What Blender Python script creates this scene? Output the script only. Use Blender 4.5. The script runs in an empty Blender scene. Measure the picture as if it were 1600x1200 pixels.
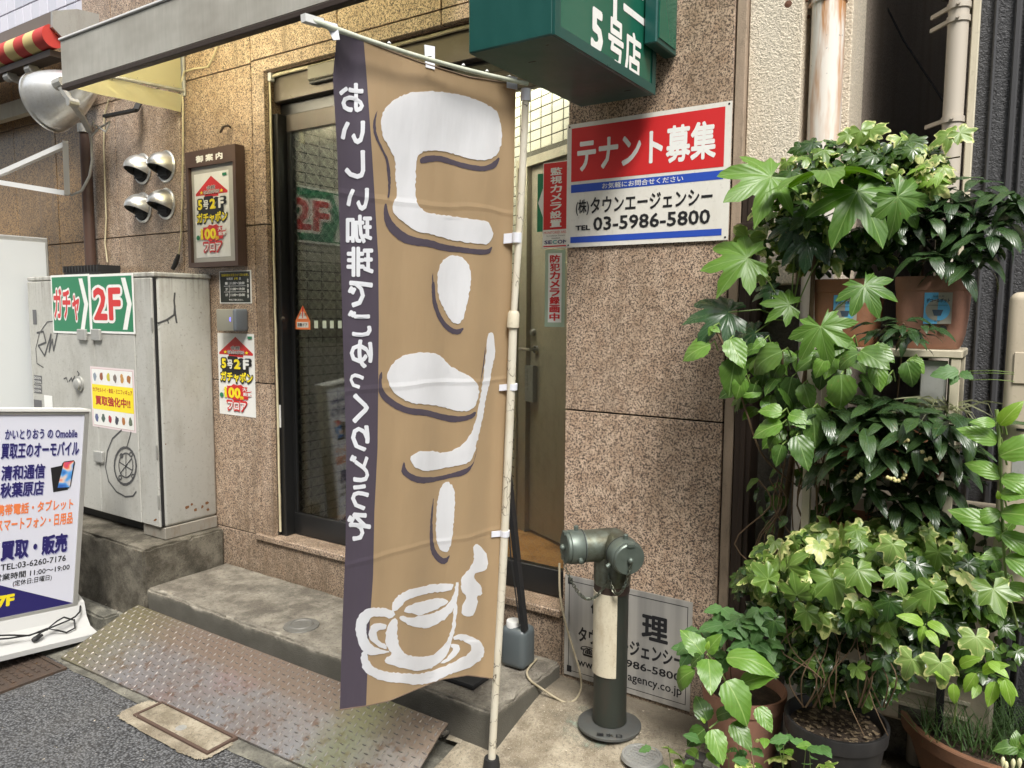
import bpy, bmesh, math, random
from mathutils import Vector, Matrix, noise
from mathutils.geometry import tessellate_polygon
random.seed(7)
C = bpy.context.scene.collection
PI = math.pi

# ------------------------------------------------------------------ camera
CAM = Vector((0.0, 0.0, 1.6)); F = 1190.0
VPL = (-1000.0, 478.0); ROLL = 0.006
def _ray(x, y):
    return Vector((x-800.0, -(y-600.0), -F)).normalized()
_a, _b = VPL[0]-800, VPL[1]-600
_x = -(F*F + _b*(VPL[1]-600 + ROLL*(800-VPL[0])))/(_a+_b*ROLL)
_X = -_ray(*VPL)
_Y = _ray(_x+800, VPL[1]+ROLL*(_x+800-VPL[0]))
_Z = _X.cross(_Y).normalized(); _Y = _Z.cross(_X).normalized()
R3 = Matrix((_X, _Y, _Z))
cam = bpy.data.cameras.new('camera'); cam.sensor_width = 36; cam.lens = 36*F/1600
cam.clip_start = 0.05; cam.clip_end = 500
camo = bpy.data.objects.new('camera', cam); C.objects.link(camo)
camo.matrix_world = Matrix.Translation(CAM) @ R3.to_4x4()
bpy.context.scene.camera = camo

def ray(px, py):                       # world direction of a photo pixel (1600 x 1200), unit depth along the axis
    return R3 @ Vector(((px-800)/F, -(py-600)/F, -1.0))
def onY(px, py, Y): d = ray(px, py); return CAM + d*((Y-CAM.y)/d.y)
def onZ(px, py, Z): d = ray(px, py); return CAM + d*((Z-CAM.z)/d.z)
def onX(px, py, X): d = ray(px, py); return CAM + d*((X-CAM.x)/d.x)

# ------------------------------------------------------------------ world, sun, exposure
SC = bpy.context.scene
w = bpy.data.worlds.new('World'); SC.world = w; w.use_nodes = True
nt = w.node_tree; bg = nt.nodes['Background']
sky = nt.nodes.new('ShaderNodeTexSky'); sky.sky_type = 'NISHITA'; sky.sun_disc = False
sky.sun_elevation = math.radians(62); sky.sun_rotation = math.radians(138)
sky.air_density = 1.6; sky.dust_density = 4.0
hs = nt.nodes.new('ShaderNodeHueSaturation'); hs.inputs['Saturation'].default_value = 0.28
nt.links.new(sky.outputs[0], hs.inputs['Color']); nt.links.new(hs.outputs[0], bg.inputs['Color'])
bg.inputs['Strength'].default_value = 0.135
sl = bpy.data.lights.new('sun', 'SUN'); sl.energy = 2.2; sl.angle = math.radians(18); sl.color = (1.0, 0.97, 0.91)
so = bpy.data.objects.new('sun', sl); C.objects.link(so)
# light falls from high over the street, from behind the camera and to its right
_sd = Vector((-0.42, 0.46, -0.78)).normalized()
so.rotation_euler = _sd.to_track_quat('-Z', 'Y').to_euler(); so.location = (0, -2, 8)
vs = SC.view_settings; vs.view_transform = 'Standard'; vs.look = 'None'; vs.gamma = 1; vs.use_curve_mapping = False
vs.exposure = 1.0
try:
    SC.cycles.max_bounces = 8; SC.cycles.transparent_max_bounces = 12; SC.cycles.caustics_reflective = False
    SC.cycles.caustics_refractive = False
except Exception: pass

# ------------------------------------------------------------------ object helpers
def prop(o, label=None, cat=None, group=None, kind=None):
    if label: o['label'] = label
    if cat: o['category'] = cat
    if group: o['group'] = group
    if kind: o['kind'] = kind
    return o
def thing(name, label, cat, loc=(0,0,0), group=None):
    o = bpy.data.objects.new(name, None); C.objects.link(o); o.location = loc; o.empty_display_size = 0.1
    return prop(o, label, cat, group)
WLOC = {}
def wloc(o):
    v = Vector((0,0,0))
    while o is not None: v = v + Vector(o.location); o = o.parent
    return v
class MB:
    """collects geometry in world space; build() links ONE mesh object whose origin is its parent's"""
    def __init__(s): s.v=[]; s.f=[]; s.m=[]; s.uv={}
    def add(s, vs, fs, mi=0):
        b=len(s.v); s.v += [tuple(v) for v in vs]; s.f += [tuple(b+i for i in f) for f in fs]; s.m += [mi]*len(fs); return s
    def box(s, x0,x1,y0,y1,z0,z1, mi=0):
        if x0>x1: x0,x1=x1,x0
        if y0>y1: y0,y1=y1,y0
        if z0>z1: z0,z1=z1,z0
        return s.add([(x0,y0,z0),(x1,y0,z0),(x1,y1,z0),(x0,y1,z0),(x0,y0,z1),(x1,y0,z1),(x1,y1,z1),(x0,y1,z1)],
            [(0,3,2,1),(4,5,6,7),(0,1,5,4),(1,2,6,5),(2,3,7,6),(3,0,4,7)], mi)
    def bbox(s, x0,x1,y0,y1,z0,z1, r=0.004, mi=0, seg=1):      # bevelled box
        bm=bmesh.new(); bmesh.ops.create_cube(bm,size=1)
        for v in bm.verts: v.co=Vector(((x0+x1)/2+v.co.x*abs(x1-x0),(y0+y1)/2+v.co.y*abs(y1-y0),(z0+z1)/2+v.co.z*abs(z1-z0)))
        bmesh.ops.bevel(bm,geom=list(bm.edges),offset=r,segments=seg,affect='EDGES',profile=0.5)
        s.bm(bm,mi); bm.free(); return s
    def bm(s, bm, mi=0, M=None):
        bm.verts.index_update()
        s.add([(M@v.co if M else v.co) for v in bm.verts],[[v.index for v in f.verts] for f in bm.faces],mi); return s
    def bar(s, p, q, wd, ht, up=(0,0,1), mi=0):      # rectangular bar from p to q
        p=Vector(p); q=Vector(q); d=(q-p).normalized(); up=Vector(up)
        a=d.cross(up)
        if a.length<1e-4: a=d.cross(Vector((1,0,0)))
        a.normalize(); b=a.cross(d).normalized()
        vs=[]
        for c in (p,q):
            for sa,sb in((-1,-1),(1,-1),(1,1),(-1,1)): vs.append(c+a*sa*wd/2+b*sb*ht/2)
        return s.add(vs,[(0,1,2,3),(7,6,5,4),(0,4,5,1),(1,5,6,2),(2,6,7,3),(3,7,4,0)],mi)
    def tube(s, pts, r, n=8, mi=0, cap=True):
        pts=[Vector(p) for p in pts]; rs=r if isinstance(r,(list,tuple)) else [r]*len(pts)
        vs=[]; fs=[]; pa=None
        for i,p in enumerate(pts):
            d=(pts[min(i+1,len(pts)-1)]-pts[max(i-1,0)]).normalized()
            if pa is None: pa=d.orthogonal().normalized()
            a=(pa-d*pa.dot(d))
            a = a.normalized() if a.length>1e-5 else d.orthogonal().normalized()
            pa=a; b=d.cross(a)
            for k in range(n):
                t=2*PI*k/n; vs.append(p+a*math.cos(t)*rs[i]+b*math.sin(t)*rs[i])
        for i in range(len(pts)-1):
            for k in range(n): fs.append((i*n+k,i*n+(k+1)%n,(i+1)*n+(k+1)%n,(i+1)*n+k))
        if cap: fs.append(tuple(range(n))[::-1]); fs.append(tuple((len(pts)-1)*n+k for k in range(n)))
        return s.add(vs,fs,mi)
    def lathe(s, prof, o, ax=(0,0,1), n=32, mi=0, arc=(0,2*PI), xa=None):   # prof: (r, h) pairs along axis
        ax=Vector(ax).normalized(); a=Vector(xa).normalized() if xa else ax.orthogonal().normalized(); b=ax.cross(a); o=Vector(o)
        full=abs(arc[1]-arc[0]-2*PI)<1e-6; m=n if full else n+1
        vs=[]; fs=[]
        for r,h in prof:
            for k in range(m):
                t=arc[0]+(arc[1]-arc[0])*k/n; vs.append(o+ax*h+(a*math.cos(t)+b*math.sin(t))*r)
        for i in range(len(prof)-1):
            for k in range(n):
                k2=(k+1)%m
                fs.append((i*m+k,i*m+k2,(i+1)*m+k2,(i+1)*m+k))
        return s.add(vs,fs,mi)
    def prism(s, poly, fr, n0, n1, mi=0):            # polygon (u,v) extruded between n0 and n1 in a frame
        k=len(poly); vs=[fr.at(u,v,n0) for u,v in poly]+[fr.at(u,v,n1) for u,v in poly]
        fs=[tuple(range(k))[::-1],tuple(range(k,2*k))]+[(i,(i+1)%k,k+(i+1)%k,k+i) for i in range(k)]
        return s.add(vs,fs,mi)
    def build(s, name, mats, parent=None, smooth=None, label=None, kind=None, cat=None, group=None, fix=True):
        off = wloc(parent) if parent else Vector((0,0,0))
        me=bpy.data.meshes.new(name); me.from_pydata([(v[0]-off.x,v[1]-off.y,v[2]-off.z) for v in s.v],[],s.f)
        if not isinstance(mats,(list,tuple)): mats=[mats]
        for m in mats: me.materials.append(m)
        if len(mats)>1: me.polygons.foreach_set('material_index', s.m)
        if fix:
            bm=bmesh.new(); bm.from_mesh(me); bmesh.ops.recalc_face_normals(bm,faces=bm.faces); bm.to_mesh(me); bm.free()
        if smooth is not None:
            me.shade_smooth(); me.set_sharp_from_angle(angle=math.radians(smooth))
        o=bpy.data.objects.new(name,me); C.objects.link(o); o.parent=parent
        return prop(o,label,cat,group,kind)
class Fr:
    """a flat frame standing in the place: origin, U, V, normal"""
    def __init__(s,o,U,V):
        s.o=Vector(o); s.U=Vector(U).normalized(); s.V=Vector(V); s.V=(s.V-s.U*s.V.dot(s.U)).normalized(); s.N=s.U.cross(s.V)
    def at(s,u,v,n=0): return s.o+s.U*u+s.V*v+s.N*n
    def uv(s,px,py):
        d=ray(px,py); t=(s.o-CAM).dot(s.N)/d.dot(s.N); q=CAM+d*t-s.o; return q.dot(s.U),q.dot(s.V)
    def rect(s,x0,y0,x1,y1):
        a=s.uv(x0,y0); b=s.uv(x1,y1); return a[0],b[1],b[0],a[1]     # u0,v0,u1,v1
def FY(Y): return Fr((0,Y,0),(1,0,0),(0,0,1))       # front-facing plane parallel to the facade (normal -Y)
# ------------------------------------------------------------------ lettering
_tc={}
def text_geo(t, bold=0.0):
    k=(t,bold)
    if k in _tc: return _tc[k]
    c=bpy.data.curves.new('lettering','FONT'); c.body=t; c.offset=bold; c.resolution_u=2
    o=bpy.data.objects.new('lettering',c); C.objects.link(o); bpy.context.view_layer.update()
    me=bpy.data.meshes.new_from_object(o.evaluated_get(bpy.context.evaluated_depsgraph_get()))
    vs=[(v.co.x,v.co.y) for v in me.vertices]; fs=[tuple(p.vertices) for p in me.polygons]
    bpy.data.objects.remove(o); bpy.data.meshes.remove(me); bpy.data.curves.remove(c)
    xs=[v[0] for v in vs]; ys=[v[1] for v in vs]
    _tc[k]=(vs,fs,(min(xs),min(ys),max(xs),max(ys))); return _tc[k]
def put_text(mb, t, fr, rect, n, mi=0, bold=0.0, mirror=False, ref=None):
    """fits the string into the rectangle (u0,v0,u1,v1) of the frame; ref: bold value whose bounds are used"""
    vs,fs,bb=text_geo(t,0.0); c=bb
    g=bold if ref is None else ref      # heavier faces: the glyph is laid again round a small circle, each copy a hair above the last
    bb=(c[0]-g,c[1]-g,c[2]+g,c[3]+g)
    u0,v0,u1,v1=rect; sx=(u1-u0)/(bb[2]-bb[0]); sy=(v1-v0)/(bb[3]-bb[1])
    r=bold
    offs=[(0,0)]
    if r>.003: offs=[(r*math.cos(k*PI/4+.2),r*math.sin(k*PI/4+.2)) for k in range(8)]+[(0,0)]
    if r>.05: offs=[(r*math.cos(k*PI/8),r*math.sin(k*PI/8)) for k in range(16)]+[(r*.5*math.cos(k*PI/3),r*.5*math.sin(k*PI/3)) for k in range(6)]+offs[-1:]
    for i,(ox,oy) in enumerate(offs):
        mb.add([fr.at(u0+(x+ox-bb[0])*sx, v0+(y+oy-bb[1])*sy, n+.00002*i) for x,y in vs],fs,mi)
def column_text(mb,t,fr,rect,n,mi=0,bold=0.0,gap=0.12,ref=None):
    u0,v0,u1,v1=rect; h=(v1-v0)/len(t)
    for i,ch in enumerate(t): put_text(mb,ch,fr,(u0,v1-(i+1)*h+h*gap/2,u1,v1-i*h-h*gap/2),n,mi,bold,ref=ref)
def quad(mb, fr, rect, n, mi=0):
    u0,v0,u1,v1=rect; mb.add([fr.at(u0,v0,n),fr.at(u1,v0,n),fr.at(u1,v1,n),fr.at(u0,v1,n)],[(0,1,2,3)],mi)
def poly(mb, fr, pts, n, mi=0):
    tr=tessellate_polygon([[Vector((p[0],p[1],0)) for p in pts]])
    mb.add([fr.at(p[0],p[1],n) for p in pts],[tuple(t) for t in tr],mi)
def stroke(mb, fr, pts, wd, n, mi=0, closed=False):    # flat painted line
    P=[Vector((p[0],p[1])) for p in pts]
    if closed: P.append(P[0])
    for i in range(len(P)-1):
        d=(P[i+1]-P[i]); 
        if d.length<1e-6: continue
        q=Vector((-d.y,d.x)).normalized()*wd/2; e=d.normalized()*wd*0.3
        a,b=P[i]-e,P[i+1]+e
        mb.add([fr.at(*(a-q),n+0.00002*i),fr.at(*(b-q),n+0.00002*i),fr.at(*(b+q),n+0.00002*i),fr.at(*(a+q),n+0.00002*i)],[(0,1,2,3)],mi)
# ------------------------------------------------------------------ materials
def mat(name, col=(.5,.5,.5), rough=.6, metal=0.0, emit=None, es=1.0, spec=None):
    m=bpy.data.materials.new(name); m.use_nodes=True; b=m.node_tree.nodes['Principled BSDF']
    b.inputs['Base Color'].default_value=(*col,1); b.inputs['Roughness'].default_value=rough; b.inputs['Metallic'].default_value=metal
    if spec is not None: b.inputs['Specular IOR Level'].default_value=spec
    if emit: b.inputs['Emission Color'].default_value=(*emit,1); b.inputs['Emission Strength'].default_value=es
    return m
class N:
    """small node helper"""
    def __init__(s,m): s.t=m.node_tree; s.b=s.t.nodes['Principled BSDF']; s.geo=None
    def n(s,ty,**k):
        x=s.t.nodes.new(ty)
        for a,v in k.items(): setattr(x,a,v)
        return x
    def l(s,a,b): s.t.links.new(a,b)
    def pos(s, rnd=False, scale=(1,1,1)):
        g=s.n('ShaderNodeNewGeometry'); mp=s.n('ShaderNodeMapping'); mp.inputs['Scale'].default_value=scale
        s.l(g.outputs['Position'],mp.inputs['Vector'])
        if rnd:
            oi=s.n('ShaderNodeObjectInfo'); vm=s.n('ShaderNodeVectorMath',operation='SCALE'); 
            cb=s.n('ShaderNodeCombineXYZ'); s.l(oi.outputs['Random'],cb.inputs[0]); s.l(oi.outputs['Random'],cb.inputs[2])
            vm.inputs['Scale'].default_value=37.0; s.l(cb.outputs[0],vm.inputs[0]); s.l(vm.outputs[0],mp.inputs['Location'])
        return mp.outputs[0]
    def noise(s,v,sc,det=4,ro=.55,dist=0):
        x=s.n('ShaderNodeTexNoise'); x.inputs['Scale'].default_value=sc; x.inputs['Detail'].default_value=det
        x.inputs['Roughness'].default_value=ro; x.inputs['Distortion'].default_value=dist; s.l(v,x.inputs['Vector']); return x.outputs['Fac']
    def vor(s,v,sc,feat='F1',out='Distance'):
        x=s.n('ShaderNodeTexVoronoi',feature=feat); x.inputs['Scale'].default_value=sc; s.l(v,x.inputs['Vector']); return x.outputs[out]
    def ramp(s,f,stops,ip='LINEAR'):
        x=s.n('ShaderNodeValToRGB'); cr=x.color_ramp; cr.interpolation=ip
        while len(cr.elements)<len(stops): cr.elements.new(.5)
        for e,(p,c) in zip(cr.elements,stops):
            e.position=p; e.color=(*c,1) if not isinstance(c,(int,float)) else (c,c,c,1)
        s.l(f,x.inputs[0]); return x.outputs[0]
    def mix(s,f,a,b,mode='MIX'):
        x=s.n('ShaderNodeMix',data_type='RGBA',blend_type=mode)
        for i,v in ((0,f),(6,a),(7,b)):
            if isinstance(v,(int,float)): x.inputs[i].default_value=v if i==0 else (v,v,v,1)
            elif isinstance(v,tuple): x.inputs[i].default_value=(*v,1)
            else: s.l(v,x.inputs[i])
        return x.outputs[2]
    def math(s,op,a,b=0.0,clamp=False):
        x=s.n('ShaderNodeMath',operation=op,use_clamp=clamp)
        for i,v in enumerate((a,b)):
            if isinstance(v,(int,float)): x.inputs[i].default_value=v
            else: s.l(v,x.inputs[i])
        return x.outputs[0]
    def bump(s,h,st=.3,di=.01,prev=None):
        x=s.n('ShaderNodeBump'); x.inputs['Strength'].default_value=st; x.inputs['Distance'].default_value=di
        s.l(h,x.inputs['Height'])
        if prev: s.l(prev,x.inputs['Normal'])
        s.l(x.outputs[0],s.b.inputs['Normal']); return x.outputs[0]
    def col(s,c): s.l(c,s.b.inputs['Base Color'])
    def rough(s,f,a,b):
        x=s.n('ShaderNodeMapRange'); x.inputs[3].default_value=a; x.inputs[4].default_value=b; s.l(f,x.inputs[0]); s.l(x.outputs[0],s.b.inputs['Roughness'])
def granite(name, base, light, rough=.22):
    m=mat(name,base,rough); g=N(m); p=g.pos(True)
    big=g.noise(p,22,3,.6); f1=g.noise(p,132,7,.74,.2); f2=g.noise(p,230,2,.5); stain=g.noise(g.pos(True,(1.6,1.6,.35)),2.2,5,.65)
    c=g.mix(g.ramp(big,[(.35,0),(.65,1)]),base,light)
    c=g.mix(g.ramp(f2,[(.5,0),(.62,.35)]),c,(base[0]*.5,base[1]*.48,base[2]*.5))
    d=g.ramp(f1,[(.505,0),(.535,.95)]); c=g.mix(d,c,(.072,.050,.042))
    v=g.vor(p,230,out='Distance'); k=g.ramp(v,[(.28,1),(.38,0)]); f3=g.noise(p,80,3,.6)
    k=g.math('MULTIPLY',k,g.ramp(f3,[(.44,0),(.50,1)])); c=g.mix(k,c,(.018,.015,.014))
    c=g.mix(g.ramp(stain,[(.48,0),(.72,.6)]),c,(.15,.105,.065))
    oi=g.n('ShaderNodeObjectInfo'); c=g.mix(g.math('MULTIPLY',oi.outputs['Random'],.38),c,g.mix(1.0,c,(.72,.66,.56),'MULTIPLY'))
    drip=g.noise(g.pos(False,(26,26,.5)),1.0,4,.65); c=g.mix(g.math('MULTIPLY',g.ramp(drip,[(.56,0),(.66,.5)]),g.ramp(stain,[(.4,.2),(.6,1)])),c,(.16,.12,.085))
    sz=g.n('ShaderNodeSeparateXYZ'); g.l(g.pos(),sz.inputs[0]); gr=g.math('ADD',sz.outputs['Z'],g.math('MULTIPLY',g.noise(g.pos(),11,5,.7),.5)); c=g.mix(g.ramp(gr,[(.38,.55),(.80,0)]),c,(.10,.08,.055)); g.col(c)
    g.rough(f1,rough-.04,rough+.2); return m
def concrete(name, a, b, rough=.85, sc=1.0, bump=.4):
    m=mat(name,a,rough); g=N(m); p=g.pos()
    n1=g.noise(p,3.5*sc,6,.65); n2=g.noise(p,45*sc,5,.7); n3=g.noise(p,260,2,.6)
    c=g.mix(g.ramp(n1,[(.40,0),(.60,1)]),a,b); st_=g.noise(g.pos(),1.7*sc,6,.75); c=g.mix(g.ramp(st_,[(.52,0),(.62,.55)]),c,tuple(x*.5 for x in a)); c=g.mix(g.ramp(n2,[(.52,0),(.66,.65)]),c,tuple(x*.45 for x in a))
    c=g.mix(g.ramp(n3,[(.6,0),(.68,.35)]),c,tuple(min(1,x*1.7) for x in b)); g.col(c)
    g.bump(g.mix(.5,n2,n3),bump,.006); return m
def worn(name, col, rough=.5, metal=0, dirt=(.2,.16,.12), amt=.5, sc=1.0, vert=.3, bump=0.0):
    m=mat(name,col,rough,metal); g=N(m); p=g.pos(False,(1,1,vert)); n1=g.noise(p,9*sc,6,.68); n2=g.noise(g.pos(),70*sc,4,.6)
    c=g.mix(g.ramp(n1,[(.48,0),(.8,amt)]),col,dirt); c=g.mix(g.ramp(n2,[(.58,0),(.72,amt*.5)]),c,tuple(x*.6 for x in dirt)); g.col(c)
    g.rough(n1,max(.05,rough-.1),min(1,rough+.2))
    if bump: g.bump(n2,bump,.004)
    return m
M={}
M['granite']=granite('granite',(.50,.36,.255),(.70,.545,.41))
M['granite_dark']=granite('granite_brown',(.42,.25,.10),(.52,.33,.15),.3)
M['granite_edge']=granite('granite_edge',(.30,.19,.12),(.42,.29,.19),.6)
M['joint']=mat('dark_joint',(.02,.017,.014),.9)
M['step']=concrete('step_concrete',(.115,.100,.080),(.25,.228,.185),sc=1.8,bump=.7)
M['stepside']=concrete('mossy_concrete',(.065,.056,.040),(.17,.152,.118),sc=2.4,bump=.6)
M['pave']=concrete('pavement_concrete',(.21,.175,.12),(.40,.35,.265),sc=1.8,bump=1.0)
M['ground']=concrete('slope_concrete',(.20,.165,.115),(.39,.34,.255),sc=2.0,bump=1.0)
M['gutter']=concrete('gutter_concrete',(.10,.095,.078),(.23,.22,.18),sc=2.4,bump=.8)
def asphalt():
    m=mat('asphalt',(.06,.06,.06),.75); g=N(m); p=g.pos(); v=g.vor(p,115); vc=g.vor(p,115,out='Color'); n=g.noise(p,2.2,5); n2=g.noise(p,240,2)
    c=g.ramp(v,[(.0,(.215,.22,.225)),(.42,(.13,.132,.137)),(.72,(.035,.035,.037))])
    bw=g.n('ShaderNodeRGBToBW'); g.l(vc,bw.inputs[0]); c=g.mix(.6,c,g.mix(1.0,c,g.ramp(bw.outputs[0],[(.2,.35),(.8,1.3)]),'MULTIPLY')); c=g.mix(g.ramp(n,[(.45,0),(.75,.45)]),c,(.16,.15,.135))
    c=g.mix(g.ramp(n2,[(.62,0),(.72,.5)]),c,(.3,.3,.29)); g.col(c)
    g.bump(g.math('SUBTRACT',1.0,v),.9,.008); return m
M['asphalt']=asphalt()
def stucco(name,a,b,sc=150,st=.8):
    m=mat(name,a,.9); g=N(m); p=g.pos(); n1=g.noise(p,sc,3,.6,.6); n2=g.noise(g.pos(False,(1,1,.15)),6,5,.6)
    c=g.mix(g.ramp(n1,[(.38,0),(.6,1)]),tuple(x*.62 for x in a),a); c=g.mix(g.ramp(n2,[(.45,0),(.75,.8)]),c,b); g.col(c); g.bump(n1,st,.01); return m
M['stucco']=stucco('cream_stucco',(.80,.71,.57),(.62,.50,.35))
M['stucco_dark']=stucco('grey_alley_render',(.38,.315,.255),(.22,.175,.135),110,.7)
M['grey_low']=stucco('grey_lower_render',(.13,.12,.10),(.08,.07,.055),90,.4)
def siding():
    m=mat('charcoal_siding',(.045,.045,.048),.62); g=N(m); p=g.pos(False,(1,1,1.0)); n=g.noise(p,95,3,.55,1.2); g.col(g.mix(n,(.028,.028,.03),(.07,.07,.074))); g.bump(n,.9,.008); return m
M['siding']=siding()
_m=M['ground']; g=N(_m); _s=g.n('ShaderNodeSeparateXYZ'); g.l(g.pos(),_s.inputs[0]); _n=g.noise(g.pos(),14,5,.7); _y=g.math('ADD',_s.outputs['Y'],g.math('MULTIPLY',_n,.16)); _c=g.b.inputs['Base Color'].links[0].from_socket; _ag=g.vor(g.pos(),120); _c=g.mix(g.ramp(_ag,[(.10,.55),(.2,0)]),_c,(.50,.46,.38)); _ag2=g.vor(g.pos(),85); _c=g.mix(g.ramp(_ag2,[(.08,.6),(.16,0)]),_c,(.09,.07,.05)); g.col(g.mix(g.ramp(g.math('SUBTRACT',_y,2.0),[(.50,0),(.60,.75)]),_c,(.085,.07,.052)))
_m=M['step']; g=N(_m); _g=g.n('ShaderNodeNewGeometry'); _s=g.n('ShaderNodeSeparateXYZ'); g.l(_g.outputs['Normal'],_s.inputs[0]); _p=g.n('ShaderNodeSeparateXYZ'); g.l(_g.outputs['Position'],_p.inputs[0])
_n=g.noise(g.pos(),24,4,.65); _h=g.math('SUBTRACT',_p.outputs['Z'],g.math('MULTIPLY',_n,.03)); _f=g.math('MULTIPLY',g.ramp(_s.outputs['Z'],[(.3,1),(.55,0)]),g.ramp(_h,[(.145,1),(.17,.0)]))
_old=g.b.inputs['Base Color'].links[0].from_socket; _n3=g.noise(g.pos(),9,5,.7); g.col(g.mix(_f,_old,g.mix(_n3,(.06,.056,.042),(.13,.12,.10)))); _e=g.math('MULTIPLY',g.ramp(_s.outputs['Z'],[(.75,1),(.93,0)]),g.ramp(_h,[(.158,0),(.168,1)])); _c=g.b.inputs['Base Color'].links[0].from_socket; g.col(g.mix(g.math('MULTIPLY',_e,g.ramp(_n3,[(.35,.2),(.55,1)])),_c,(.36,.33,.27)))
M['siding_rib']=mat('charcoal_rib',(.05,.05,.053),.5)
M['bronze']=worn('bronze_frame',(.075,.062,.05),.35,.4,(.13,.105,.08),.5)
M['transom']=worn('stained_bronze_panel',(.10,.082,.064),.3,.35,(.22,.19,.15),.6,.6,1.0)
M['black']=mat('black_frame',(.012,.012,.012),.28); M['blackm']=mat('matte_black',(.014,.014,.015),.6)
M['brown_metal']=worn('brown_metal',(.045,.03,.022),.45,.3,(.07,.055,.04),.4)
M['brownpaint']=worn('brown_paint',(.075,.042,.032),.45,0,(.10,.075,.06),.4)
M['white']=mat('white_paint',(.68,.68,.66),.45); M['whiteb']=worn('white_print',(.78,.78,.75),.45,0,(.58,.55,.48),.35,1.0,.5)
M['cream']=worn('cream_paint',(.55,.50,.38),.5,0,(.32,.27,.18),.5)
M['creamtape']=worn('cream_tape',(.60,.54,.36),.6,0,(.2,.16,.08),.7,3)
M['steel']=worn('brushed_steel',(.52,.50,.47),.3,.9,(.34,.31,.28),.5,2,.2)
M['alu']=worn('spun_aluminium',(.74,.74,.72),.3,.85,(.42,.39,.33),.6,1.5,1)
M['galv']=worn('galvanised',(.42,.42,.40),.5,.5,(.25,.22,.18),.5,2)
M['ink']=mat('black_ink',(.012,.012,.014),.5); M['navy']=mat('navy_ink',(.018,.014,.12),.5)
M['orange']=mat('orange_ink',(.80,.22,.07),.5); M['red']=mat('red_ink',(.58,.024,.026),.42); M['blue']=mat('blue_ink',(.02,.07,.42),.5)
M['green']=mat('green_ink',(.015,.19,.085),.45); M['yellow']=mat('yellow_ink',(.86,.70,.02),.5); M['teal']=mat('teal_ink',(.01,.35,.35),.5)
M['cyan']=mat('cyan_ink',(.12,.42,.68),.5)
# ================================================================== ground
D=2.6; S0=0.19                                   # facade plane, step height
mb=MB(); mb.add([(-60,-60,0),(60,-60,0),(60,1.80,0),(-60,1.80,0)],[(0,1,2,3)])
mb.build('road',M['asphalt'],kind='structure')
# gutter strip between asphalt and buildings, left of the ramp and below it
mb=MB(); random.seed(2)
n=60; x0,x1=-9,-1.55
top=[];
for i in range(n+1):
    x=x0+(x1-x0)*i/n; top.append((x,1.635+random.uniform(-.008,.008)))
mb.add([(x,y,.004) for x,y in top]+[(x,2.75,.004) for x,y in top],[(i,i+1,n+2+i,n+1+i) for i in range(n)])
# ragged concrete patch round the drain lid
P=[]
for k in range(160):
    t=2*PI*k/160; jr_=1+random.uniform(-.05,.05); ex=abs(math.cos(t))**.35*math.copysign(1,math.cos(t)); ey=abs(math.sin(t))**.35*math.copysign(1,math.sin(t))
    P.append((-2.612+ex*.285*(1+(jr_-1)*.4),1.605+ey*.082*(1+(jr_-1)*1.3),.008))
mb.build('gutter',M['gutter'],kind='structure')
mb=MB(); mb.add(P,[tuple(range(160))]); mb.build('drain_surround',M['ground'],kind='structure')
# sloping concrete pavement on the right
def pz(x,y):
    t=min(1,max(0,(y-1.93)/.6)); return .012+.115*t*t*(3-2*t)+.006*noise.noise(Vector((x*5,y*5,0)))
mb=MB(); nx,ny=70,46; X0,X1,Y0,Y1=-1.62,1.6,1.62,2.8
for j in range(ny+1):
    for i in range(nx+1):
        x=X0+(X1-X0)*i/nx; y=Y0+(Y1-Y0)*j/ny; mb.v.append((x,y,pz(x,y)))
mb.f=[(j*(nx+1)+i,j*(nx+1)+i+1,(j+1)*(nx+1)+i+1,(j+1)*(nx+1)+i) for j in range(ny) for i in range(nx)]; mb.m=[0]*len(mb.f)
mb.build('pavement',M['ground'],smooth=60,kind='structure')
# kerb stones along the right pavement
kb=thing('kerb','weathered concrete kerb beside the foot of the banner pole','kerb',(-1.2,1.9,0))
for i in range(5):
    mb=MB(); mb.bbox(-1.60+i*.6,-1.60+i*.6+.592,1.72,1.86,-.02,.045+.002*(i%2),.012); mb.build('kerb_stone',M['gutter'],kb)
# ================================================================== entrance step and cabinet plinth
def rough_block(x0,x1,y0,y1,z0,z1,seed,lip=.011,res=.03):
    """concrete block with a worn, chipped top front edge"""
    bm=bmesh.new(); bmesh.ops.create_cube(bm,size=1)
    for v in bm.verts: v.co=Vector(((x0+x1)/2+v.co.x*(x1-x0),(y0+y1)/2+v.co.y*(y1-y0),(z0+z1)/2+v.co.z*(z1-z0)))
    bmesh.ops.bevel(bm,geom=list(bm.edges),offset=.011,segments=2,affect='EDGES')
    for ax,(a,b) in enumerate(((x0,x1),(y0,y1),(z0,z1))):
        k=max(1,int((b-a)/res)); no=[0,0,0]; no[ax]=1
        for i in range(1,k):
            co=[0,0,0]; co[ax]=a+(b-a)*i/k
            bmesh.ops.bisect_plane(bm,geom=list(bm.verts)+list(bm.edges)+list(bm.faces),plane_co=co,plane_no=no)
    for v in bm.verts:
        q=v.co*9+Vector((seed,0,0)); nn=noise.noise(q); e=noise.noise(v.co*26+Vector((0,seed,0)))
        edge=(abs(v.co.z-z1)<.03)+(abs(v.co.y-y0)<.03)+(abs(v.co.x-x1)<.03)
        v.co+=Vector((0,1,0))*(.004*nn+ (max(0,e)*lip*2.2 if edge>=2 else 0)); v.co.z+= .003*nn-(max(0,e)*lip*2.2 if edge>=2 and v.co.z>z0+.05 else 0)
    m=MB(); m.bm(bm); bm.free(); return m
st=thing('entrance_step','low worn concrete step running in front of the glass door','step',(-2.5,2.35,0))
rough_block(-3.64,-1.475,2.118,2.595,-.02,S0,3).build('slab',M['step'],st,smooth=40)
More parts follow.
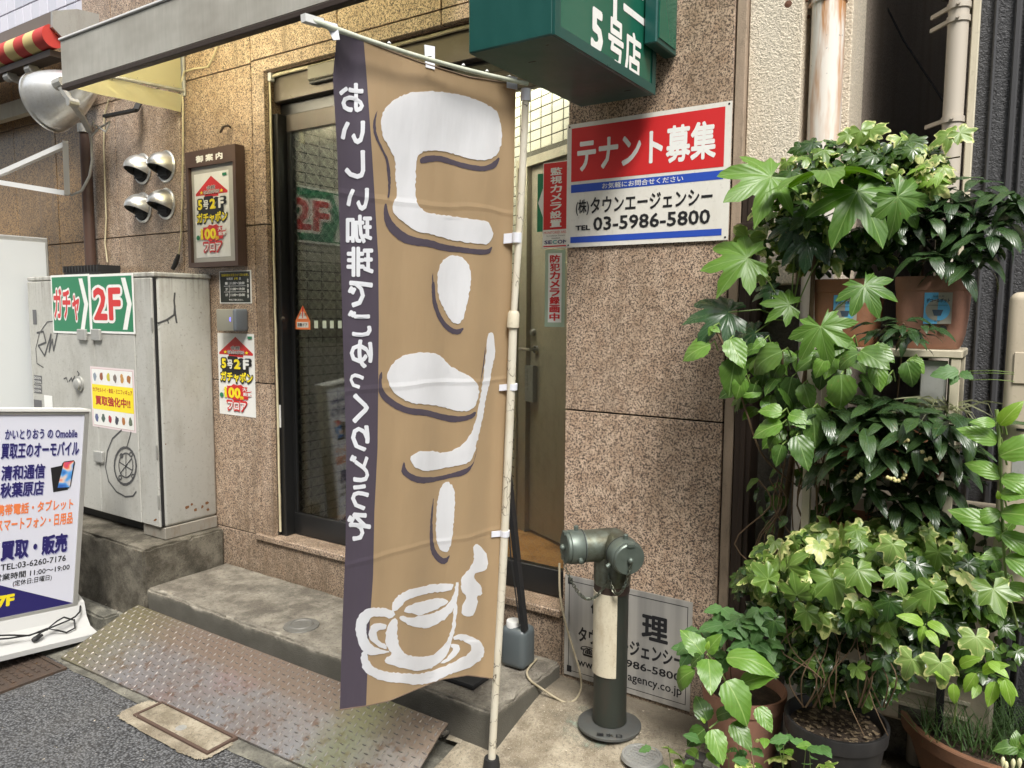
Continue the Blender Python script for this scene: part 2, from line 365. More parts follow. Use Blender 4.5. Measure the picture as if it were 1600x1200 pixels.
pl=thing('cabinet_plinth','tall stained concrete plinth under the grey utility cabinet','plinth',(-4.5,2.3,0))
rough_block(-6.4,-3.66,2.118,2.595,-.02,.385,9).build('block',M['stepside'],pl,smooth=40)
# graffiti scribble on plinth front
gf=FY(2.104); mb=MB()
pass
ks=thing('low_kerb','low broken concrete kerb behind the floor sign','kerb',(-4.4,1.95,0))
rough_block(-6.0,-3.72,1.93,2.02,-.02,.075,4).build('stone',M['gutter'],ks,smooth=40)
# ================================================================== facade of polished granite slabs
fac=thing('granite_facade','speckled brown granite wall with recessed joints around the entrance','wall',(-2.4,2.6,0))
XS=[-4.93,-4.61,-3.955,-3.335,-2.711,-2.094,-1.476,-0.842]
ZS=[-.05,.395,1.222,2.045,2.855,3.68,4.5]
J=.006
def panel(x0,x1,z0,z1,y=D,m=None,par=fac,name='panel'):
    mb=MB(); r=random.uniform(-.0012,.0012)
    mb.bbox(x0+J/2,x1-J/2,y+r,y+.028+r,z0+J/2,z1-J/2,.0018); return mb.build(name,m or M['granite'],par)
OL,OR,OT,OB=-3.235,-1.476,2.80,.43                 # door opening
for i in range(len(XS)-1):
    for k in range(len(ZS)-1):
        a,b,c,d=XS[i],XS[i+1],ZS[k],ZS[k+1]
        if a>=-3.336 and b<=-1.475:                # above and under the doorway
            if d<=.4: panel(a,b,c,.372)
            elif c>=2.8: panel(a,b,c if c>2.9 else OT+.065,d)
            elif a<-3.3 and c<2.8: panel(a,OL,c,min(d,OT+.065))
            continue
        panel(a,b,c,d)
# short pieces left of door between joint and opening already in; header strip over the opening
for i in (3,4,5): panel(XS[i],XS[i+1] if i<5 else OR,OT,OT+.065)
# solid wall behind the slabs (kept clear of the doorway)
mb=MB(); y0,y1=D+.012,2.80
for bx in ((-4.93,OL-.004,-.05,4.5),(OR+.03,-.845,-.05,4.5),(OL-.004,OR+.03,OT+.004,4.5),(OL-.004,OR+.03,-.05,OB-.06)): mb.box(bx[0],bx[1],y0+.002,y1,bx[2],bx[3])
mb.build('backing',M['joint'],fac)
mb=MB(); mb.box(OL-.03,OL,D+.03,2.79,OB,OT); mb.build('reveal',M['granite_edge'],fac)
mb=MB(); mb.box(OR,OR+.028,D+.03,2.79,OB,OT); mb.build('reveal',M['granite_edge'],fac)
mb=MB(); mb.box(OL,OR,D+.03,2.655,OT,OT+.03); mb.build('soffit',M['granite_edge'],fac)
for a,b in ((-3.372,-2.711),(-2.708,-2.094),(-2.091,-1.478)):
    mb=MB(); mb.bbox(a,b,D-.018,2.72,.374,.406,.004); mb.build('sill_slab',M['granite'],fac)
# right flank edge of the pillar
mb=MB(); mb.bbox(-.840,-.806,D+.004,2.8,-.05,4.5,.003); mb.build('edge_slab',worn('weathered_stone_edge',(.33,.25,.18),.8,0,(.12,.10,.07),.8,3,.3,.4),fac)
# ------------------------------------------------ neighbouring wall on the left, browner stone
nb=thing('brown_stone_wall','dirtier golden brown granite wall of the shop left of the drain pipe','wall',(-6,2.65,0))
xs=[-9.2,-8.3,-7.5,-6.72,-5.95,-5.38,-4.935]; zs=[-.05,.4,1.22,2.04,2.86,3.30]
for i in range(len(xs)-1):
    for k in range(len(zs)-1): panel(xs[i],xs[i+1],zs[k],zs[k+1],2.625,M['granite_dark'],nb)
mb=MB(); mb.box(-9.2,-4.936,2.64,2.8,-.05,3.3); mb.build('backing',M['joint'],nb)
# lilac tile wall above the striped awning
tl=thing('lilac_tile_wall','pale lilac square tiled wall high above the striped awning','wall',(-6.5,2.65,3.3))
tm=mat('lilac_tile',(.56,.56,.63),.3); g=N(tm); oi=g.n('ShaderNodeObjectInfo'); g.col(g.mix(oi.outputs['Random'],(.50,.51,.58),(.62,.61,.68)))
mb=MB(); mb.box(-9.2,-4.94,2.640,2.8,3.302,5.2); mb.build('grout',mat('tile_grout',(.20,.20,.22),.9),tl)
base=None; k=0
for j in range(13):
    for i in range(23):
        x=-4.945-.0-i*.112; z=3.306+j*.112
        if base is None:
            m_=MB(); m_.bbox(-.106,0,-.014,0,0,.106,.0025); base=m_.build('tile',tm); base.parent=tl; base.location=Vector((x,2.640,z))-wloc(tl); o=base
        else:
            o=base.copy(); C.objects.link(o); o.location=Vector((x,2.640,z))-wloc(tl)
# ================================================================== right side: stucco return, alley, charcoal siding
sw=thing('stucco_wall','rough cream stucco wall with rust streak right of the granite pillar','wall',(-.7,2.65,0))
mb=MB(); mb.bbox(-.804,-.632,2.625,2.95,1.70,4.6,.004); mb.build('pier',M['stucco'],sw)
mb=MB(); mb.bbox(-.631,-.50,2.72,2.95,1.70,4.6,.004); mb.build('return',M['stucco'],sw)
mb=MB(); mb.box(-.776,-.50,2.70,2.95,-.05,1.699); mb.build('lower_wall',M['grey_low'],sw)
mb=MB(); mb.box(-.56,-.50,2.952,7.0,-.05,5.2); mb.build('side_wall',M['stucco_dark'],sw)
# rust streak below the pipe bracket
fr=FY(2.629); mb=MB(); P=[fr.uv(1231,10),fr.uv(1235,12),fr.uv(1234,60),fr.uv(1233,110),fr.uv(1230,160),fr.uv(1229,90),fr.uv(1229,40)]
poly(mb,fr,P,.0006); mb.build('rust_streak',mat('rust_stain',(.42,.21,.07),.9),sw)
ab=thing('alley_end_wall','dark rendered wall closing the narrow alley between the buildings','wall',(-.2,7,0))
mb=MB(); mb.box(-.6,.9,7.0,7.2,-.05,5.2); mb.build('render',M['stucco_dark'],ab)
for a in ((-.36,-.30,3.6,3.9,2.95,3.4),(-.27,-.20,3.2,3.5,2.70,2.92),(-.2,-.1,4.6,5.3,2.9,3.5)):
    mb=MB(); mb.bbox(*a,.01); mb.build('duct_cover',M['cream'],ab)
mb=MB(); mb.box(-.05,.9,2.96,7.0,-.05,5.2); mb.build('side_wall',M['siding_rib'],ab)
cw=thing('alley_cable','thin black cable hanging diagonally in the alley gap','cable',(-.3,3.3,2))
mb=MB(); mb.tube([onY(1380,0,3.4),onY(1410,60,3.4),onY(1470,152,3.35),onY(1480,170,3.3)],.004,6); mb.build('strand',M['blackm'],cw)
sd=thing('charcoal_siding_wall','charcoal ribbed metal siding wall at the right edge','wall',(.4,2.8,0))
mb=MB(); mb.box(-.155,1.8,2.78,2.95,-.05,4.8); mb.build('siding_panel',M['siding'],sd)
u=-.115
for i,dx in enumerate((0,.052,.030,.052,.030,.052)*6):
    u+=dx
    wd=.018 if i%2 else .010
    mb=MB(); mb.bbox(u,u+wd,2.764,2.781,-.05,4.8,.004); mb.build('rib',M['siding_rib'],sd)
mb=MB(); mb.bbox(-.172,-.150,2.756,2.83,-.05,4.8,.003); mb.build('corner_trim',M['cream'],sd)
# brown steel channel between pillar and stucco
bp=thing('brown_steel_post','dark brown steel channel post beside the granite pillar','post',(-.81,2.6,0))
mb=MB(); mb.bbox(-.800,-.742,2.60,2.69,.06,2.03,.003); mb.bbox(-.778,-.760,2.592,2.60,.06,2.03,.002); mb.build('channel',M['brown_metal'],bp)
mb=MB(); a=onY(1141,350,2.59); b=onY(1168,396,2.59); mb.bbox(-.812,-.744,2.583,2.591,b.z,a.z,.001); br=mb.build('bracket_plate',M['brown_metal'],bp)
for p in ((1152,358),(1151,389)):
    q=onY(*p,2.582); mb=MB(); mb.lathe([(0,.004),(.004,.0035),(.006,.001),(.006,0)],q,(0,-1,0),10); mb.build('screw',M['steel'],bp)
# ================================================================== doorway
dw=thing('glass_door','dark framed automatic glass door with wired glass panes','door',(-2.35,2.68,.4))
YF=2.645
mb=MB(); mb.bbox(OL+.002,OL+.042,YF,2.76,OB-.03,2.60,.003); mb.build('jamb',M['black'],dw)
mb=MB(); mb.bbox(OL+.002,OR-.002,YF+.012,2.76,2.66,OT-.002,.003); mb.build('transom_panel',M['transom'],dw)
mb=MB(); mb.box(OL+.002,OR-.002,YF+.055,2.76,2.601,2.659); mb.build('track_recess',M['black'],dw)
GY=2.715
def leaf(x0,x1):
    mb=MB(); mb.bbox(x0,x1,GY-.018,GY+.02,2.515,2.60,.002); mb.build('top_rail',M['bronze'],dw)
    mb=MB(); mb.bbox(x0,x1,GY-.018,GY+.02,OB-.02,.525,.002); mb.build('bottom_rail',M['black'],dw)
    mb=MB(); mb.bbox(x0,x0+.025,GY-.016,GY+.018,.526,2.514,.002); mb.build('stile',M['black'],dw)
    mb=MB(); mb.bbox(x1-.035,x1,GY-.016,GY+.018,.526,2.514,.002); mb.build('stile',M['black'],dw)
leaf(-3.190,-2.30); leaf(-2.298,-1.478)
gl=bpy.data.materials.new('door_glass'); gl.use_nodes=True; t=gl.node_tree; t.nodes.remove(t.nodes['Principled BSDF'])
tr=t.nodes.new('ShaderNodeBsdfTransparent'); tr.inputs[0].default_value=(.90,.92,.88,1); gs=t.nodes.new('ShaderNodeBsdfGlossy'); gs.inputs['Roughness'].default_value=.02
fz=t.nodes.new('ShaderNodeFresnel'); fz.inputs[0].default_value=1.5; mx=t.nodes.new('ShaderNodeMixShader')
ma=t.nodes.new('ShaderNodeMath'); ma.operation='MULTIPLY'; ma.inputs[1].default_value=.9; t.links.new(fz.outputs[0],ma.inputs[0])
t.links.new(ma.outputs[0],mx.inputs[0]); t.links.new(tr.outputs[0],mx.inputs[1]); t.links.new(gs.outputs[0],mx.inputs[2]); t.links.new(mx.outputs[0],t.nodes['Material Output'].inputs[0])
for a,b in ((-3.165,-2.335),(-2.263,-1.513)):
    mb=MB(); mb.box(a,b,GY-.003,GY+.003,.526,2.514); mb.build('glass_pane',gl,dw)
    mb=MB(); zz0,zz1=.527,2.513; s=.055; k=int((b-a+zz1-zz0)/s)
    for i in range(1,k):
        for sg in (1,-1):
            c=i*s                        # line x+z=c or mirrored
            xa=max(0,c-(zz1-zz0)); xb=min(b-a,c)
            if xb<=xa: continue
            P=[(xa,c-xa),(xb,c-xb)]
            if sg<0: P=[(b-a-p[0],p[1]) for p in P]
            mb.bar((a+P[0][0],GY+.0005*sg,zz0+P[0][1]),(a+P[1][0],GY+.0005*sg,zz0+P[1][1]),.00028,.00028,(0,1,0))
    mb.build('wire_mesh',mat('glass_wire',(.22,.22,.19),.5,.2),dw,kind='stuff',fix=False)
mb=MB(); q0=onY(430,632,YF-.004); q1=onY(438,668,YF-.004); mb.bbox(q0.x+.004,q1.x+.004,YF-.005,YF-.0005,q1.z,q0.z,.001); mb.build('strike_plate',M['white'],dw)
mb=MB(); q=onY(443,498,YF); mb.lathe([(0,.012),(.008,.011),(.011,.006),(.011,0)],q,(0,-1,0),14); mb.build('lock_knob',M['bronze'],dw,smooth=40)
mb=MB(); q0=onY(484,97,YF); q1=onY(524,124,YF); mb.bbox(q0.x,q0.x+.26,YF-.02,YF+.012,2.715,2.785,.006); ss=mb.build('door_sensor',worn('sensor_cover',(.17,.155,.12),.45,.1),dw)
mb=MB(); mb.bbox(q0.x+.006,q0.x+.254,YF-.014,YF+.010,2.700,2.714,.003); mb.build('sensor_window',M['black'],dw)
# cream trunking taped round the doorway
tk=thing('cable_trunking','narrow cream cable trunking taped round the black door frame','cable trunking',(OL,2.63,.4))
def wob(p,q,n,a=.002):
    p=Vector(p);q=Vector(q); return [p.lerp(q,i/n)+Vector((random.uniform(-a,a),0,random.uniform(-a,a))) for i in range(n+1)]
mb=MB(); mb.tube(wob((OL+.009,2.632,.43),(OL+.006,2.632,2.765),26),.0058,6); mb.build('upright_run',M['creamtape'],tk,smooth=50)
mb=MB(); mb.tube(wob((OL+.006,2.640,2.785),(OR-.02,2.640,2.785),24),.0085,6); mb.build('top_run',M['creamtape'],tk,smooth=50)
mb=MB(); mb.bbox(OL,OL+.024,2.622,2.65,2.758,2.80,.003); mb.build('corner_piece',M['white'],tk)
# ================================================================== vestibule behind the glass
XI=-3.24
vt=thing('vestibule','tiled entrance hall seen through the wired glass door','entrance hall',(-2.6,3.2,.4))
tile_m=mat('beige_tile',(.36,.34,.25),.32); g=N(tile_m); oi=g.n('ShaderNodeObjectInfo'); g.col(g.mix(oi.outputs['Random'],(.45,.43,.35),(.54,.515,.42)))
grout=mat('dark_grout',(.07,.062,.045),.9)
FL=.42
A=onZ(875,848,FL); B=onZ(812,818,FL); dr=Vector((B.x-A.x,B.y-A.y,0)).normalized()   # slanting wall with the cream door
tcor=(XI-A.x)/dr.x; COR=A+dr*tcor
mb=MB(); mb.add([(XI,2.76,FL),(XI,COR.y,FL),(XI,COR.y,3.0),(XI,2.76,3.0)],[(0,1,2,3)]); mb.build('left_wall',grout,vt)
near=A-dr*1.2
mb=MB(); mb.add([tuple(near.xy)+(FL,),tuple(COR.xy)+(FL,),tuple(COR.xy)+(3.0,),tuple(near.xy)+(3.0,)],[(0,1,2,3)]); mb.build('slanting_wall',grout,vt)
mb=MB(); mb.add([(XI-.1,2.72,FL-.004),(1-1.9,2.72,FL-.004),(-.9,6,FL-.004),(XI-.1,6,FL-.004)],[(0,1,2,3)]); mb.build('hall_floor',concrete('orange_mat',(.46,.21,.05),(.55,.28,.08),.9,3),vt)
mb=MB(); mb.add([(XI-.1,2.762,3.0),(-.9,2.762,3.0),(-.9,6,3.0),(XI-.1,6,3.0)],[(0,1,2,3)]); mb.build('hall_ceiling',mat('hall_ceiling',(.6,.58,.5),.8),vt)
def tiles(fr,u0,u1,v0,v1,tw,th,skip=None,cap=290,nm='tile'):
    m_=MB(); m_.bbox(0,tw-.008,0,th-.006,0,.0022,.0007)
    base=None; cnt=0; rest=MB()
    Mx=Matrix((fr.U,fr.V,fr.N)).transposed().to_4x4()
    j=0
    cells=[]
    v=v0
    while v+th<=v1+1e-6:
        u=u0
        while u+tw<=u1+1e-6:
            if not(skip and skip(u,v)): cells.append((u,v))
            u+=tw
        v+=th
    for u,v in cells:
        P=fr.at(u,v,.0005)-wloc(vt)
        if base is None:
            base=m_.build(nm,tile_m); base.parent=vt; o=base
        elif cnt<cap: o=base.copy(); C.objects.link(o)
        else:
            P0=fr.at(u,v,.0005); Ml=Matrix.Translation(P0)@Mx; rest.add([Ml@Vector(q) for q in m_.v],m_.f); cnt+=1; continue
        o.matrix_local=Matrix.Translation(P)@Mx; cnt+=1
    if rest.v: rest.build('tile_field',tile_m,vt,kind='stuff')
TLF=Fr((XI,2.76,FL),(0,1,0),(0,0,1))
tiles(TLF,0.0,COR.y-2.76,0,2.56,.104,.052,lambda u,v:u>.50 and False,cap=150)
SLF=Fr((COR.x,COR.y,FL),(A-COR).to_tuple(),(0,0,1)); SLF=Fr((COR.x,COR.y,FL),-dr,(0,0,1))
# where the cream door stands on the slanting wall
uA=(A-COR).dot(-dr); du0=SLF.uv(836,560)[0]; du1=du0+.86; fu0=SLF.uv(818,560)[0]
dtop=SLF.uv(850,258)[1]
tiles(SLF,.02,uA+.75,0,2.56,.104,.052,lambda u,v:(u+.104>fu0 and u<du1+.08 and v<dtop+.05),cap=145)
mb=MB()
def sbx(u0,u1,v0,v1,n0,n1):
    mb.add([SLF.at(u,v,n) for n in (n0,n1) for u,v in ((u0,v0),(u1,v0),(u1,v1),(u0,v1))],[(0,1,2,3),(4,5,6,7),(0,1,5,4),(1,2,6,5),(2,3,7,6),(3,0,4,7)])
sbx(fu0,du0-.004,0,dtop+.045,0,.055); sbx(du0-.004,du1+.06,dtop,dtop+.045,0,.055); sbx(fu0+.02,fu0+.035,0,dtop,.055,.065)
doorp=worn('cream_door_paint',(.43,.38,.28),.4,0,(.22,.18,.125),.5,1.5,.4)
mb.build('door_frame',doorp,vt)
mb=MB(); sbx(du0,du1,.012,dtop-.004,.01,.03); idr=mb.build('inner_door',doorp,vt)
def spt(px,py,n): u,v=SLF.uv(px,py); return SLF.at(u,v,n)
mb=MB(); q=spt(842,519,.03); mb.lathe([(0,.02),(.014,.019),(.018,.01),(.018,0)],q,SLF.N,16); mb.build('door_lock',M['steel'],vt,smooth=40)
mb=MB(); q=spt(846,546,.03); mb.lathe([(.02,.012),(.022,0)],q,SLF.N,16); mb.tube([q,q+SLF.N*.045,q+SLF.N*.05-SLF.U*.10],.008,8); mb.build('lever_handle',M['steel'],vt,smooth=40)
mb=MB(); u0,v0,u1,v1=SLF.rect(834,570,846,628); sbx(u0,u1,v0,v1,.03,.055); mb.build('keypad_lock',M['galv'],vt)
for r in range(6):
    mb=MB(); q=spt(838,578+r*6,.055); mb.lathe([(0,.004),(.005,.003),(.005,0)],q,SLF.N,8); mb.build('keypad_button',M['steel'],vt)
# green 2F panel on the tiled wall
gp=thing('indoor_floor_sign','green 2F arrow sign on the tiled wall behind the glass','sign',(XI+.01,2.9,2.1))
r=TLF.rect(440,284,536,385); r=(TLF.uv(452,335)[0]-.012,TLF.uv(492,381)[1],TLF.uv(536,335)[0]+.02,TLF.uv(492,294)[1])
def arrow_sign(fr,rect,word,parent,n0=.0,thick=.004,wf=(.06,.62)):
    u0,v0,u1,v1=rect; W=u1-u0; H=v1-v0
    m=MB(); m.add([fr.at(u,v,n) for n in (n0,n0+thick) for u,v in ((u0,v0),(u1,v0),(u1,v1),(u0,v1))],[(3,2,1,0),(4,5,6,7),(0,1,5,4),(1,2,6,5),(2,3,7,6),(3,0,4,7)]); m.build('board',M['whiteb'],parent)
    m=MB(); quad(m,fr,(u0+.012*1,v0+.012,u1-.012,v1-.012),n0+thick+.0006); m.build('green_field',M['green'],parent)
    m=MB(); a=u0+W*.74; b=u0+W*.94; t=W*.10
    poly(m,fr,[(a,v0+H*.07),(a+t,v0+H*.07),(b+t*.2,v0+H*.5),(a+t,v1-H*.07),(a,v1-H*.07),(b-t*.8,v0+H*.5)],n0+thick+.0012); m.build('arrow',M['whiteb'],parent)
    tr_=(u0+W*wf[0],v0+H*.22,u0+W*wf[1],v0+H*.78)
    m=MB(); put_text(m,word,fr,tr_,n0+thick+.0013,0,.095,ref=0.03); m.build('letter_outline',M['whiteb'],parent)
    m=MB(); put_text(m,word,fr,tr_,n0+thick+.0022,0,.03); m.build('lettering',M['red'],parent)
arrow_sign(TLF,r,'2F',gp,.0075,.004,(.03,.66))
# stickers on the right pane
sk=thing('surveillance_sticker','red vertical surveillance camera notice inside the right glass pane','sticker',(-1.6,GY-.01,1.9))
fg=FY(GY-.0045); r=fg.rect(849,255,889,386); mb=MB(); quad(mb,fg,(r[0],r[1],r[2],r[3]),0); mb.build('paper',M['whiteb'],sk)
W=r[2]-r[0]; H=r[3]-r[1]
mb=MB(); quad(mb,fg,(r[0]+.003,r[1]+H*.215,r[2]-.003,r[3]-.003),.0006); mb.build('red_field',M['red'],sk)
mb=MB(); column_text(mb,'監視カメラ設置',fg,(r[0]+W*.28,r[1]+H*.235,r[0]+W*.72,r[3]-H*.06),.0012,0,.03); mb.build('lettering',M['whiteb'],sk)
mb=MB(); put_text(mb,'MONITORED AREA',fg,(r[0]+W*.05,r[1]+H*.165,r[2]-W*.05,r[1]+H*.195),.0006); quad(mb,fg,(r[0]+.004,r[1]+.004,r[2]-.004,r[1]+.009),.0006); mb.build('red_print',M['red'],sk)
mb=MB(); put_text(mb,'Surveillance Camera',fg,(r[0]+W*.15,r[1]+H*.135,r[2]-W*.15,r[1]+H*.15),.0006); put_text(mb,'Installed',fg,(r[0]+W*.35,r[1]+H*.105,r[2]-W*.35,r[1]+H*.12),.0006); mb.build('small_print',M['ink'],sk)
mb=MB(); put_text(mb,'SE',fg,(r[0]+W*.07,r[1]+H*.045,r[0]+W*.36,r[1]+H*.09),.0006,0,.03); put_text(mb,'OM',fg,(r[0]+W*.57,r[1]+H*.045,r[0]+W*.95,r[1]+H*.09),.0006,0,.03); mb.build('logo_letters',M['navy'],sk)
mb=MB(); put_text(mb,'C',fg,(r[0]+W*.38,r[1]+H*.045,r[0]+W*.55,r[1]+H*.09),.0006,0,.03); mb.build('logo_letter',M['teal'],sk)
sk=thing('recording_sticker','narrow white sticker with red lettering below the red surveillance notice','sticker',(-1.6,GY-.01,1.5))
r=fg.rect(852,391,882,511); mb=MB(); quad(mb,fg,r,0); mb.build('green_backing',mat('pale_green',(.35,.45,.34),.5),sk)
r=fg.rect(857,396,877,504); mb=MB(); quad(mb,fg,r,.0006); mb.build('paper',M['whiteb'],sk)
W=r[2]-r[0]; H=r[3]-r[1]; mb=MB(); column_text(mb,'防犯カメラ録画中',fg,(r[0]+W*.12,r[1]+H*.02,r[2]-W*.12,r[3]-H*.02),.0012,0,.035,.06); mb.build('lettering',M['red'],sk)
sk=thing('green_arrow_sticker','green and white arrow sticker showing beside the red notice','sticker',(-1.7,GY-.01,1.9))
r=fg.rect(840,272,848,362); mb=MB(); quad(mb,fg,r,0); mb.build('green_field',M['green'],sk)
u0,v0,u1,v1=r; mb=MB(); poly(mb,fg,[(u1,v0+(v1-v0)*.75),(u0+.004,v0+(v1-v0)*.5),(u1,v0+(v1-v0)*.25)],.0006); mb.build('arrow',M['whiteb'],sk)
# warning triangle on the left pane
sk=thing('caution_sticker','orange and white caution triangle sticker on the left glass pane','sticker',(-2.9,GY-.01,1.6))
def tri(px): return [fg.uv(*p) for p in px]
mb=MB(); poly(mb,fg,tri([(473,477),(484,500),(462,500)]),0); r=fg.rect(461,500,485,515); quad(mb,fg,r,0); mb.build('orange_field',M['orange'],sk)
mb=MB(); poly(mb,fg,tri([(473,484),(480,498),(466,498)]),.0006); r=fg.rect(464,503,482,512); quad(mb,fg,r,.0006); mb.build('white_field',M['whiteb'],sk)
mb=MB(); put_text(mb,'注 意',fg,fg.rect(467,489,480,494),.001); put_text(mb,'自動ドア',fg,fg.rect(465.5,504.5,480.5,510.5),.001,0,.03); mb.build('lettering',M['ink'],sk)
mb=MB(); poly(mb,fg,tri([(472,480),(474.5,480),(473.8,497),(472.6,497)]),.0014); mb.build('mark',M['red'],sk)
sk=thing('sticker_row','row of small pale square stickers beside the caution triangle','sticker',(-2.8,GY-.01,1.6))
for x in (491,504,515.5,528):
    mb=MB(); quad(mb,fg,fg.rect(x,501,x+6,513),0); mb.build('square',mat('pale_film',(.55,.60,.48),.4) if x==491 else bpy.data.materials['pale_film'],sk)
# lamp over the door inside
lampm=mat('lit_tube',(1,1,1),.5,emit=(1.0,.96,.86),es=62.0)
c2_=thing('door_lamp','lit fluorescent strip just inside above the glass door','lamp',(-2.6,2.95,2.95))
mb=MB(); mb.bbox(-3.15,-1.95,2.90,2.97,2.93,2.99,.004); mb.build('housing',M['white'],c2_)
mb=MB(); mb.tube([(-3.12,2.935,2.912),(-1.98,2.935,2.912)],.013,10); mb.build('tube',mat('lit_door_tube',(1,1,1),.5,emit=(1.0,.96,.86),es=40.0),c2_)
cl=thing('ceiling_lamp','lit fluorescent ceiling light inside the entrance hall','ceiling lamp',(-2.5,3.4,2.99))
mb=MB(); mb.bbox(-2.66,-2.40,2.98,3.95,2.962,2.998,.004); mb.build('housing',M['white'],cl)
for x in (-2.61,-2.45):
    mb=MB(); mb.tube([(x,3.0,2.945),(x,3.93,2.945)],.014,10); mb.build('tube',lampm,cl)
# ================================================================== tenant sign
def plate(mb,fr,rect,n0,n1,mi=0):
    u0,v0,u1,v1=rect
    mb.add([fr.at(u,v,n) for n in (n0,n1) for u,v in ((u0,v0),(u1,v0),(u1,v1),(u0,v1))],[(3,2,1,0),(4,5,6,7),(0,1,5,4),(1,2,6,5),(2,3,7,6),(3,0,4,7)],mi)
f=FY(D-.004)
r=f.rect(888,196,1138,374); r=(r[0],f.uv(888,387)[1],r[2],f.uv(888,196)[1])
W=r[2]-r[0]; H=r[3]-r[1]
def sub(r,a,b,c,d): W=r[2]-r[0]; H=r[3]-r[1]; return (r[0]+W*a,r[3]-H*d,r[0]+W*c,r[3]-H*b)   # fractions from the top left
ts=thing('tenant_sign','white sign with red headline and blue bars on the granite pillar','sign',(r[0],D,r[1]))
mb=MB(); plate(mb,f,r,0,.006); mb.build('board',worn('enamel_white',(.72,.70,.64),.3,0,(.50,.45,.36),.45,1.2,.3),ts)
mb=MB(); quad(mb,f,sub(r,.03,.035,.965,.465),.0066); mb.build('red_field',M['red'],ts)
mb=MB(); quad(mb,f,sub(r,.03,.49,.965,.555),.0066); quad(mb,f,sub(r,.03,.915,.965,.965),.0066); mb.build('blue_bars',M['blue'],ts)
mb=MB(); put_text(mb,'テナント募集',f,sub(r,.07,.12,.92,.40),.0072,0,.030); put_text(mb,'お気軽にお問合せください',f,sub(r,.24,.50,.74,.545),.0072,0,.01); mb.build('white_lettering',M['whiteb'],ts)
mb=MB(); put_text(mb,'(株)',f,sub(r,.065,.615,.155,.745),.0072,0,.02); put_text(mb,'タウンエージェンシー',f,sub(r,.165,.605,.91,.735),.0072,0,.022)
put_text(mb,'TEL',f,sub(r,.065,.825,.165,.865),.0072,0,.035); put_text(mb,'03-5986-5800',f,sub(r,.185,.765,.90,.875),.0072,0,.022); mb.build('black_lettering',M['ink'],ts)
for a,b in ((.015,.02),(.985,.02),(.015,.98),(.985,.98)):
    q=f.at(r[0]+W*a,r[3]-H*b,.006); mb=MB(); mb.lathe([(0,.0022),(.003,.0015),(.004,0)],q,(0,-1,0),8); mb.build('screw',M['ink'],ts)
# ================================================================== steel management plate at pillar foot
r=f.rect(884,897,1080,1100); r=(r[0],.145,f.uv(1078,1112)[0],f.uv(884,897)[1])
ms=thing('management_plate','brushed steel notice plate with black lettering at the pillar foot','sign',(r[0],D,r[1]))
mb=MB(); plate(mb,f,r,0,.004)
sm=mat('plate_steel',(.50,.49,.47),.32,.6); g=N(sm); v=g.noise(g.pos(False,(5,1,.05)),3,3,.5); g.col(g.ramp(v,[(.3,(.34,.33,.32)),(.7,(.66,.64,.60))])); g.rough(v,.25,.42)
mb.build('board',sm,ms)
mb=MB(); quad(mb,f,sub(r,.035,.05,.97,.056),.0046); quad(mb,f,sub(r,.035,.945,.97,.951),.0046); quad(mb,f,sub(r,.035,.05,.04,.951),.0046); quad(mb,f,sub(r,.965,.05,.97,.951),.0046)
quad(mb,f,sub(r,.025,.02,.065,.085),.0047); quad(mb,f,sub(r,.025,.90,.065,.965),.0047)
put_text(mb,'管',f,sub(r,.22,.20,.42,.44),.0047,0,.03); put_text(mb,'理',f,sub(r,.63,.20,.83,.44),.0047,0,.03)
put_text(mb,'タウンエージェンシー',f,sub(r,.12,.48,.95,.63),.0047,0,.03)
put_text(mb,'☎(03)5986-5800',f,sub(r,.14,.66,.93,.77),.0047,0,.02); put_text(mb,'www.town-agency.co.jp',f,sub(r,.12,.80,.94,.90),.0047,0,.012)
mb.build('lettering',M['ink'],ms)
# ================================================================== green projecting sign
gm=worn('green_enamel',(.009,.068,.058),.28,.1,(.016,.10,.085),.5,1.2,.4); gface=mat('green_sign_face',(.010,.105,.065),.22)
gs_=thing('green_hanging_sign','dark green projecting box sign with white shop branch lettering','sign',(-1.2,2.3,2.35))
Zb=2.352; xa,xb,ya,yb=-1.385,-1.10,1.845,2.53
mb=MB(); mb.bbox(xa,xb,ya,yb,Zb,3.6,.004); mb.build('housing',gm,gs_)
mb=MB()
for a in ((xb,xb+.008,ya,ya+.03,Zb,3.6),(xb,xb+.008,yb-.03,yb,Zb,3.6),(xb,xb+.008,ya+.03,yb-.03,Zb,Zb+.03)): mb.box(*a)
mb.build('rim',gm,gs_)
mb=MB(); mb.box(xb+.0005,xb+.004,ya+.03,yb-.03,Zb+.03,3.6); mb.build('face_panel',gface,gs_)
fx=Fr((xb+.0045,0,0),(0,1,0),(0,0,1))
def pxr(fr,x0,y0,x1,y1): # sheared px boxes: use left edge and right edge mid points
    return fr.rect(x0,y0,x1,y1)
mb=MB()
mb_u=lambda a,b,va,vb:(a,va,b,vb)
u5=fx.uv(924,45); u5b=fx.uv(941,75)
def boxc(ch,xl,xr,yc_l,yc_r,h,b=.03):    # char given by its left/right px, centre heights at both ends
    a=fx.uv(xl,yc_l); b2=fx.uv(xr,yc_r); vc=(a[1]+b2[1])/2; put_text(mb,ch,fx,(a[0],vc-h/2,b2[0],vc+h/2),.0008,0,b)
boxc('5',923,942,42,54,.125,.04); boxc('号',950,974,60,75,.14,.03); boxc('店',976,1001,78,93,.14,.03)
boxc('イ',940,975,-22,0,.15,.03); boxc('ニ',974,1008,-6,14,.10,.03)
mb.build('lettering',M['whiteb'],gs_)
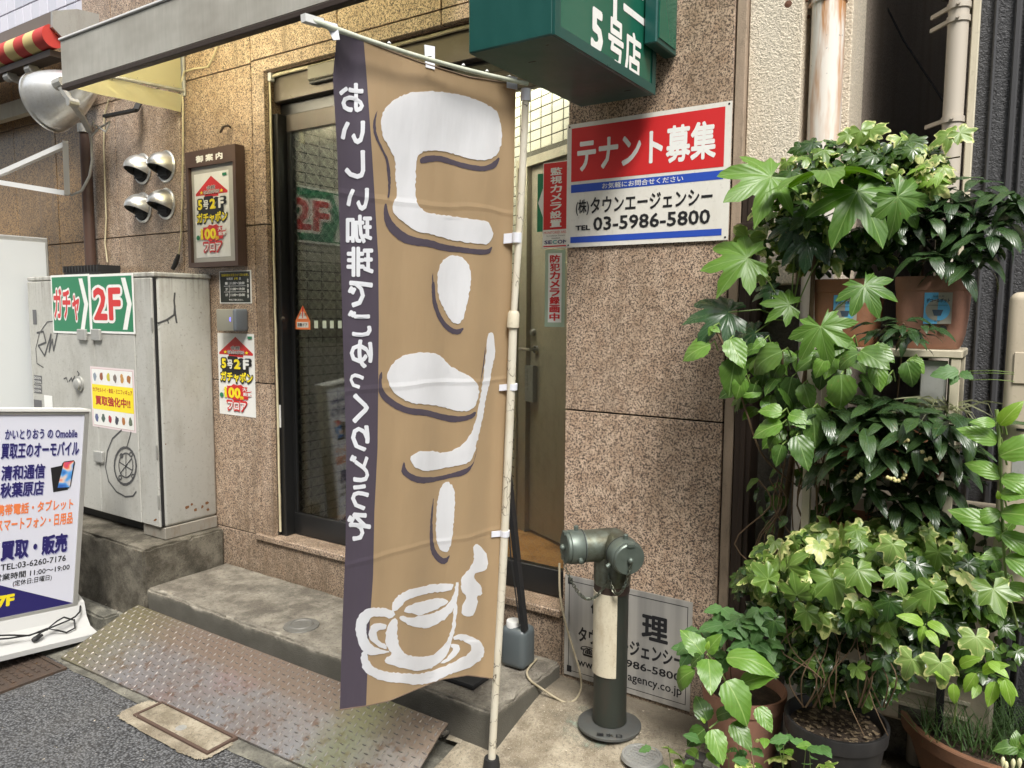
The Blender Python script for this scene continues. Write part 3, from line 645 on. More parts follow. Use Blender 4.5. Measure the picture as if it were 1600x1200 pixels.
mb=MB(); mb.box(xb-.2,xb-.16,yb,2.6,2.6,2.64); mb.box(xa+.04,xa+.08,yb,2.6,2.6,2.64); mb.box(xb-.2,xb-.16,yb,2.6,3.3,3.34); mb.build('wall_bracket',gm,gs_)
for x,y in ((xa+.12,ya+.16),(xb-.05,yb-.1)):
    mb=MB(); mb.box(x-.012,x+.012,y-.003,y+.003,Zb-.0008,Zb+.001); mb.build('drain_slot',M['blackm'],gs_)
q=onY(1055,88,2.585); g2=thing('green_wall_box','small plain green box sign fixed behind the big hanging sign','sign',(q.x,2.58,q.z))
mb=MB(); mb.bbox(-1.09,q.x,2.42,2.595,q.z,3.6,.004); mb.build('housing',gm,g2)
mb=MB(); mb.box(q.x,q.x+.003,2.437,2.58,q.z+.02,3.58); mb.build('face_panel',gface,g2)
# ================================================================== guide board and posters on the left wall
gb=thing('guide_board','brown framed notice case with white heading above the black hours notice','notice case',(-3.6,D,1.85))
f6=FY(D-.06); r=(f6.uv(292,330)[0],f6.uv(370,415)[1],f6.uv(369,300)[0],f6.uv(369,224)[1])
mb=MB(); W=r[2]-r[0]; H=r[3]-r[1]; fw=.024
plate(mb,f6,r,-.056,-.02)
for a in ((r[0],r[1],r[0]+fw,r[3]),(r[2]-fw,r[1],r[2],r[3]),(r[0]+fw,r[1],r[2]-fw,r[1]+fw*1.1),(r[0]+fw,r[3]-H*.135,r[2]-fw,r[3])): plate(mb,f6,a,-.02,0)
mb.build('case',M['brownpaint'],gb)
mb=MB(); quad(mb,f6,(r[0]+fw,r[1]+fw,r[2]-fw,r[3]-H*.135),-.0190); mb.build('pin_board',mat('grey_felt',(.42,.41,.38),.8),gb)
mb=MB(); put_text(mb,'御 案 内',f6,sub(r,.22,.045,.76,.105),.0006,0,.04); mb.build('lettering',M['whiteb'],gb)
def gacha(fr,rr,name,label,n=0.0006,smudge=False):
    t=thing(name,label,'poster',fr.at(rr[0],rr[1],n)); k=[n]
    def ly(): k[0]+=.0005; return k[0]
    m=MB(); quad(m,fr,rr,n); m.build('paper',M['whiteb'],t)
    R=lambda a,b,c,d: sub(rr,a,b,c,d); P=lambda L:[(rr[0]+(rr[2]-rr[0])*a,rr[3]-(rr[3]-rr[1])*b) for a,b in L]
    m=MB(); poly(m,fr,P([(.5,.04),(.96,.235),(.96,.26),(.04,.26),(.04,.235)]),ly()); quad(m,fr,R(.30,.25,.70,.285),k[0]); m.build('roof_outline',M['red'],t)
    m=MB(); poly(m,fr,P([(.5,.055),(.9,.232),(.1,.232)]),ly()); m.build('roof_field',M['red'],t)
    m=MB(); put_text(m,'会館',fr,R(.36,.15,.62,.20),ly(),0,.08); put_text(m,'GACHAPON',fr,R(.27,.205,.73,.25),k[0],0,.10); m.build('white_print',M['whiteb'],t)
    m=MB(); put_text(m,'会館',fr,R(.36,.15,.62,.20),ly(),0,.02,ref=.08); put_text(m,'GACHAPON',fr,R(.27,.205,.73,.25),k[0],0,.02,ref=.1); m.build('small_print',M['brownpaint'],t)
    m=MB(); l=ly()
    for cx in (.22,.80):
        S=[]
        for i in range(10):
            a=PI/2+i*PI/5; q=.055 if i%2==0 else .024; S.append((cx+q*math.cos(a),.228-q*.45*math.sin(a)))
        poly(m,fr,P(S),l)
    m.build('star',M['yellow'],t)
    m=MB(); l=ly(); put_text(m,'5号2F',fr,R(.10,.29,.90,.44),l,0,.11,ref=.02); put_text(m,'ガチャポン',fr,R(.07,.455,.95,.60),l,0,.11,ref=.02)
    quad(m,fr,R(.12,.40,.85,.50),l); m.build('black_outline',M['ink'],t)
    m=MB(); l=ly(); put_text(m,'5',fr,R(.11,.31,.24,.43),l,0,.05); put_text(m,'2',fr,R(.45,.31,.63,.43),l,0,.05); put_text(m,'ガチャポン',fr,R(.07,.465,.95,.59),l,0,.04); m.build('yellow_lettering',M['yellow'],t)
    m=MB(); put_text(m,'号',fr,R(.27,.32,.42,.43),l,0,.03); put_text(m,'F',fr,R(.70,.31,.86,.43),l,0,.05); m.build('white_lettering',M['whiteb'],t)
    S=[]
    for i in range(24):
        a=2*PI*i/24; q=1.0 if i%2 else .82; S.append((.53+.40*q*math.cos(a),.715-.105*q*math.sin(a)))
    m=MB(); poly(m,fr,P(S),ly()); m.build('burst',M['red'],t)
    m=MB(); l=ly(); put_text(m,'100',fr,R(.17,.655,.62,.79),l,0,.05); put_text(m,'台',fr,R(.60,.75,.70,.795),l,0,.03); m.build('yellow_number',M['yellow'],t)
    m=MB(); put_text(m,'大量',fr,R(.67,.645,.90,.695),l,0,.03); put_text(m,'設置',fr,R(.69,.705,.90,.75),l,0,.03); m.build('white_small_lettering',M['whiteb'],t)
    m=MB(); put_text(m,'フロア',fr,R(.24,.82,.78,.94),ly(),0,.11,ref=.03); m.build('red_outline',M['red'],t)
    m=MB(); put_text(m,'フロア',fr,R(.26,.835,.76,.93),ly(),0,.03); m.build('floor_lettering',M['whiteb'],t)
    m=MB(); quad(m,fr,R(.84,.03,.96,.06),l); C_=[(.09+.055*math.cos(a*PI/6),.76-.03*math.sin(a*PI/6)) for a in range(12)]; poly(m,fr,P(C_),l); m.build('green_mark',M['green'],t)
    return t
fb=FY(D-.0787)   # sheet pinned on the felt (board face stands 19 mm behind the case front)
fb=FY(D-.06+.0183)
q0=fb.uv(304,300); q1=fb.uv(358,300)
gacha(fb,(q0[0],fb.uv(330,402)[1],q1[0],fb.uv(330,269)[1]),'framed_poster','red arrow house poster pinned inside the brown notice case')
fw_=FY(D-.0015)
q0=fw_.uv(341,560); q1=fw_.uv(398,560)
gacha(fw_,(q0[0],fw_.uv(368,649)[1],q1[0],fw_.uv(368,521)[1]),'wall_poster','red arrow house poster taped to the granite below the grey dispenser')
# hours board
r=fw_.rect(343,424,394,474); hb=thing('hours_notice','small black opening hours notice with white lines above the grey dispenser','notice',fw_.at(r[0],r[1]))
mb=MB(); plate(mb,fw_,r,0,.003); mb.build('white_border',M['whiteb'],hb)
mb=MB(); quad(mb,fw_,sub(r,.03,.03,.97,.97),.0036); mb.build('black_field',mat('blackboard',(.02,.025,.022),.4),hb)
mb=MB(); put_text(mb,'営業時間を変更させて頂きます。',fw_,sub(r,.08,.09,.93,.17),.0042,0,.03); put_text(mb,'5号',fw_,sub(r,.48,.20,.60,.28),.0042,0,.03); mb.build('yellow_lettering',M['yellow'],hb)
mb=MB()
for t_,a in (('秋葉原',(.24,.20,.44,.28)),('店',(.63,.20,.70,.28)),('11:00～20:00',(.36,.34,.80,.42)),('2F',(.2,.52,.27,.60)),('11:00～19:30',(.36,.52,.80,.60)),('1F',(.2,.70,.27,.78)),('11:00～20:00',(.36,.70,.80,.78)),('予めご了承ください。',(.30,.86,.75,.92))):
    put_text(mb,t_,fw_,sub(r,*a),.0042,0,.03)
for y in (.46,.64): quad(mb,fw_,sub(r,.15,y,.83,y+.012),.0042)
quad(mb,fw_,sub(r,.19,.34,.27,.42),.0042); quad(mb,fw_,sub(r,.315,.34,.325,.82),.0042)
column_text(mb,'年中無休',fw_,sub(r,.88,.24,.93,.85),.0042,0,.03)
mb.build('white_lettering',M['whiteb'],hb)
# hand dispenser
dp=thing('hand_dispenser','grey and silver hand sanitiser dispenser with blue light on the granite','dispenser',(-3.5,D,1.5))
f5=FY(D-.07); r=f5.rect(339,484,373,519)
r=(f5.uv(339,500)[0],f5.uv(356,517)[1],f5.uv(366,500)[0],f5.uv(356,483)[1])
mb=MB(); mb.bbox(r[0],r[2],D-.075,D-.001,r[1],r[3],.006,seg=2); mb.build('body',mat('silver_plastic',(.36,.35,.29),.35,.4),dp,smooth=40)
mb=MB(); mb.bbox(r[2]+.001,r[2]+.028,D-.085,D-.001,r[1]-.002,r[3]+.002,.012,seg=3); mb.build('nozzle_cover',mat('blue_grey_plastic',(.13,.145,.16),.4),dp,smooth=40)
a=f5.uv(361,499); mb=MB(); quad(mb,FY(D-.0756),(a[0]-.004,a[1]-.010,a[0]+.004,a[1]+.010),0); mb.build('status_light',mat('blue_led',(.05,.05,.6),.4,emit=(.15,.15,1.0),es=1.5),dp)
# ================================================================== grey utility cabinet
CY=2.254; cx1=-3.713; cx0=onY(50,600,CY).x; cz0=.452; cz1=1.785
cm=worn('cabinet_grey',(.45,.445,.41),.45,.12,(.25,.225,.185),.6,.8,.45,.3); g=N(cm); _c=g.b.inputs['Base Color'].links[0].from_socket; _z=g.n('ShaderNodeSeparateXYZ'); g.l(g.pos(),_z.inputs[0]); _d=g.noise(g.pos(False,(40,40,1.2)),1,4,.6); _t=g.math('MULTIPLY',g.ramp(_d,[(.48,0),(.66,.6)]),g.ramp(g.math('SUBTRACT',_z.outputs['Z'],1.0),[(.60,0),(.80,1)])); _c=g.mix(_t,_c,(.12,.10,.075)); _b=g.noise(g.pos(),55,5,.7); _c=g.mix(g.ramp(_b,[(.62,0),(.68,.6)]),_c,(.15,.12,.09)); g.col(_c)
cb=thing('utility_cabinet','tall weathered grey steel utility cabinet standing on the concrete plinth','cabinet',((cx0+cx1)/2,2.4,.385))
mb=MB(); mb.bbox(cx0,cx1,CY+.022,2.598,cz0,cz1,.02,seg=3); mb.build('casing',cm,cb,smooth=40)
mb=MB(); mb.bbox(cx0-.006,cx1+.006,CY+.005,2.599,cz1-.012,cz1+.014,.006); mb.build('top_cap',cm,cb)
mid=onY(146,500,CY).x; jr=onY(213,600,CY).x
for a,b in ((cx0+.004,mid-.003),(mid+.003,jr-.002)):
    mb=MB(); mb.bbox(a,b,CY,CY+.021,cz0+.004,cz1-.016,.004); mb.build('cabinet_door',cm,cb)
mb=MB(); mb.bbox(jr+.002,cx1-.016,CY+.003,CY+.021,cz0+.004,cz1-.016,.004); mb.build('side_post',cm,cb)
mb=MB(); mb.box(cx1-.014,cx1-.004,CY+.012,CY+.024,cz0+.01,cz1-.02); mb.build('door_gap',M['blackm'],cb)
fc=FY(CY-.0005)
for p in ((131,523),(153,523),(157,713)):
    a=fc.uv(*p); mb=MB(); mb.bbox(a[0]-.045,a[0]+.045,CY-.018,CY-.0003,a[1]-.032,a[1]+.032,.004); mb.build('latch',M['galv'],cb)
a=fc.uv(125,600); mb=MB(); mb.lathe([(0,.03),(.022,.03),(.032,.024),(.034,.012),(.045,.01),(.045,0)],(a[0],CY,a[1]),(0,-1,0),20); mb.build('key_boss',M['galv'],cb,smooth=40)
mb=MB(); mb.box(cx0+.05,cx1-.03,CY+.06,2.59,.39,.4515); mb.build('recessed_base',M['blackm'],cb)
mb=MB(); mb.bbox(cx1-.05,cx1+.004,CY+.02,2.59,.388,.4516,.003); mb.bbox(jr-.02,cx1-.051,CY+.02,CY+.03,.388,.4516,.002); mb.build('base_flange',worn('rusty_flange',(.30,.28,.24),.5,.3,(.17,.08,.03),.7,3),cb)
mb=MB()
for p0,p1 in (((218,505),(219,520)),((218,700),(219,716)),((217,775),(218,785))):
    a=fc.uv(*p0); mb=MB(); mb.box(cx1-.022,cx1-.012,CY-.003,CY+.003,a[1]-.04,a[1]+.03); mb.build('hinge',M['galv'],cb)
# rust patches and graffiti
mb=MB(); fs=Fr((cx1+.0008,0,0),(0,1,0),(0,0,1))
def blob(mb,fr,px,py,r,n,k=9,mi=0):
    c=fr.uv(px,py); poly(mb,fr,[(c[0]+r*random.uniform(.5,1.2)*math.cos(2*PI*i/k),c[1]+r*random.uniform(.4,1.1)*math.sin(2*PI*i/k)) for i in range(k)],n)
for p in ((292,793,.016),(305,797,.012),(300,788,.008),(316,792,.010),(323,786,.014),(325,796,.012),(259,694,.004),(243,812,.01)): blob(mb,fs,p[0],p[1],p[2],0)
mb.build('rust_patch',mat('rust_brown',(.17,.075,.03),.9),cb)
mb=MB()
for pts,wd in (([(247,505),(260,500),(272,492),(273,478)],.010),([(273,458),(272,470),(274,492),(276,504)],.010),([(262,500),(263,505)],.007)): stroke(mb,fs,[fs.uv(*p) for p in pts],wd,.0004)
cir=lambda cx,cy,rx,ry,n=22:[(cx+rx*math.cos(2*PI*i/n),cy+ry*math.sin(2*PI*i/n)) for i in range(n)]
def st_(pts,wd,cl=False): stroke(mb,fc,[fc.uv(*p) for p in pts],wd,.0012,closed=cl)
st_(cir(196,728,17,29),.014,True); st_(cir(197,727,11,19),.008,True)
st_([(190,672),(176,685),(168,705),(165,730),(170,752),(182,768),(196,776),(208,775),(213,768)],.009)
for p in (((205,675),(198,700)),((197,710),(197,744)),((187,722),(207,735)),((188,740),(206,716))): st_(p,.007)
for p in ((190,712),(205,710),(208,744),(188,746)): st_(cir(p[0],p[1],2.2,3.2,8),.008,True)
st_([(90,501),(74,503),(62,520),(56,545),(58,568),(68,574)],.006); st_([(58,520),(68,518),(72,535),(60,540),(70,556),(80,522),(77,550),(82,530),(84,548),(90,520)],.012)
for s_ in ([(100,592),(104,590),(106,597)],[(108,596),(112,590),(113,596),(117,588)],[(121,580),(124,584),(122,588)]): st_(s_,.008)
mb.build('graffiti',mat('marker_black',(.07,.07,.072),.6),cb,kind='stuff')
# loose stickers on the cabinet (maker stickers kept as plain grey text blocks)
mb=MB(); r=fc.rect(51,484,58,507); quad(mb,fc,r,.0012); r=fc.rect(53,586,66,600); quad(mb,fc,r,.0012); r=fc.rect(53,600,66,615); quad(mb,fc,r,.0016); quad(mb,fc,fc.rect(53,624,66,640),.0012); mb.build('sticker',mat('grey_sticker',(.11,.11,.115),.5),cb)
mb=MB()
for rr_ in ((54,588,65,593),(54,594,65,599),(54,602,65,607),(54,608,65,613)): put_text(mb,'DOGMA',fc,fc.rect(*rr_),.0022)
mb.build('sticker_print',M['whiteb'],cb)
mb=MB(); quad(mb,fc,fc.rect(69,617,83,640),.0012); mb.build('label',M['whiteb'],cb)
# arrow signs stuck on the cabinet doors (they overlap, read as two sheets)
f7=FY(CY-.001)
def prect(fr,xl,xr,yt,yb):   # x from px columns at mid height, heights from px at the middle column
    ym=(yt+yb)/2; xm=(xl+xr)/2; return (fr.uv(xl,ym)[0],fr.uv(xm,yb)[1],fr.uv(xr,ym)[0],fr.uv(xm,yt)[1])
ra=prect(f7,82,141.5,429,521); rb=prect(f7,142,210,428,521)
g1=thing('capsule_toy_sign','green arrow sign with red katakana lettering on the cabinet','sign',f7.at(ra[0],ra[1]))
arrow_sign(f7,ra,'ガチャ',g1,.0,.003,(.06,.74))
g2=thing('second_floor_sign','green arrow sign reading 2F on the right cabinet door','sign',f7.at(rb[0],rb[1]))
arrow_sign(f7,rb,'2F',g2,.0,.003,(.08,.72))
# buy-back poster on the right cabinet door
r=prect(f7,143,211,575,671); pb=thing('buying_poster','yellow and white poster with red lettering on the cabinet door','poster',f7.at(r[0],r[1]))
mb=MB(); quad(mb,f7,r,.0); mb.build('paper',mat('pink_white_paper',(.72,.62,.62),.5),pb)
mb=MB(); quad(mb,f7,sub(r,.03,.03,.97,.97),.0004); mb.build('thin_border',mat('pink_print',(.45,.16,.18),.5),pb)
mb=MB(); quad(mb,f7,sub(r,.035,.035,.965,.965),.0008); mb.build('white_field',M['whiteb'],pb)
mb=MB(); quad(mb,f7,sub(r,.03,.29,.97,.70),.0012); mb.build('yellow_band',M['yellow'],pb)
mb=MB(); put_text(mb,'カプセルトイ・食玩・ミニフィギュア',f7,sub(r,.05,.335,.95,.415),.0016,0,.02); put_text(mb,'買取強化中!!',f7,sub(r,.10,.47,.90,.63),.0016,0,.04); mb.build('red_lettering',mat('dark_red_ink',(.42,.02,.015),.5),pb)
cols=[(.25,.30,.36),(.30,.10,.05),(.55,.48,.05),(.18,.14,.12),(.50,.25,.06),(.36,.14,.03),(.10,.12,.25),(.08,.12,.10),(.35,.03,.05),(.05,.05,.07),(.40,.16,.04),(.12,.15,.10)]
for i in range(12):
    c_=i%6; y0_=.05 if i<6 else .73; mb=MB()
    cx_=.115+c_*.155; S=[]
    for k in range(12):
        a=2*PI*k/12; q=random.uniform(.6,1); S.append((cx_+.05*q*math.cos(a),y0_+.11+.085*q*math.sin(a)))
    poly(mb,f7,[(r[0]+(r[2]-r[0])*a,r[3]-(r[3]-r[1])*b) for a,b in S],.0016); mb.build('toy_picture',mat('toy_ink',cols[i],.5),pb)
# ventilation lattice object on top of the cabinet
vb=thing('ribbed_black_box','small black ribbed box lying on top of the grey cabinet','box',(-4.4,2.5,cz1+.014))
a=onY(115,420,2.5); b=onY(172,412,2.5)
mb=MB(); mb.box(a.x,b.x,2.44,2.56,cz1+.015,cz1+.045); mb.build('body',M['blackm'],vb)
for i in range(12):
    x=a.x+(b.x-a.x)*(i+.3)/12; mb=MB(); mb.box(x,x+.012,2.43,2.57,cz1+.046,cz1+.085); mb.build('fin',M['blackm'],vb)
# ================================================================== white light box at far left
lb=thing('white_lightbox','tall plain white box sign at the far left edge behind the cabinet','box sign',(-5.2,2.2,0))
XL=-5.1; q=onX(75,372,XL); z1=q.z
mb=MB(); mb.bbox(XL-.16,XL,1.2,q.y,.5,z1,.006); mb.build('housing',M['galv'],lb)
mb=MB(); mb.box(XL+.0005,XL+.004,1.23,q.y-.02,.52,z1-.03); mb.build('face_panel',mat('milky_panel',(.60,.62,.62),.3),lb)
mb=MB(); mb.bbox(XL-.14,XL-.02,1.4,q.y-.1,.0,.5,.01); mb.build('foot',M['galv'],lb)
# ================================================================== leaning floor sign (mobile phone shop)
XS_=-3.80
A0=onX(139,643,XS_); A1=onX(120,948,XS_)
V=(A0-A1).normalized(); U=Vector((0,V.z,-V.y))
if U.y<0: U=-U
fo=Fr(A1,U,V); Hh=(A0-A1).length
fs_=thing('floor_sign','white illuminated stand sign with navy and orange lettering leaning on the kerb','floor sign',(XS_,1.6,0))
Wd=.46
silver=mat('silver_frame',(.55,.55,.53),.35,.6); face=mat('white_sign_face',(.66,.67,.76),.25)
mb=MB(); 
def fbx(mb,u0,u1,v0,v1,n0,n1): plate(mb,fo,(u0,v0,u1,v1),n0,n1)
fbx(mb,-Wd,0,0,Hh,-.09,-.012); mb.build('core',silver,fs_)
mb=MB()
for a in ((-Wd,-Wd+.022,.0,Hh),(-.022,0,.0,Hh),(-Wd+.022,-.022,Hh-.014,Hh),(-Wd+.022,-.022,0,.022)): fbx(mb,a[0],a[1],a[2],a[3],-.012,.006)
mb.build('frame',silver,fs_)
mb=MB(); fbx(mb,-Wd+.022,-.022,.022,Hh-.014,-.011,0); mb.build('face_panel',face,fs_)
mb=MB(); fbx(mb,-Wd-.004,.004,Hh,Hh+.012,-.095,.012); mb.build('top_cap',M['white'],fs_)
def otext(mb,s,x0,y0,x1,y1,b,n=.001,k=0):   # px of left-bottom.. given as centre heights at both ends
    pass
def orow(mb,s,xl,xr,ytl,ybl,b=.02,n=.0012,ref=None):
    """row of text: px of the left and right ends, top and bottom heights (px) read at the right end"""
    top=fo.uv(xr,ytl); bot=fo.uv(xr,ybl); lft=fo.uv(xl,(ytl+ybl)/2+ (xr-xl)*.12)
    put_text(mb,s,fo,(lft[0],bot[1],top[0],top[1]),n,0,b,ref=ref)
shadow=mat('pale_blue_shadow',(.35,.36,.55),.4)
rows=[('かいとりおう の Omobile',7,121,669,684,.012),('買取王のオーモバイル',1,124,689,712,.02),('清和通信',1.5,71,724,747,.02),('秋葉原店',0,69,750,773,.02)]
rows.append(('買取・販売',1,106,832,862,.035))
for s,xl,xr,t0,b0,bo in rows:
    mb=MB(); orow(mb,s,xl,xr,t0,b0,bo+.012); mb.build('navy_lettering',M['navy'],fs_)
    mb=MB(); orow(mb,s,xl+1.2,xr+1.2,t0+1.2,b0+1.2,bo+.016,.0006); mb.build('letter_shadow',shadow,fs_)
for a_ in (('携帯電話・タブレット',-6,115,778,795,.03),('スマートフォン・日用品',-6,114,800,818,.03)): mb=MB(); orow(mb,*a_); mb.build('orange_lettering',M['orange'],fs_)
for a_ in (('TEL:03-6260-7176',1,103,867,876,.012),('営業時間 11:00～19:00',-9,109,880,890,.012),('(定休日:日曜日)',20,81,897,907,.008)): mb=MB(); orow(mb,*a_); mb.build('black_lettering',M['ink'],fs_)
mb=MB(); a=fo.uv(115,943); b=fo.uv(-60,890); t0_=fo.uv(114,944); t1_=fo.uv(2,917); sl_=(t1_[1]-t0_[1])/(t1_[0]-t0_[0]); poly(mb,fo,[(-.022,.022),(-.023,.024),(-Wd+.023,.024+sl_*(-Wd+.046)),(-Wd+.023,.022)],.0008); mb.build('navy_triangle',M['navy'],fs_)
mb=MB(); c0=fo.uv(-6,952); c1=fo.uv(23,927); put_text(mb,'7F',fo,(c0[0],c0[1]+.004,c1[0],c1[1]),.0014,0,.06); mb.build('yellow_lettering',M['yellow'],fs_)
# phones printed on the face
mb=MB(); pts=lambda L:[fo.uv(*p) for p in L]
poly(mb,fo,pts([(79,731),(98,727),(106,765),(83,769)]),.0014); poly(mb,fo,pts([(97,724),(100,721),(115,719),(117,722),(110,760),(107,763),(88,764),(87,761)]),.0020); mb.build('phone_picture',M['ink'],fs_)
pm=mat('phone_screen_print',(.5,.1,.2),.3); g=N(pm); p=g.pos(False,(1,1,1)); wv=g.noise(p,16,1,.4,.5); g.col(g.ramp(wv,[(.3,(.02,.05,.35)),(.45,(.1,.35,.75)),(.55,(.75,.6,.5)),(.62,(.8,.15,.08)),(.75,(.5,.03,.2))]))
mb=MB(); poly(mb,fo,pts([(99.5,722.5),(115,720.5),(108.5,761),(89.5,762)]),.0026); mb.build('screen_picture',pm,fs_)
# flared base tray
G0=onX(145,980,XS_+.12)
mb=MB(); 
prof=[(-.07,.05),(.0,.02),(.03,-.045),(.07,-.085),(.13,-.10),(.15,-.102),(.15,-.125),(-.21,-.125),(-.21,-.102),(-.16,-.09),(-.11,-.02),(-.07,.05)]
vs=[fo.at(u,v,n) for u in (-Wd-.02,.035) for n,v in prof]; k=len(prof)
mb.add(vs,[(i,(i+1)%k,k+(i+1)%k,k+i) for i in range(k-1)]+[tuple(range(k-1)),tuple(k+i for i in range(k-1))[::-1]])
mb.build('flared_base',mat('scuffed_white_plastic',(.50,.50,.49),.4),fs_)
mb=MB(); 
def flo(px,py,n): u,v=fo.uv(px,py); return fo.at(u,v,n)
cab=[(124,946,.01),(118,953,.04),(108,959,.06),(96,964,.07),(80,969,.08),(66,974,.085),(50,980,.095),(38,988,.1)]
mb.tube([flo(*p) for p in cab],.004,7); mb.tube([flo(*p) for p in ((105,963,.065),(103,975,.085),(88,981,.095),(75,978,.09),(60,976,.085),(78,965,.07),(90,960,.06),(104,964,.065))],.004,7)
mb.tube([flo(*p) for p in ((60,977,.088),(30,985,.095),(0,990,.09),(-30,992,.09))],.004,7); mb.tube([flo(*p) for p in ((60,975,.088),(30,985.,.099),(0,985.,.09),(-30,986,.09))],.004,7)
mb.build('power_cord',M['blackm'],fs_,smooth=60)
mb=MB(); a=flo(38,990,.105); b=flo(50,984,.1); mb.tube([b,a],[.006,.013],10); mb.tube([a,a+(a-b).normalized()*.012],[.013,.010],10); mb.build('plug',M['blackm'],fs_,smooth=40)
# ================================================================== awning
aw=thing('shop_awning','grey fronted retractable awning with yellow side curtain above the notice case','awning',(-3.9,2.3,2.8))
XA=-3.912; a=onX(100,66,XA); b=onX(101,134,XA); Yb=b.y; zt,zb_=a.z,b.z
mb=MB(); mb.bbox(XA,-1.9,Yb-.012,Yb+.012,zb_,zt,.004); fm=mat('awning_valance',(.34,.33,.28),.4,.2); g=N(fm); p=g.pos(False,(1,1,.12)); n_=g.noise(p,55,4,.6); n2=g.noise(g.pos(False,(.5,1,1)),5,3,.6); g.col(g.mix(g.ramp(n2,[(.4,0),(.7,.5)]),g.mix(n_,(.36,.35,.30),(.52,.50,.44)),(.2,.17,.13))); g.rough(n_,.3,.45)
mb.build('front_board',fm,aw)
mb=MB(); mb.bbox(XA-.003,-1.9,Yb-.02,Yb+.016,zt,zt+.012,.003); mb.build('top_trim',M['white'],aw)
mb=MB(); mb.bbox(XA,-1.9,Yb-.016,Yb+.02,zb_-.022,zb_-.0005,.003); mb.build('bottom_trim',M['brown_metal'],aw)
yel=bpy.data.materials.new('yellow_canvas'); yel.use_nodes=True; b_=yel.node_tree.nodes['Principled BSDF']; g=N(yel); n_=g.noise(g.pos(),6,4,.6); g.col(g.mix(n_,(.80,.70,.30),(.88,.80,.45))); b_.inputs['Roughness'].default_value=.45
tl_=yel.node_tree.nodes.new('ShaderNodeBsdfTranslucent'); tl_.inputs[0].default_value=(1.0,.93,.52,1); ms_=yel.node_tree.nodes.new('ShaderNodeMixShader'); ms_.inputs[0].default_value=.7
g.l(b_.outputs[0],ms_.inputs[1]); g.l(tl_.outputs[0],ms_.inputs[2]); g.l(ms_.outputs[0],yel.node_tree.nodes['Material Output'].inputs[0])
def canvas(p00,p10,p11,p01,nx=16,ny=8,amp=.006):
    m=MB()
    for j in range(ny+1):
        for i in range(nx+1):
            u,v=i/nx,j/ny; q=Vector(p00).lerp(Vector(p10),u).lerp(Vector(p01).lerp(Vector(p11),u),v)
            q=q+Vector((1,0,0))*amp*math.sin(u*17+v*5)*(1 if amp else 0); m.v.append(tuple(q))
    m.f=[(j*(nx+1)+i,j*(nx+1)+i+1,(j+1)*(nx+1)+i+1,(j+1)*(nx+1)+i) for j in range(ny) for i in range(nx)]; m.m=[0]*len(m.f); return m
zr=onX(280,150,XA).z
cz_w=2.735
canvas((XA,Yb+.02,zb_-.004),(XA,2.585,onX(287,176,XA).z),(XA,2.585,onX(284,148,XA).z),(XA,Yb+.02,zb_+.09)).build('side_curtain',yel,aw,smooth=60)
canvas((XA+.02,Yb+.03,zb_+.10),(XA+.02,2.575,onX(284,148,XA).z+.01),(XA+.02,2.575,3.15),(XA+.02,Yb+.03,zt-.012),amp=.002).build('side_panel',yel,aw,smooth=60)
canvas((XA,Yb+.02,zt-.01),(-1.9,Yb+.02,zt-.01),(-1.9,2.59,zt+.22),(XA,2.59,zt+.22),20,8,0).build('roof_canvas',yel,aw,smooth=60)
mb=MB(); mb.tube([(XA+.02,Yb+.02,zb_+.085),(XA+.02,2.59,onX(284,146,XA).z+.01)],.010,8); mb.build('side_rail',M['galv'],aw,smooth=50)
for t_ in (.35,.52,.69,.86):
    y=Yb+.02+(2.585-Yb-.02)*t_; z=zb_+.085+(onX(284,146,XA).z-zb_-.075)*t_
    mb=MB(); mb.tube([(XA-.012,y,z-.03),(XA-.004,y+.012,z),(XA+.02,y+.03,z+.022)],.0025,6); mb.lathe([(.004,0),(.007,.001),(.007,.003),(.004,.004)],(XA-.012,y,z-.03),(-1,0,0),10); mb.build('lacing',M['creamtape'],aw)
mb=MB(); mb.bbox(XA-.004,XA+.03,2.585,2.599,onX(287,152,XA).z,3.7,.003); mb.build('wall_bar',M['galv'],aw)
al=thing('awning_lamp','lit strip light tucked up behind the grey awning front board','lamp',(-3.2,Yb+.08,2.84))
mb=MB(); mb.bbox(-3.80,-2.9,Yb+.05,Yb+.10,2.83,2.86,.004); mb.build('housing',M['white'],al)
mb=MB(); mb.tube([(-3.78,Yb+.075,2.812),(-2.92,Yb+.075,2.812)],.013,10); mb.build('tube',mat('lit_awning_tube',(1,1,1),.5,emit=(1.0,.90,.68),es=34.0),al)
# ================================================================== striped awning cassette further left
XC=onY(155,32,2.55).x
sa=thing('striped_awning','closed awning with a red and cream striped roll under a grey hood','awning',(-6,2.3,3))
cap=[onX(x,y,XC) for x,y in ((82,17),(120,14),(155,22),(155,42),(104,65),(82,42))]
fx2=Fr((XC,0,0),(0,1,0),(0,0,1)); P=[(q.y,q.z) for q in cap]
mb=MB(); mb.prism(P,fx2,-.02,0); mb.build('end_cap',M['galv'],sa)
mb=MB(); a,b=P[0],P[1]
mb.add([(x,y,z) for x in (XC-.021,-9.5) for y,z in (P[0],P[1],P[2],P[3],(P[3][0]-.02,P[3][1]),(P[2][0]-.02,P[2][1]-.02),(P[1][0],P[1][1]-.012),(P[0][0]+.01,P[0][1]-.016),(P[5][0]+.01,P[5][1]),(P[5][0],P[5][1]))],
   [(i,(i+1)%10,10+(i+1)%10,10+i) for i in range(10)]+[tuple(range(10)),tuple(range(10,20))[::-1]]); mb.build('hood',worn('taupe_hood',(.16,.13,.11),.45,.2,(.22,.19,.15),.4),sa)
qc=onX(88,55,XC); rad=(onX(88,38,XC)-onX(88,74,XC)).length/2
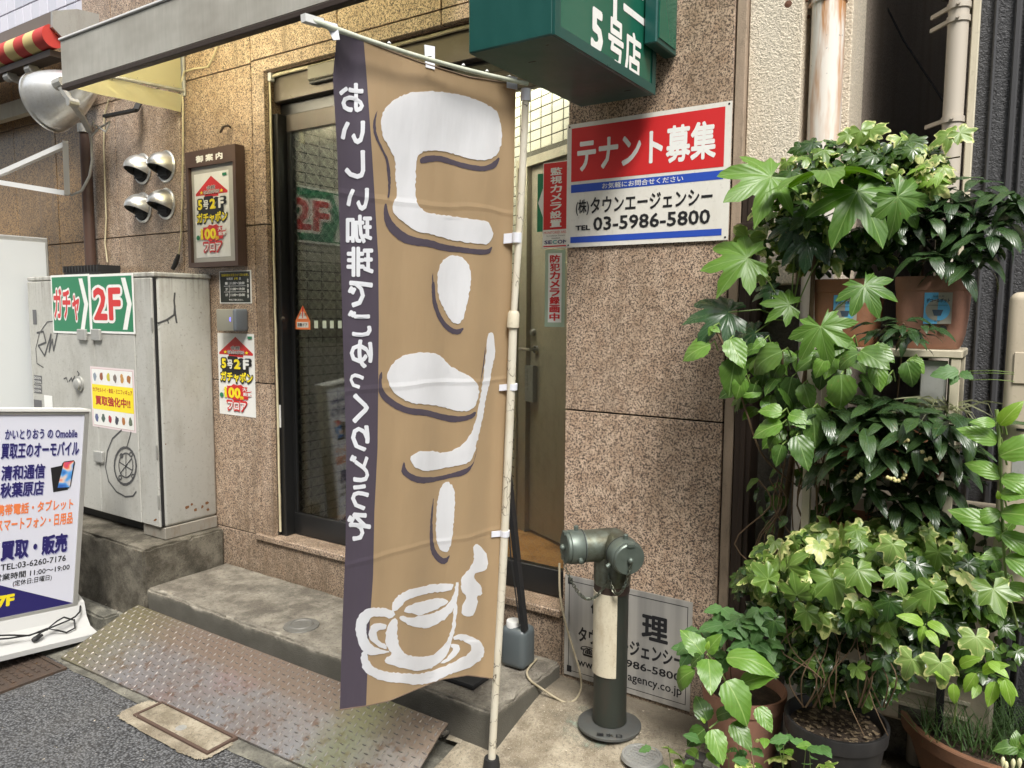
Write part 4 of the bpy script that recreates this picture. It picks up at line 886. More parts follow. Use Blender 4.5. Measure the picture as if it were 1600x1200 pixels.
red_c=mat('red_canvas',(.50,.045,.035),.6); cream_c=mat('cream_canvas',(.60,.48,.20),.6); x=XC-.03; i=0; CYr,CZr=qc.y,qc.z
while x>-9.2:
    mb=MB(); mb.tube([(x,CYr,CZr),(x-.115,CYr,CZr)],rad,20,0,True); mb.build('stripe',red_c if i%2==0 else cream_c,sa,smooth=50); x-=.1153; i+=1
mb=MB(); mb.bar((XC-.05,CYr+.03,CZr-rad-.025),(-9.2,CYr+.03,CZr-rad-.025),.09,.035); mb.build('front_rail',M['brown_metal'],sa)
for x in (XC-.35,XC-.62):
    mb=MB(); mb.bar((x,CYr+.02,CZr-rad-.06),(x+.02,CYr+.18,CZr-rad-.10),.05,.03); mb.bar((x+.02,CYr+.18,CZr-rad-.10),(x+.12,2.6,CZr-rad-.02),.05,.03); mb.tube([(x-.03,CYr+.02,CZr-rad-.06),(x+.03,CYr+.02,CZr-rad-.06)],.03,10); mb.build('folding_arm',M['galv'],sa)
mb=MB(); mb.bar((XC-.1,CYr+.22,CZr-rad-.16),(-9.2,CYr+.22,CZr-rad-.16),.05,.10); mb.build('torsion_bar',M['cream'],sa)
# ================================================================== reflector lamp on brown pipe
PX=onY(141,320,2.5)
lp=thing('reflector_lamp','large dented aluminium reflector floodlight on a brown pipe','floodlight',(PX.x,2.5,2.6))
c1=onY(150,128,2.38); c0=CAM+ray(68,163)*(-(R3.transposed()@(c1-CAM)).z+.10); ax=(c1-c0).normalized(); c0=c1.lerp(c0,.92); L=(c1-c0).length
h=((CAM+ray(38,117)*(-(R3.transposed()@(c0-CAM)).z)-CAM-ray(97,213)*(-(R3.transposed()@(c0-CAM)).z)).length)/2*.80
pr=[(h*1.04,.0),(h*1.04,-.012),(h*1.0,-.012),(h*.985,.01)]
for i in range(1,13):
    t=i/12; pr.append((h*(1-.80*t**1.7),L*t))
pr+= [(h*.19,L+.03),(h*.10,L+.06),(0,L+.06)]
mb=MB(); mb.lathe(pr,c0,ax,48); inn=[(r_*.97,z_+.006) for r_,z_ in pr[3:16]]; mb.lathe(inn[::1],c0,ax,48)
mb.build('reflector',M['alu'],lp,smooth=50,fix=False)
mb=MB(); mb.lathe([(0,L*.25),(h*.22,L*.3),(h*.25,L*.5),(h*.12,L*.85)],c0,ax,20); mb.build('bulb',mat('frosted_bulb',(.7,.7,.66),.3),lp,smooth=60)
mb=MB(); k0=onY(92,131,2.12); k1=onY(112,160,2.14); k2=onY(128,182,2.30); k3=onY(140,205,2.45)
mb.bar(k0,k1,.03,.02); mb.bar(k1,k2,.03,.02); mb.bar(k2,k3,.028,.02); mb.tube([k0-ax*.02,k0+ax*.03],.03,10); mb.tube([k1-Vector((0,.02,0)),k1+Vector((0,.03,0))],.022,10); mb.build('yoke',M['galv'],lp)
mb=MB(); mb.tube([onY(x,y,2.45+.01*(i%3)) for i,(x,y) in enumerate(((140,203),(146,190),(150,205),(143,212),(155,200),(172,190),(165,206),(150,196)))],.006,6)
mb.tube([onY(x,y,2.47) for x,y in ((140,205),(143,225),(144,250),(140,275),(128,298),(112,305),(103,297))],.008,6); mb.build('cable',M['galv'],lp,smooth=60)
pp=thing('brown_pipe','brown painted vertical drain pipe on the granite joint left of the vents','pipe',(PX.x,2.55,1.8))
mb=MB(); q=onY(141,420,2.55); mb.tube([(q.x,2.555,1.8),(q.x,2.555,onY(140,200,2.55).z)],.033,14); mb.build('pipe_run',M['brownpaint'],pp,smooth=50)
z=onY(140,200,2.55).z; mb=MB(); mb.tube([(q.x,2.555,z-.02),(q.x,2.555,z+.03)],.042,14); mb.build('pipe_clamp',M['galv'],pp,smooth=50)
hb_=thing('lamp_arm','flat dark steel arm sticking out below the yellow awning curtain','bracket',(-4.3,2.5,2.6))
mb=MB(); mb.bar(onY(163,182,2.45),onY(212,172,2.52),.03,.014); mb.bar(onY(212,172,2.52),onY(218,160,2.58),.03,.014); mb.build('arm',M['blackm'],hb_)
wb=thing('white_wall_bracket','white triangular steel bracket on the brown wall at left','bracket',(-5.5,2.5,2.2))
mb=MB()
for a,b in (((-12,277),(103,226)),((-12,283),(104,302)),((102,222),(105,302))): mb.bar(onY(a[0],a[1],2.35),onY(b[0],b[1],2.45),.03,.03)
mb.build('frame',M['white'],wb)
cw_=thing('hanging_cord','loose pale cord hanging down the granite beside the four vents','cord',(-4.5,2.57,2))
mb=MB(); mb.tube([onY(x,y,2.588) for x,y in ((170,155),(163,180),(162,230),(164,290),(166,340),(164,380),(168,410))],.005,6); mb.build('strand',M['creamtape'],cw_,smooth=60)
cw_=thing('cream_cable','cream cable running from the awning down beside the notice case','cord',(-3.9,2.57,2))
mb=MB(); mb.tube([onY(x,y,2.585) for x,y in ((344,55),(335,85),(325,105),(305,107),(288,112),(283,130),(286,160),(286,220),(285,300),(283,370),(279,400))],.005,6); mb.build('strand',M['creamtape'],cw_,smooth=60)
mb=MB(); mb.tube([onY(x,y,2.575) for x,y in ((279,398),(275,410),(270,420))],[.010,.014,.012],8); mb.build('connector',M['blackm'],cw_,smooth=50)
hk=thing('wall_hook','small rusty hook on the granite above the notice case','hook',(-3.6,2.58,2.55))
mb=MB(); mb.tube([onY(x,y,d_) for x,y,d_ in ((360,199,2.6),(356,196,2.57),(349,198,2.56),(344,207,2.56))],.006,6); mb.build('wire',M['brown_metal'],hk)
# four vent hoods
hoodm=M['alu']
def hood(px,py,label):
    c=onY(px,py,2.55); c.y=2.55; t=thing('vent_hood',label,'vent',(c.x,2.598,c.z),'round steel vent hoods left of the notice case')
    m=MB(); m.lathe([(0,.0),(.088,0),(.090,.006),(.083,.012),(.078,.012)],(c.x,2.598,c.z),(0,-1,0),28); m.build('flange',hoodm,t,smooth=40)
    m=MB(); R_=.078; nu,nv=20,14; O=Vector((c.x,2.585,c.z)); cut=Vector((0,-.45,-.89)).normalized()
    bm=bmesh.new(); bmesh.ops.create_uvsphere(bm,u_segments=32,v_segments=24,radius=R_)
    bmesh.ops.bisect_plane(bm,geom=list(bm.verts)+list(bm.edges)+list(bm.faces),plane_co=(0,0,0),plane_no=(0,1,0),clear_outer=True)
    bmesh.ops.bisect_plane(bm,geom=list(bm.verts)+list(bm.edges)+list(bm.faces),plane_co=cut*.034,plane_no=cut,clear_outer=True)
    for v in bm.verts: v.co.y*=1.25
    bmesh.ops.solidify(bm,geom=list(bm.faces),thickness=.003)
    m.bm(bm,0,Matrix.Translation(O)); bm.free(); m.build('dome',hoodm,t,smooth=50)
    m=MB(); m.lathe([(0,.018),(.072,.018),(.074,0)],(c.x,2.597,c.z),(0,-1,0),24); m.build('duct_mouth',M['blackm'],t)
    for k in range(3):
        m=MB(); m.bar((c.x-.045+.0*k,2.570,c.z-.02-.016*k),(c.x+.045,2.570,c.z-.02-.016*k),.004,.010); m.build('louvre',M['blackm'],t)
hood(211,262,'dark-mouthed steel vent hood, upper left of the group of four')
hood(248,258,'dark-mouthed steel vent hood, upper right of the group of four')
hood(212,323,'dark-mouthed steel vent hood, lower left of the group of four')
hood(248,317,'dark-mouthed steel vent hood, lower right of the group of four')
# ================================================================== banner and pole
def itp(T,x):
    if x<=T[0][0]: return T[0][1]
    for (a,b),(c,d) in zip(T,T[1:]):
        if x<=c: return b+(d-b)*(x-a)/(c-a)
    return T[-1][1]
LE=[(45,527),(120,520),(240,527),(400,532),(500,535),(700,541),(850,540),(1000,534),(1110,531)]
RE=[(135,806),(230,804),(370,801),(517,798),(670,789),(900,779),(1063,770)]
TE=[(0,45),(.12,58),(.23,71),(.48,97),(.74,119),(1,131)]
BE=[(0,1110),(.17,1104),(.32,1096),(.48,1080),(.65,1063),(.83,1056),(1,1061)]
PB=[(60,568),(120,573),(250,582),(400,591),(500,592),(700,590),(800,585),(900,583),(1000,576),(1105,572)]
def fold(u,v):
    return 1.5*(.007*math.sin(u*8.5+1.5*v+.6)*(.35+.65*v)+.0035*math.sin(u*21+v*2.2)*(.4+.6*v)+.010*math.exp(-((u-.93)/.05)**2)*(.3+.7*v)-.006*math.exp(-((u-.80)/.06)**2)*v+.004*math.exp(-((u-.10)/.05)**2)*math.cos(v*7)+.0025*math.sin(v*23+u*7)*math.exp(-(v/.16)**2)*2)+.003*math.sin(v*60+u*20)*max(0,u-.0)*(v>.94)
def surf(px,py,off=0.0):
    u=(px-itp(LE,py))/(itp(RE,py)-itp(LE,py)); t,b=itp(TE,u),itp(BE,u); v=(py-t)/(b-t)
    d=(1.86+(2.16-1.86)*v)*(1-u)+(2.264+(2.589-2.264)*v)*u + fold(u,v) + off
    return CAM+ray(px,py)*d
def snorm(px,py):
    a=surf(px+1,py)-surf(px-1,py); b=surf(px,py-1)-surf(px,py+1); n=a.cross(b).normalized()
    return n if n.dot(CAM-surf(px,py))>0 else -n
def cnorm(o,NR):          # print is shaded with the cloth's own normals
    me=o.data; me.shade_smooth()
    for p in me.polygons:  # winding must agree with the normals
        pass
    bm=bmesh.new(); bm.from_mesh(me); bm.verts.ensure_lookup_table()
    for f in bm.faces:
        if f.normal.dot(NR[f.verts[0].index])<0: f.normal_flip()
    bm.to_mesh(me); bm.free(); me.normals_split_custom_set_from_vertices([tuple(n) for n in NR]); return o
bn=thing('coffee_banner','brown and dark purple cloth banner with a white coffee cup, seen from behind','banner',(-1.4,1.7,1.3))
cloth=mat('tan_cloth',(.36,.235,.125),.55); purple=mat('purple_cloth',(.062,.048,.068),.5); wcl=mat('white_cloth_print',(.74,.75,.80),.6)
def make_cloth(m,base,tr,f=.25):
    t=m.node_tree; b=t.nodes['Principled BSDF']; g=N(m); p=g.pos(); n_=g.noise(p,700,2,.5); n2=g.noise(p,9,4,.55)
    g.col(g.mix(g.ramp(n2,[(.35,0),(.75,.35)]),base,tuple(x*.82 for x in base))); wz=g.noise(g.pos(False,(1,1,1)),3.0,2,.5); sz=g.n('ShaderNodeSeparateXYZ'); g.l(g.pos(),sz.inputs[0]); cz=g.math('ADD',sz.outputs['Z'],g.math('MULTIPLY',wz,.05)); cr_=None
    for zc in (1.93,1.42,.92):
        e_=g.ramp(g.math('ABSOLUTE',g.math('SUBTRACT',cz,zc)),[(0,1),(.012,0)]); cr_=e_ if cr_ is None else g.math('ADD',cr_,e_)
    wr=g.noise(g.pos(False,(6,6,1.6)),2.2,3,.5); g.bump(wr,.28,.02,g.bump(cr_,.35,.004,g.bump(n_,.08,.0004)))
    b.inputs['Sheen Weight'].default_value=.15
    q=t.nodes.new('ShaderNodeBsdfTranslucent'); q.inputs[0].default_value=(*tr,1); x=t.nodes.new('ShaderNodeMixShader'); x.inputs[0].default_value=f
    g.l(b.outputs[0],x.inputs[1]); g.l(q.outputs[0],x.inputs[2]); g.l(x.outputs[0],t.nodes['Material Output'].inputs[0])
make_cloth(cloth,(.44,.315,.180),(.62,.43,.23),.3); make_cloth(purple,(.075,.058,.082),(.08,.065,.09),.2); make_cloth(wcl,(.84,.85,.88),(.85,.85,.88),.3)
NV=110
def cloth_part(fa,fb,nu,name,mats,off0,off1):
    m=MB()
    for o in (off0,off1):
        for j in range(NV+1):
            for i in range(nu+1):
                v=j/NV
                # solve px,py for this row
                s=i/nu; u=.5
                for _ in range(4):
                    t,b=itp(TE,u),itp(BE,u); py=t+(b-t)*v; l,r=itp(LE,py),itp(RE,py)
                    xa=l if fa==0 else itp(PB,py); xb=r if fb==1 else itp(PB,py); px=xa+(xb-xa)*s; u=(px-l)/(r-l)
                m.v.append(tuple(surf(px,py,o)))
    n1=(nu+1)*(NV+1)
    for L_ in (0,1):
        for j in range(NV):
            for i in range(nu):
                q=[L_*n1+j*(nu+1)+i,L_*n1+j*(nu+1)+i+1,L_*n1+(j+1)*(nu+1)+i+1,L_*n1+(j+1)*(nu+1)+i]; m.f.append(tuple(q if L_ else q[::-1]))
    m.m=[0]*len(m.f); return m.build(name,mats,bn,smooth=80,fix=False)
cloth_part(0,.5,8,'purple_strip',purple,0,.0008)
cloth_part(.5,1,34,'tan_cloth',cloth,0,.0008)
def printed(polys,name,m,off,jit=0.0,back=True):
    """flat print following the folds of the cloth, on the near side and again on the far side"""
    out=MB(); NR=[]
    for pg in polys:
        pts=[]
        if jit:
            for i in range(len(pg)):
                a=Vector(pg[i]); b=Vector(pg[(i+1)%len(pg)]); k=max(1,int((b-a).length/3.2))
                for j in range(k):
                    q=a.lerp(b,j/k); pts.append((q.x+random.uniform(-jit,jit),q.y+random.uniform(-jit,jit)))
        else: pts=[tuple(p) for p in pg]
        tr=tessellate_polygon([[Vector((p[0],p[1],0)) for p in pts]])
        bm=bmesh.new(); vs=[bm.verts.new((p[0],p[1],0)) for p in pts]
        for t in tr:
            try: bm.faces.new([vs[i] for i in t])
            except Exception: pass
        for _ in range(6):
            lg=[e for e in bm.edges if e.calc_length()>13]
            if not lg: break
            bmesh.ops.subdivide_edges(bm,edges=lg,cuts=1); bmesh.ops.triangulate(bm,faces=bm.faces)
        bm.verts.index_update(); V=[(v.co.x,v.co.y) for v in bm.verts]; Fc=[[v.index for v in f.verts] for f in bm.faces]; bm.free()
        nn=[snorm(x,y) for x,y in V]
        out.add([surf(x,y,-off) for x,y in V],Fc); NR+=nn
        if back: out.add([surf(x,y,.0008+off) for x,y in V],[f[::-1] for f in Fc]); NR+=[-n for n in nn]
    return cnorm(out.build(name,m,bn,fix=False),NR)
def chaikin(p,n=1):
    for _ in range(n):
        q=[]
        for i in range(len(p)):
            a=p[i]; b=p[(i+1)%len(p)]; q+=[(a[0]*.75+b[0]*.25,a[1]*.75+b[1]*.25),(a[0]*.25+b[0]*.75,a[1]*.25+b[1]*.75)]
        p=q
    return p
z4=lambda L:[(400+x/2.609,y/2.609) for x,y in L]; z5=lambda L:[(400+x/2.608,440+y/2.608) for x,y in L]; z7=lambda L:[(540+x/4.446,840+y/4.446) for x,y in L]
W_=[]; S_=[]
W_.append(z4([(520,450),(545,420),(590,390),(640,375),(720,370),(800,380),(870,395),(930,420),(975,445),(990,470),(1000,530),(1003,580),(985,630),(950,650),(900,655),(850,640),(800,625),(740,612),(690,615),(660,630),(652,680),(650,760),(650,800),(662,840),(690,865),(750,875),(820,885),(900,895),(940,900),(962,925),(967,960),(955,990),(930,997),(870,990),(780,975),(720,955),(660,945),(620,920),(580,890),(555,860),(560,820),(575,800),(570,740),(568,660),(560,630),(530,580),(512,540),(508,490)]))
S_.append(z4([(498,443),(480,480),(476,530),(490,570),(510,610),(530,650),(535,700),(540,760),(535,810),(545,800),(550,740),(545,680),(540,650),(520,610),(500,570),(487,520),(490,470)]))
S_.append(z4([(668,665),(668,645),(700,632),(760,635),(810,655),(870,670),(930,680),(970,660),(995,635),(985,675),(965,690),(920,700),(860,690),(800,672),(740,655),(690,665)]))
S_.append(z4([(525,830),(520,870),(525,910),(550,950),(590,985),(640,1000),(700,1005),(770,1025),(850,1030),(900,1038),(950,1038),(965,1010),(960,1005),(945,1018),(890,1015),(820,1005),(760,995),(720,980),(660,970),(610,955),(560,910),(540,870),(533,830)]))
W_.append([(683.6,433),(685.5,418),(695,402),(710.5,398.6),(726,404),(734.6,418),(736,437),(735.5,448),(728,482),(722,503),(714.5,507),(703,501),(693,482),(684.5,463)])
S_.append([(677,441),(676,421.6),(674,463),(680,490),(691,509),(703,520.5),(718,524),(726,511),(716,515),(707,513),(695,503),(686,486),(680,463),(679,440)])
W_.append(z5([(535,400),(535,370),(560,330),(600,300),(660,288),(710,288),(760,305),(785,340),(830,365),(880,390),(905,420),(910,460),(895,510),(860,530),(810,525),(760,510),(700,500),(640,497),(590,475),(555,445)]))
S_.append(z5([(498,430),(500,390),(512,362),(515,380),(510,420),(530,460),(570,490),(620,515),(690,520),(740,535),(800,548),(860,548),(900,525),(890,555),(850,568),(800,575),(740,560),(690,545),(620,542),(560,515),(520,485),(500,455)]))
W_.append(z5([(945,215),(960,205),(972,225),(975,270),(970,320),(960,370),(945,440),(930,520),(915,600),(900,660),(890,700),(880,730),(850,745),(800,755),(740,765),(690,775),(650,760),(628,730),(635,705),(670,690),(720,690),(760,700),(800,690),(840,665),(870,630),(890,590),(905,520),(920,440),(930,350),(940,270)]))
S_.append(z5([(605,730),(595,750),(592,780),(620,805),(670,825),(730,815),(790,800),(850,790),(880,760),(895,715),(903,670),(896,700),(884,745),(850,765),(800,780),(740,795),(690,798),(640,790),(610,765)]))
S_.append(z5([(937,250),(928,320),(916,400),(912,430),(918,400),(932,320)]))
W_.append(z5([(780,812),(755,830),(740,880),(735,950),(733,1020),(738,1070),(755,1098),(775,1105),(790,1085),(800,1040),(808,960),(812,880),(805,835)]))
S_.append(z5([(725,870),(715,930),(708,1010),(708,1080),(720,1120),(750,1150),(775,1152),(795,1110),(770,1130),(745,1115),(725,1080),(718,1000),(722,930)]))
cup=[[(885,60),(905,45),(940,60),(970,100),(990,150),(985,210),(960,235),(905,245),(885,275),(920,310),(950,360),(945,400),(915,400),(920,460),(895,540),(850,550),(810,535),(805,480),(845,405),(805,370),(800,310),(815,265),(880,195),(895,110)],
[(748,317),(680,320),(600,325),(520,340),(440,360),(380,390),(335,440),(318,490),(330,515),(355,510),(385,480),(430,430),(500,405),(580,385),(680,375),(730,368),(748,340)],
[(400,520),(430,475),(470,460),(530,445),(600,425),(680,422),(715,435),(700,465),(650,490),(600,510),(540,535),(500,540),(450,525)],
[(370,560),(385,540),(440,560),(520,545),(600,530),(680,490),(730,440),(755,380),(765,315),(780,305),(788,330),(780,400),(770,450),(740,510),(700,560),(640,600),(560,630),(500,625),(430,605)],
[(750,480),(745,560),(735,640),(715,700),(680,750),(640,790),(600,820),(540,830),(480,825),(420,815),(380,770),(360,700),(358,640),(365,580),(340,555),(310,580),(280,640),(275,720),(295,780),(330,810),(270,840),(275,875),(340,890),(420,915),(500,925),(580,915),(640,880),(700,820),(730,760),(750,680),(765,600),(775,520),(775,450)],
[(350,520),(280,490),(190,485),(130,500),(85,550),(68,620),(78,700),(110,780),(160,820),(230,810),(310,795),(300,785),(240,778),(190,755),(155,710),(140,650),(150,590),(180,552),(250,545),(320,570)],
[(290,600),(230,592),(180,605),(158,660),(170,715),(230,760),(285,780),(282,745),(240,725),(218,700),(213,668),(230,642),(276,642)],
[(110,790),(105,850),(120,920),(200,980),(300,1000),(440,1020),(560,1020),(650,990),(740,940),(830,920),(900,880),(950,840),(965,780),(940,720),(880,690),(820,670),(750,680),(745,708),(800,710),(860,740),(880,770),(850,810),(780,850),(720,880),(620,920),(500,950),(380,940),(260,930),(180,895),(150,835),(155,800)],
[(735,735),(790,740),(795,780),(760,830),(700,870),(650,872),(690,850),(740,790),(745,765),(730,758)]]
for c_ in cup: W_.append(z7(c_))
printed([chaikin(p) for p in S_],'dark_print',purple,.0012,.35)
for p in W_: printed([chaikin(p)],'white_print',wcl,.0022,.9)
# mirrored hiragana column
cols_=[('お',529.5,569,129,176),('い',532,571,188,226),('し',538,571,234,280),('い',541,577,293,330),('珈',540,582,335,381),('琲',541,584,385,433),('で',543,583,438,481),('ご',543,581,484,527),('ゆ',546,583,530,576),('っ',546,569,583,608),('く',550,577,614,662),('り',548,578,664,706),('ど',546,577,710,754),('う',548,577,756,798),('ぞ',542,580,800,846)]
tp=MB()
for ch,xa_,xb_2,ya_,yb_ in cols_:
    vs_,fs_2,bb=text_geo(ch,0.0); tp=MB(); NR=[]
    for k in range(9):                  # mirrored: the print shows through from the other side
        ox,oy=(.034*math.cos(k*PI/4),.034*math.sin(k*PI/4)) if k<8 else (0,0); P=[]
        for x,y in vs_: P.append((xb_2-(x+ox+.042-bb[0])/(bb[2]-bb[0]+.084)*(xb_2-xa_), yb_-(y+oy+.042-bb[1])/(bb[3]-bb[1]+.084)*(yb_-ya_)))
        nn=[snorm(x,y) for x,y in P]; tp.add([surf(x,y,-.002-.00003*k) for x,y in P],fs_2); tp.add([surf(x,y,.0028+.00003*k) for x,y in P],fs_2); NR+=nn; NR+=[-n for n in nn]
    cnorm(tp.build('hiragana_lettering',wcl,bn,fix=False),NR)
# seam along the top and bottom hem
mb=MB(); mb.tube([surf(itp(LE,y)+ (itp(RE,y)-itp(LE,y))*u, y+1) for u,y in [(k/24,itp(TE,k/24)) for k in range(25)]],.0026,6); mb.build('hem',mat('brown_hem',(.15,.10,.065),.7),bn,smooth=60)
mb=MB(); mb.tube([surf(itp(LE,y)+(itp(RE,y)-itp(LE,y))*u,y-1) for u,y in [(k/24,itp(BE,k/24)) for k in range(25)]],.0018,6); mb.build('hem',bpy.data.materials['brown_hem'],bn,smooth=60)
# pole
polem=mat('cracked_white_pole',(.60,.56,.46),.45); g=N(polem); p=g.pos(False,(1,1,.55)); dn=g.n('ShaderNodeTexNoise'); dn.inputs['Scale'].default_value=40; g.l(p,dn.inputs['Vector']); va=g.n('ShaderNodeVectorMath',operation='MULTIPLY_ADD'); g.l(dn.outputs['Color'],va.inputs[0]); va.inputs[1].default_value=(.03,.03,.03); g.l(p,va.inputs[2]); dv=g.vor(va.outputs[0],24,'DISTANCE_TO_EDGE'); nn=g.noise(g.pos(),9,4,.6)
cr=g.math('MULTIPLY',g.ramp(dv,[(.010,1),(.022,0)]),g.ramp(nn,[(.46,0),(.54,.9)])); g.col(g.mix(cr,g.mix(g.ramp(nn,[(.4,0),(.7,.5)]),(.62,.58,.48),(.50,.43,.30)),(.08,.06,.04)))
Pb=Vector((-1.437,2.066,.045)); Pt=onY(822,138,1.955)
bp_=thing('banner_pole','cracked white telescopic pole carrying the coffee banner','pole',(Pb.x,Pb.y,.012))
def pp_(px,py):   # point of the pole axis seen at that height
    best=min((k/400 for k in range(401)),key=lambda k:abs(_py(Pb.lerp(Pt,k))-py)); return Pb.lerp(Pt,best)
def _py(P):
    q=R3.transposed()@(P-CAM); return 600-F*q.y/-q.z
axis=[]
for x,y in ((768,1195),(773,1100),(779,1000),(785,900),(791,780),(798,620),(802,500)):
    q=pp_(x,y); d=ray(x,y); axis.append(CAM+d*(-(R3.transposed()@(q-CAM)).z))
up=[]
for x,y in ((802,500),(806,440),(811,370),(815,290),(819,210),(822,138)):
    q=pp_(x,y); d=ray(x,y); up.append(CAM+d*(-(R3.transposed()@(q-CAM)).z))
mb=MB(); mb.tube(axis,.0135,14); mb.build('lower_tube',polem,bp_,smooth=50)
mb=MB(); mb.tube(up,.0108,14); mb.build('upper_tube',polem,bp_,smooth=50)
mb=MB(); d=(up[1]-up[0]).normalized(); mb.tube([up[0]-d*.025,up[0]-d*.022,up[0]+d*.02,up[0]+d*.028],[.017,.0195,.0185,.0145],16); mb.build('locking_collar',M['cream'],bp_,smooth=40)
R0=CAM+ray(481,30)*1.80; R1=CAM+ray(505,37)*1.835; R2=up[-1]+Vector((0,0,.012)); R2=CAM+ray(824,131)*(-(R3.transposed()@(up[-1]-CAM)).z)
mb=MB(); rp=[R0.lerp(R2,k/10)+Vector((0,0,-.012*math.sin(PI*k/10))) for k in range(11)]; mb.tube(rp,[.0075]*2+[.0062]*9,10)
rodm=worn('greenish_white_rod',(.52,.54,.44),.5,0,(.25,.28,.18),.7,3,1); mb.build('top_rod',rodm,bp_,smooth=50)
mb=MB(); mb.bar(R0+(R1-R0)*-.3,R0+(R1-R0)*.9,.018,.018); mb.build('end_cap',M['white'],bp_)
for k in (.32,.50,.66,.78,.9):
    q=R0.lerp(R2,k)+Vector((0,0,-.012*math.sin(PI*k)+.009)); mb=MB(); mb.lathe([(0,.006),(.003,.004),(.006,0)],q,(0,0,1),7); mb.build('rod_nub',M['white'],bp_)
# cloth tabs
tabm=mat('white_tab',(.66,.67,.72),.55)
def tab(p,name='loop_tab'):
    m=MB(); V=[surf(*q,-.003) if k else CAM+ray(*q)*0 for k,q in enumerate(p)] if False else None
for quad_,dep in ((((505,32),(527,38),(531,62),(521,63)),1.845),(((663,70),(679,73),(679,109),(665,105)),None),(((792,118),(808,121),(808,140),(792,137)),None)):
    m=MB(); P=[]
    for x,y in quad_:
        if dep: q=CAM+ray(x,y)*dep
        else:
            q=CAM+ray(x,y)*((R3.transposed()@(surf(x,125)-CAM)).z*-1-.006)
        P.append(q)
    nrm=(P[1]-P[0]).cross(P[3]-P[0]).normalized()*.0015
    m.add([a-nrm for a in P]+[a+nrm for a in P],[(0,1,2,3),(7,6,5,4),(0,4,5,1),(1,5,6,2),(2,6,7,3),(3,7,4,0)]); m.build('loop_tab',tabm,bn)
m=MB(); e=up[-1]; d=(up[-1]-up[-2]).normalized(); m.tube([e-d*.035,e-d*.001],[.0145,.0145],14); m.build('loop_tab',tabm,bn,smooth=40)
for (px,py) in ((803,371),(796,604),(784,833)):
    A_=CAM+ray(px-16,py+2)*(-(R3.transposed()@(surf(px-14,py)-CAM)).z-.005); q=pp_(px,py); B_=CAM+ray(px+5,py)*(-(R3.transposed()@(q-CAM)).z)
    m=MB(); d=(Pt-Pb).normalized(); ns=(B_-A_).cross(d).normalized()*.001; h_=.015 if py<400 else .010
    m.add([A_-d*h_-ns,B_-d*h_-ns,B_+d*h_-ns,A_+d*h_-ns,A_-d*h_+ns,B_-d*h_+ns,B_+d*h_+ns,A_+d*h_+ns],[(0,3,2,1),(4,5,6,7),(0,1,5,4),(1,2,6,5),(2,3,7,6),(3,0,4,7)]); m.tube([B_-d*h_,B_+d*h_],[.0155,.0155],14); m.build('loop_tab',tabm,bn)
mb=MB(); q=axis[0]; mb.tube([(q.x,q.y,.016),(q.x,q.y,.06)],[.032,.026],16); mb.build('foot_socket',M['blackm'],bp_,smooth=40)
# ================================================================== checker plate ramp
rm=thing('checker_plate_ramp','worn steel checker plate ramp bridging the kerb before the step','ramp',(-2.6,1.85,0))
def rz(t): return .014+.110*min(1,t/.82)+.012*max(0,(t-.82)/.18) - .018*max(0,t-.82)*0
C4=[onZ(95,1027,.014),onZ(620,1262,.014),onZ(700,1130,.136),onZ(216,945,.136)]
def rpt(s,t,h=0):
    a=C4[0].lerp(C4[1],s); b=C4[3].lerp(C4[2],s); q=a.lerp(b,t); return Vector((q.x,q.y,rz(t)+h))
steel=mat('checker_steel',(.30,.25,.23),.33,.55); g=N(steel); p=g.pos(); n1=g.noise(p,4.5,5,.65); n2=g.noise(p,22,5,.7); n3=g.noise(p,2.3,2,.5)
c=g.mix(g.ramp(n1,[(.35,0),(.65,1)]),(.235,.205,.19),(.265,.26,.262)); c=g.mix(g.ramp(n3,[(.56,0),(.68,.28)]),c,(.34,.12,.09)); c=g.mix(g.ramp(n2,[(.52,0),(.64,.85)]),c,(.15,.085,.055))
ge=g.n('ShaderNodeNewGeometry'); sx=g.n('ShaderNodeSeparateXYZ'); g.l(ge.outputs['Position'],sx.inputs[0])
ey=g.math('ADD',sx.outputs['Y'],g.math('MULTIPLY',n2,.06)); e1=g.ramp(g.math('SUBTRACT',ey,1.0),[(.90,0),(.955,.9)]); ex=g.math('ADD',g.math('MULTIPLY',sx.outputs['X'],-1),g.math('MULTIPLY',n2,.3)); e2=g.ramp(g.math('SUBTRACT',ex,2.9),[(.35,0),(.72,.9)])
c=g.mix(e1,c,(.145,.105,.078)); c=g.mix(e2,c,(.13,.115,.062))
ex3=g.ramp(g.math('MULTIPLY',g.math('ABSOLUTE',g.math('ADD',sx.outputs['X'],1.93)),g.math('ADD',.6,n1)),[(.03,.6),(.2,0)]); c=g.mix(ex3,c,(.15,.17,.07)); g.col(c)
g.l(g.math('SUBTRACT',.6,g.math('MULTIPLY',g.math('MAXIMUM',e1,e2),.5),True),g.b.inputs['Metallic']); g.rough(n2,.26,.55); g.bump(n2,.2,.003)
mb=MB(); ns,nt_=40,14
for h in (0,-.006):
    for j in range(nt_+1):
        for i in range(ns+1): mb.v.append(tuple(rpt(i/ns,j/nt_,h)))
k=(ns+1)*(nt_+1)
for j in range(nt_):
    for i in range(ns):
        q=(j*(ns+1)+i,j*(ns+1)+i+1,(j+1)*(ns+1)+i+1,(j+1)*(ns+1)+i); mb.f.append(q); mb.f.append(tuple(k+a for a in q[::-1]))
for i in range(ns): mb.f.append((i,k+i,k+i+1,i+1)); mb.f.append((nt_*(ns+1)+i,nt_*(ns+1)+i+1,k+nt_*(ns+1)+i+1,k+nt_*(ns+1)+i))
for j in range(nt_): a=j*(ns+1); mb.f.append((a,a+ns+1,k+a+ns+1,k+a)); a+=ns; mb.f.append((a,k+a,k+a+ns+1,a+ns+1))
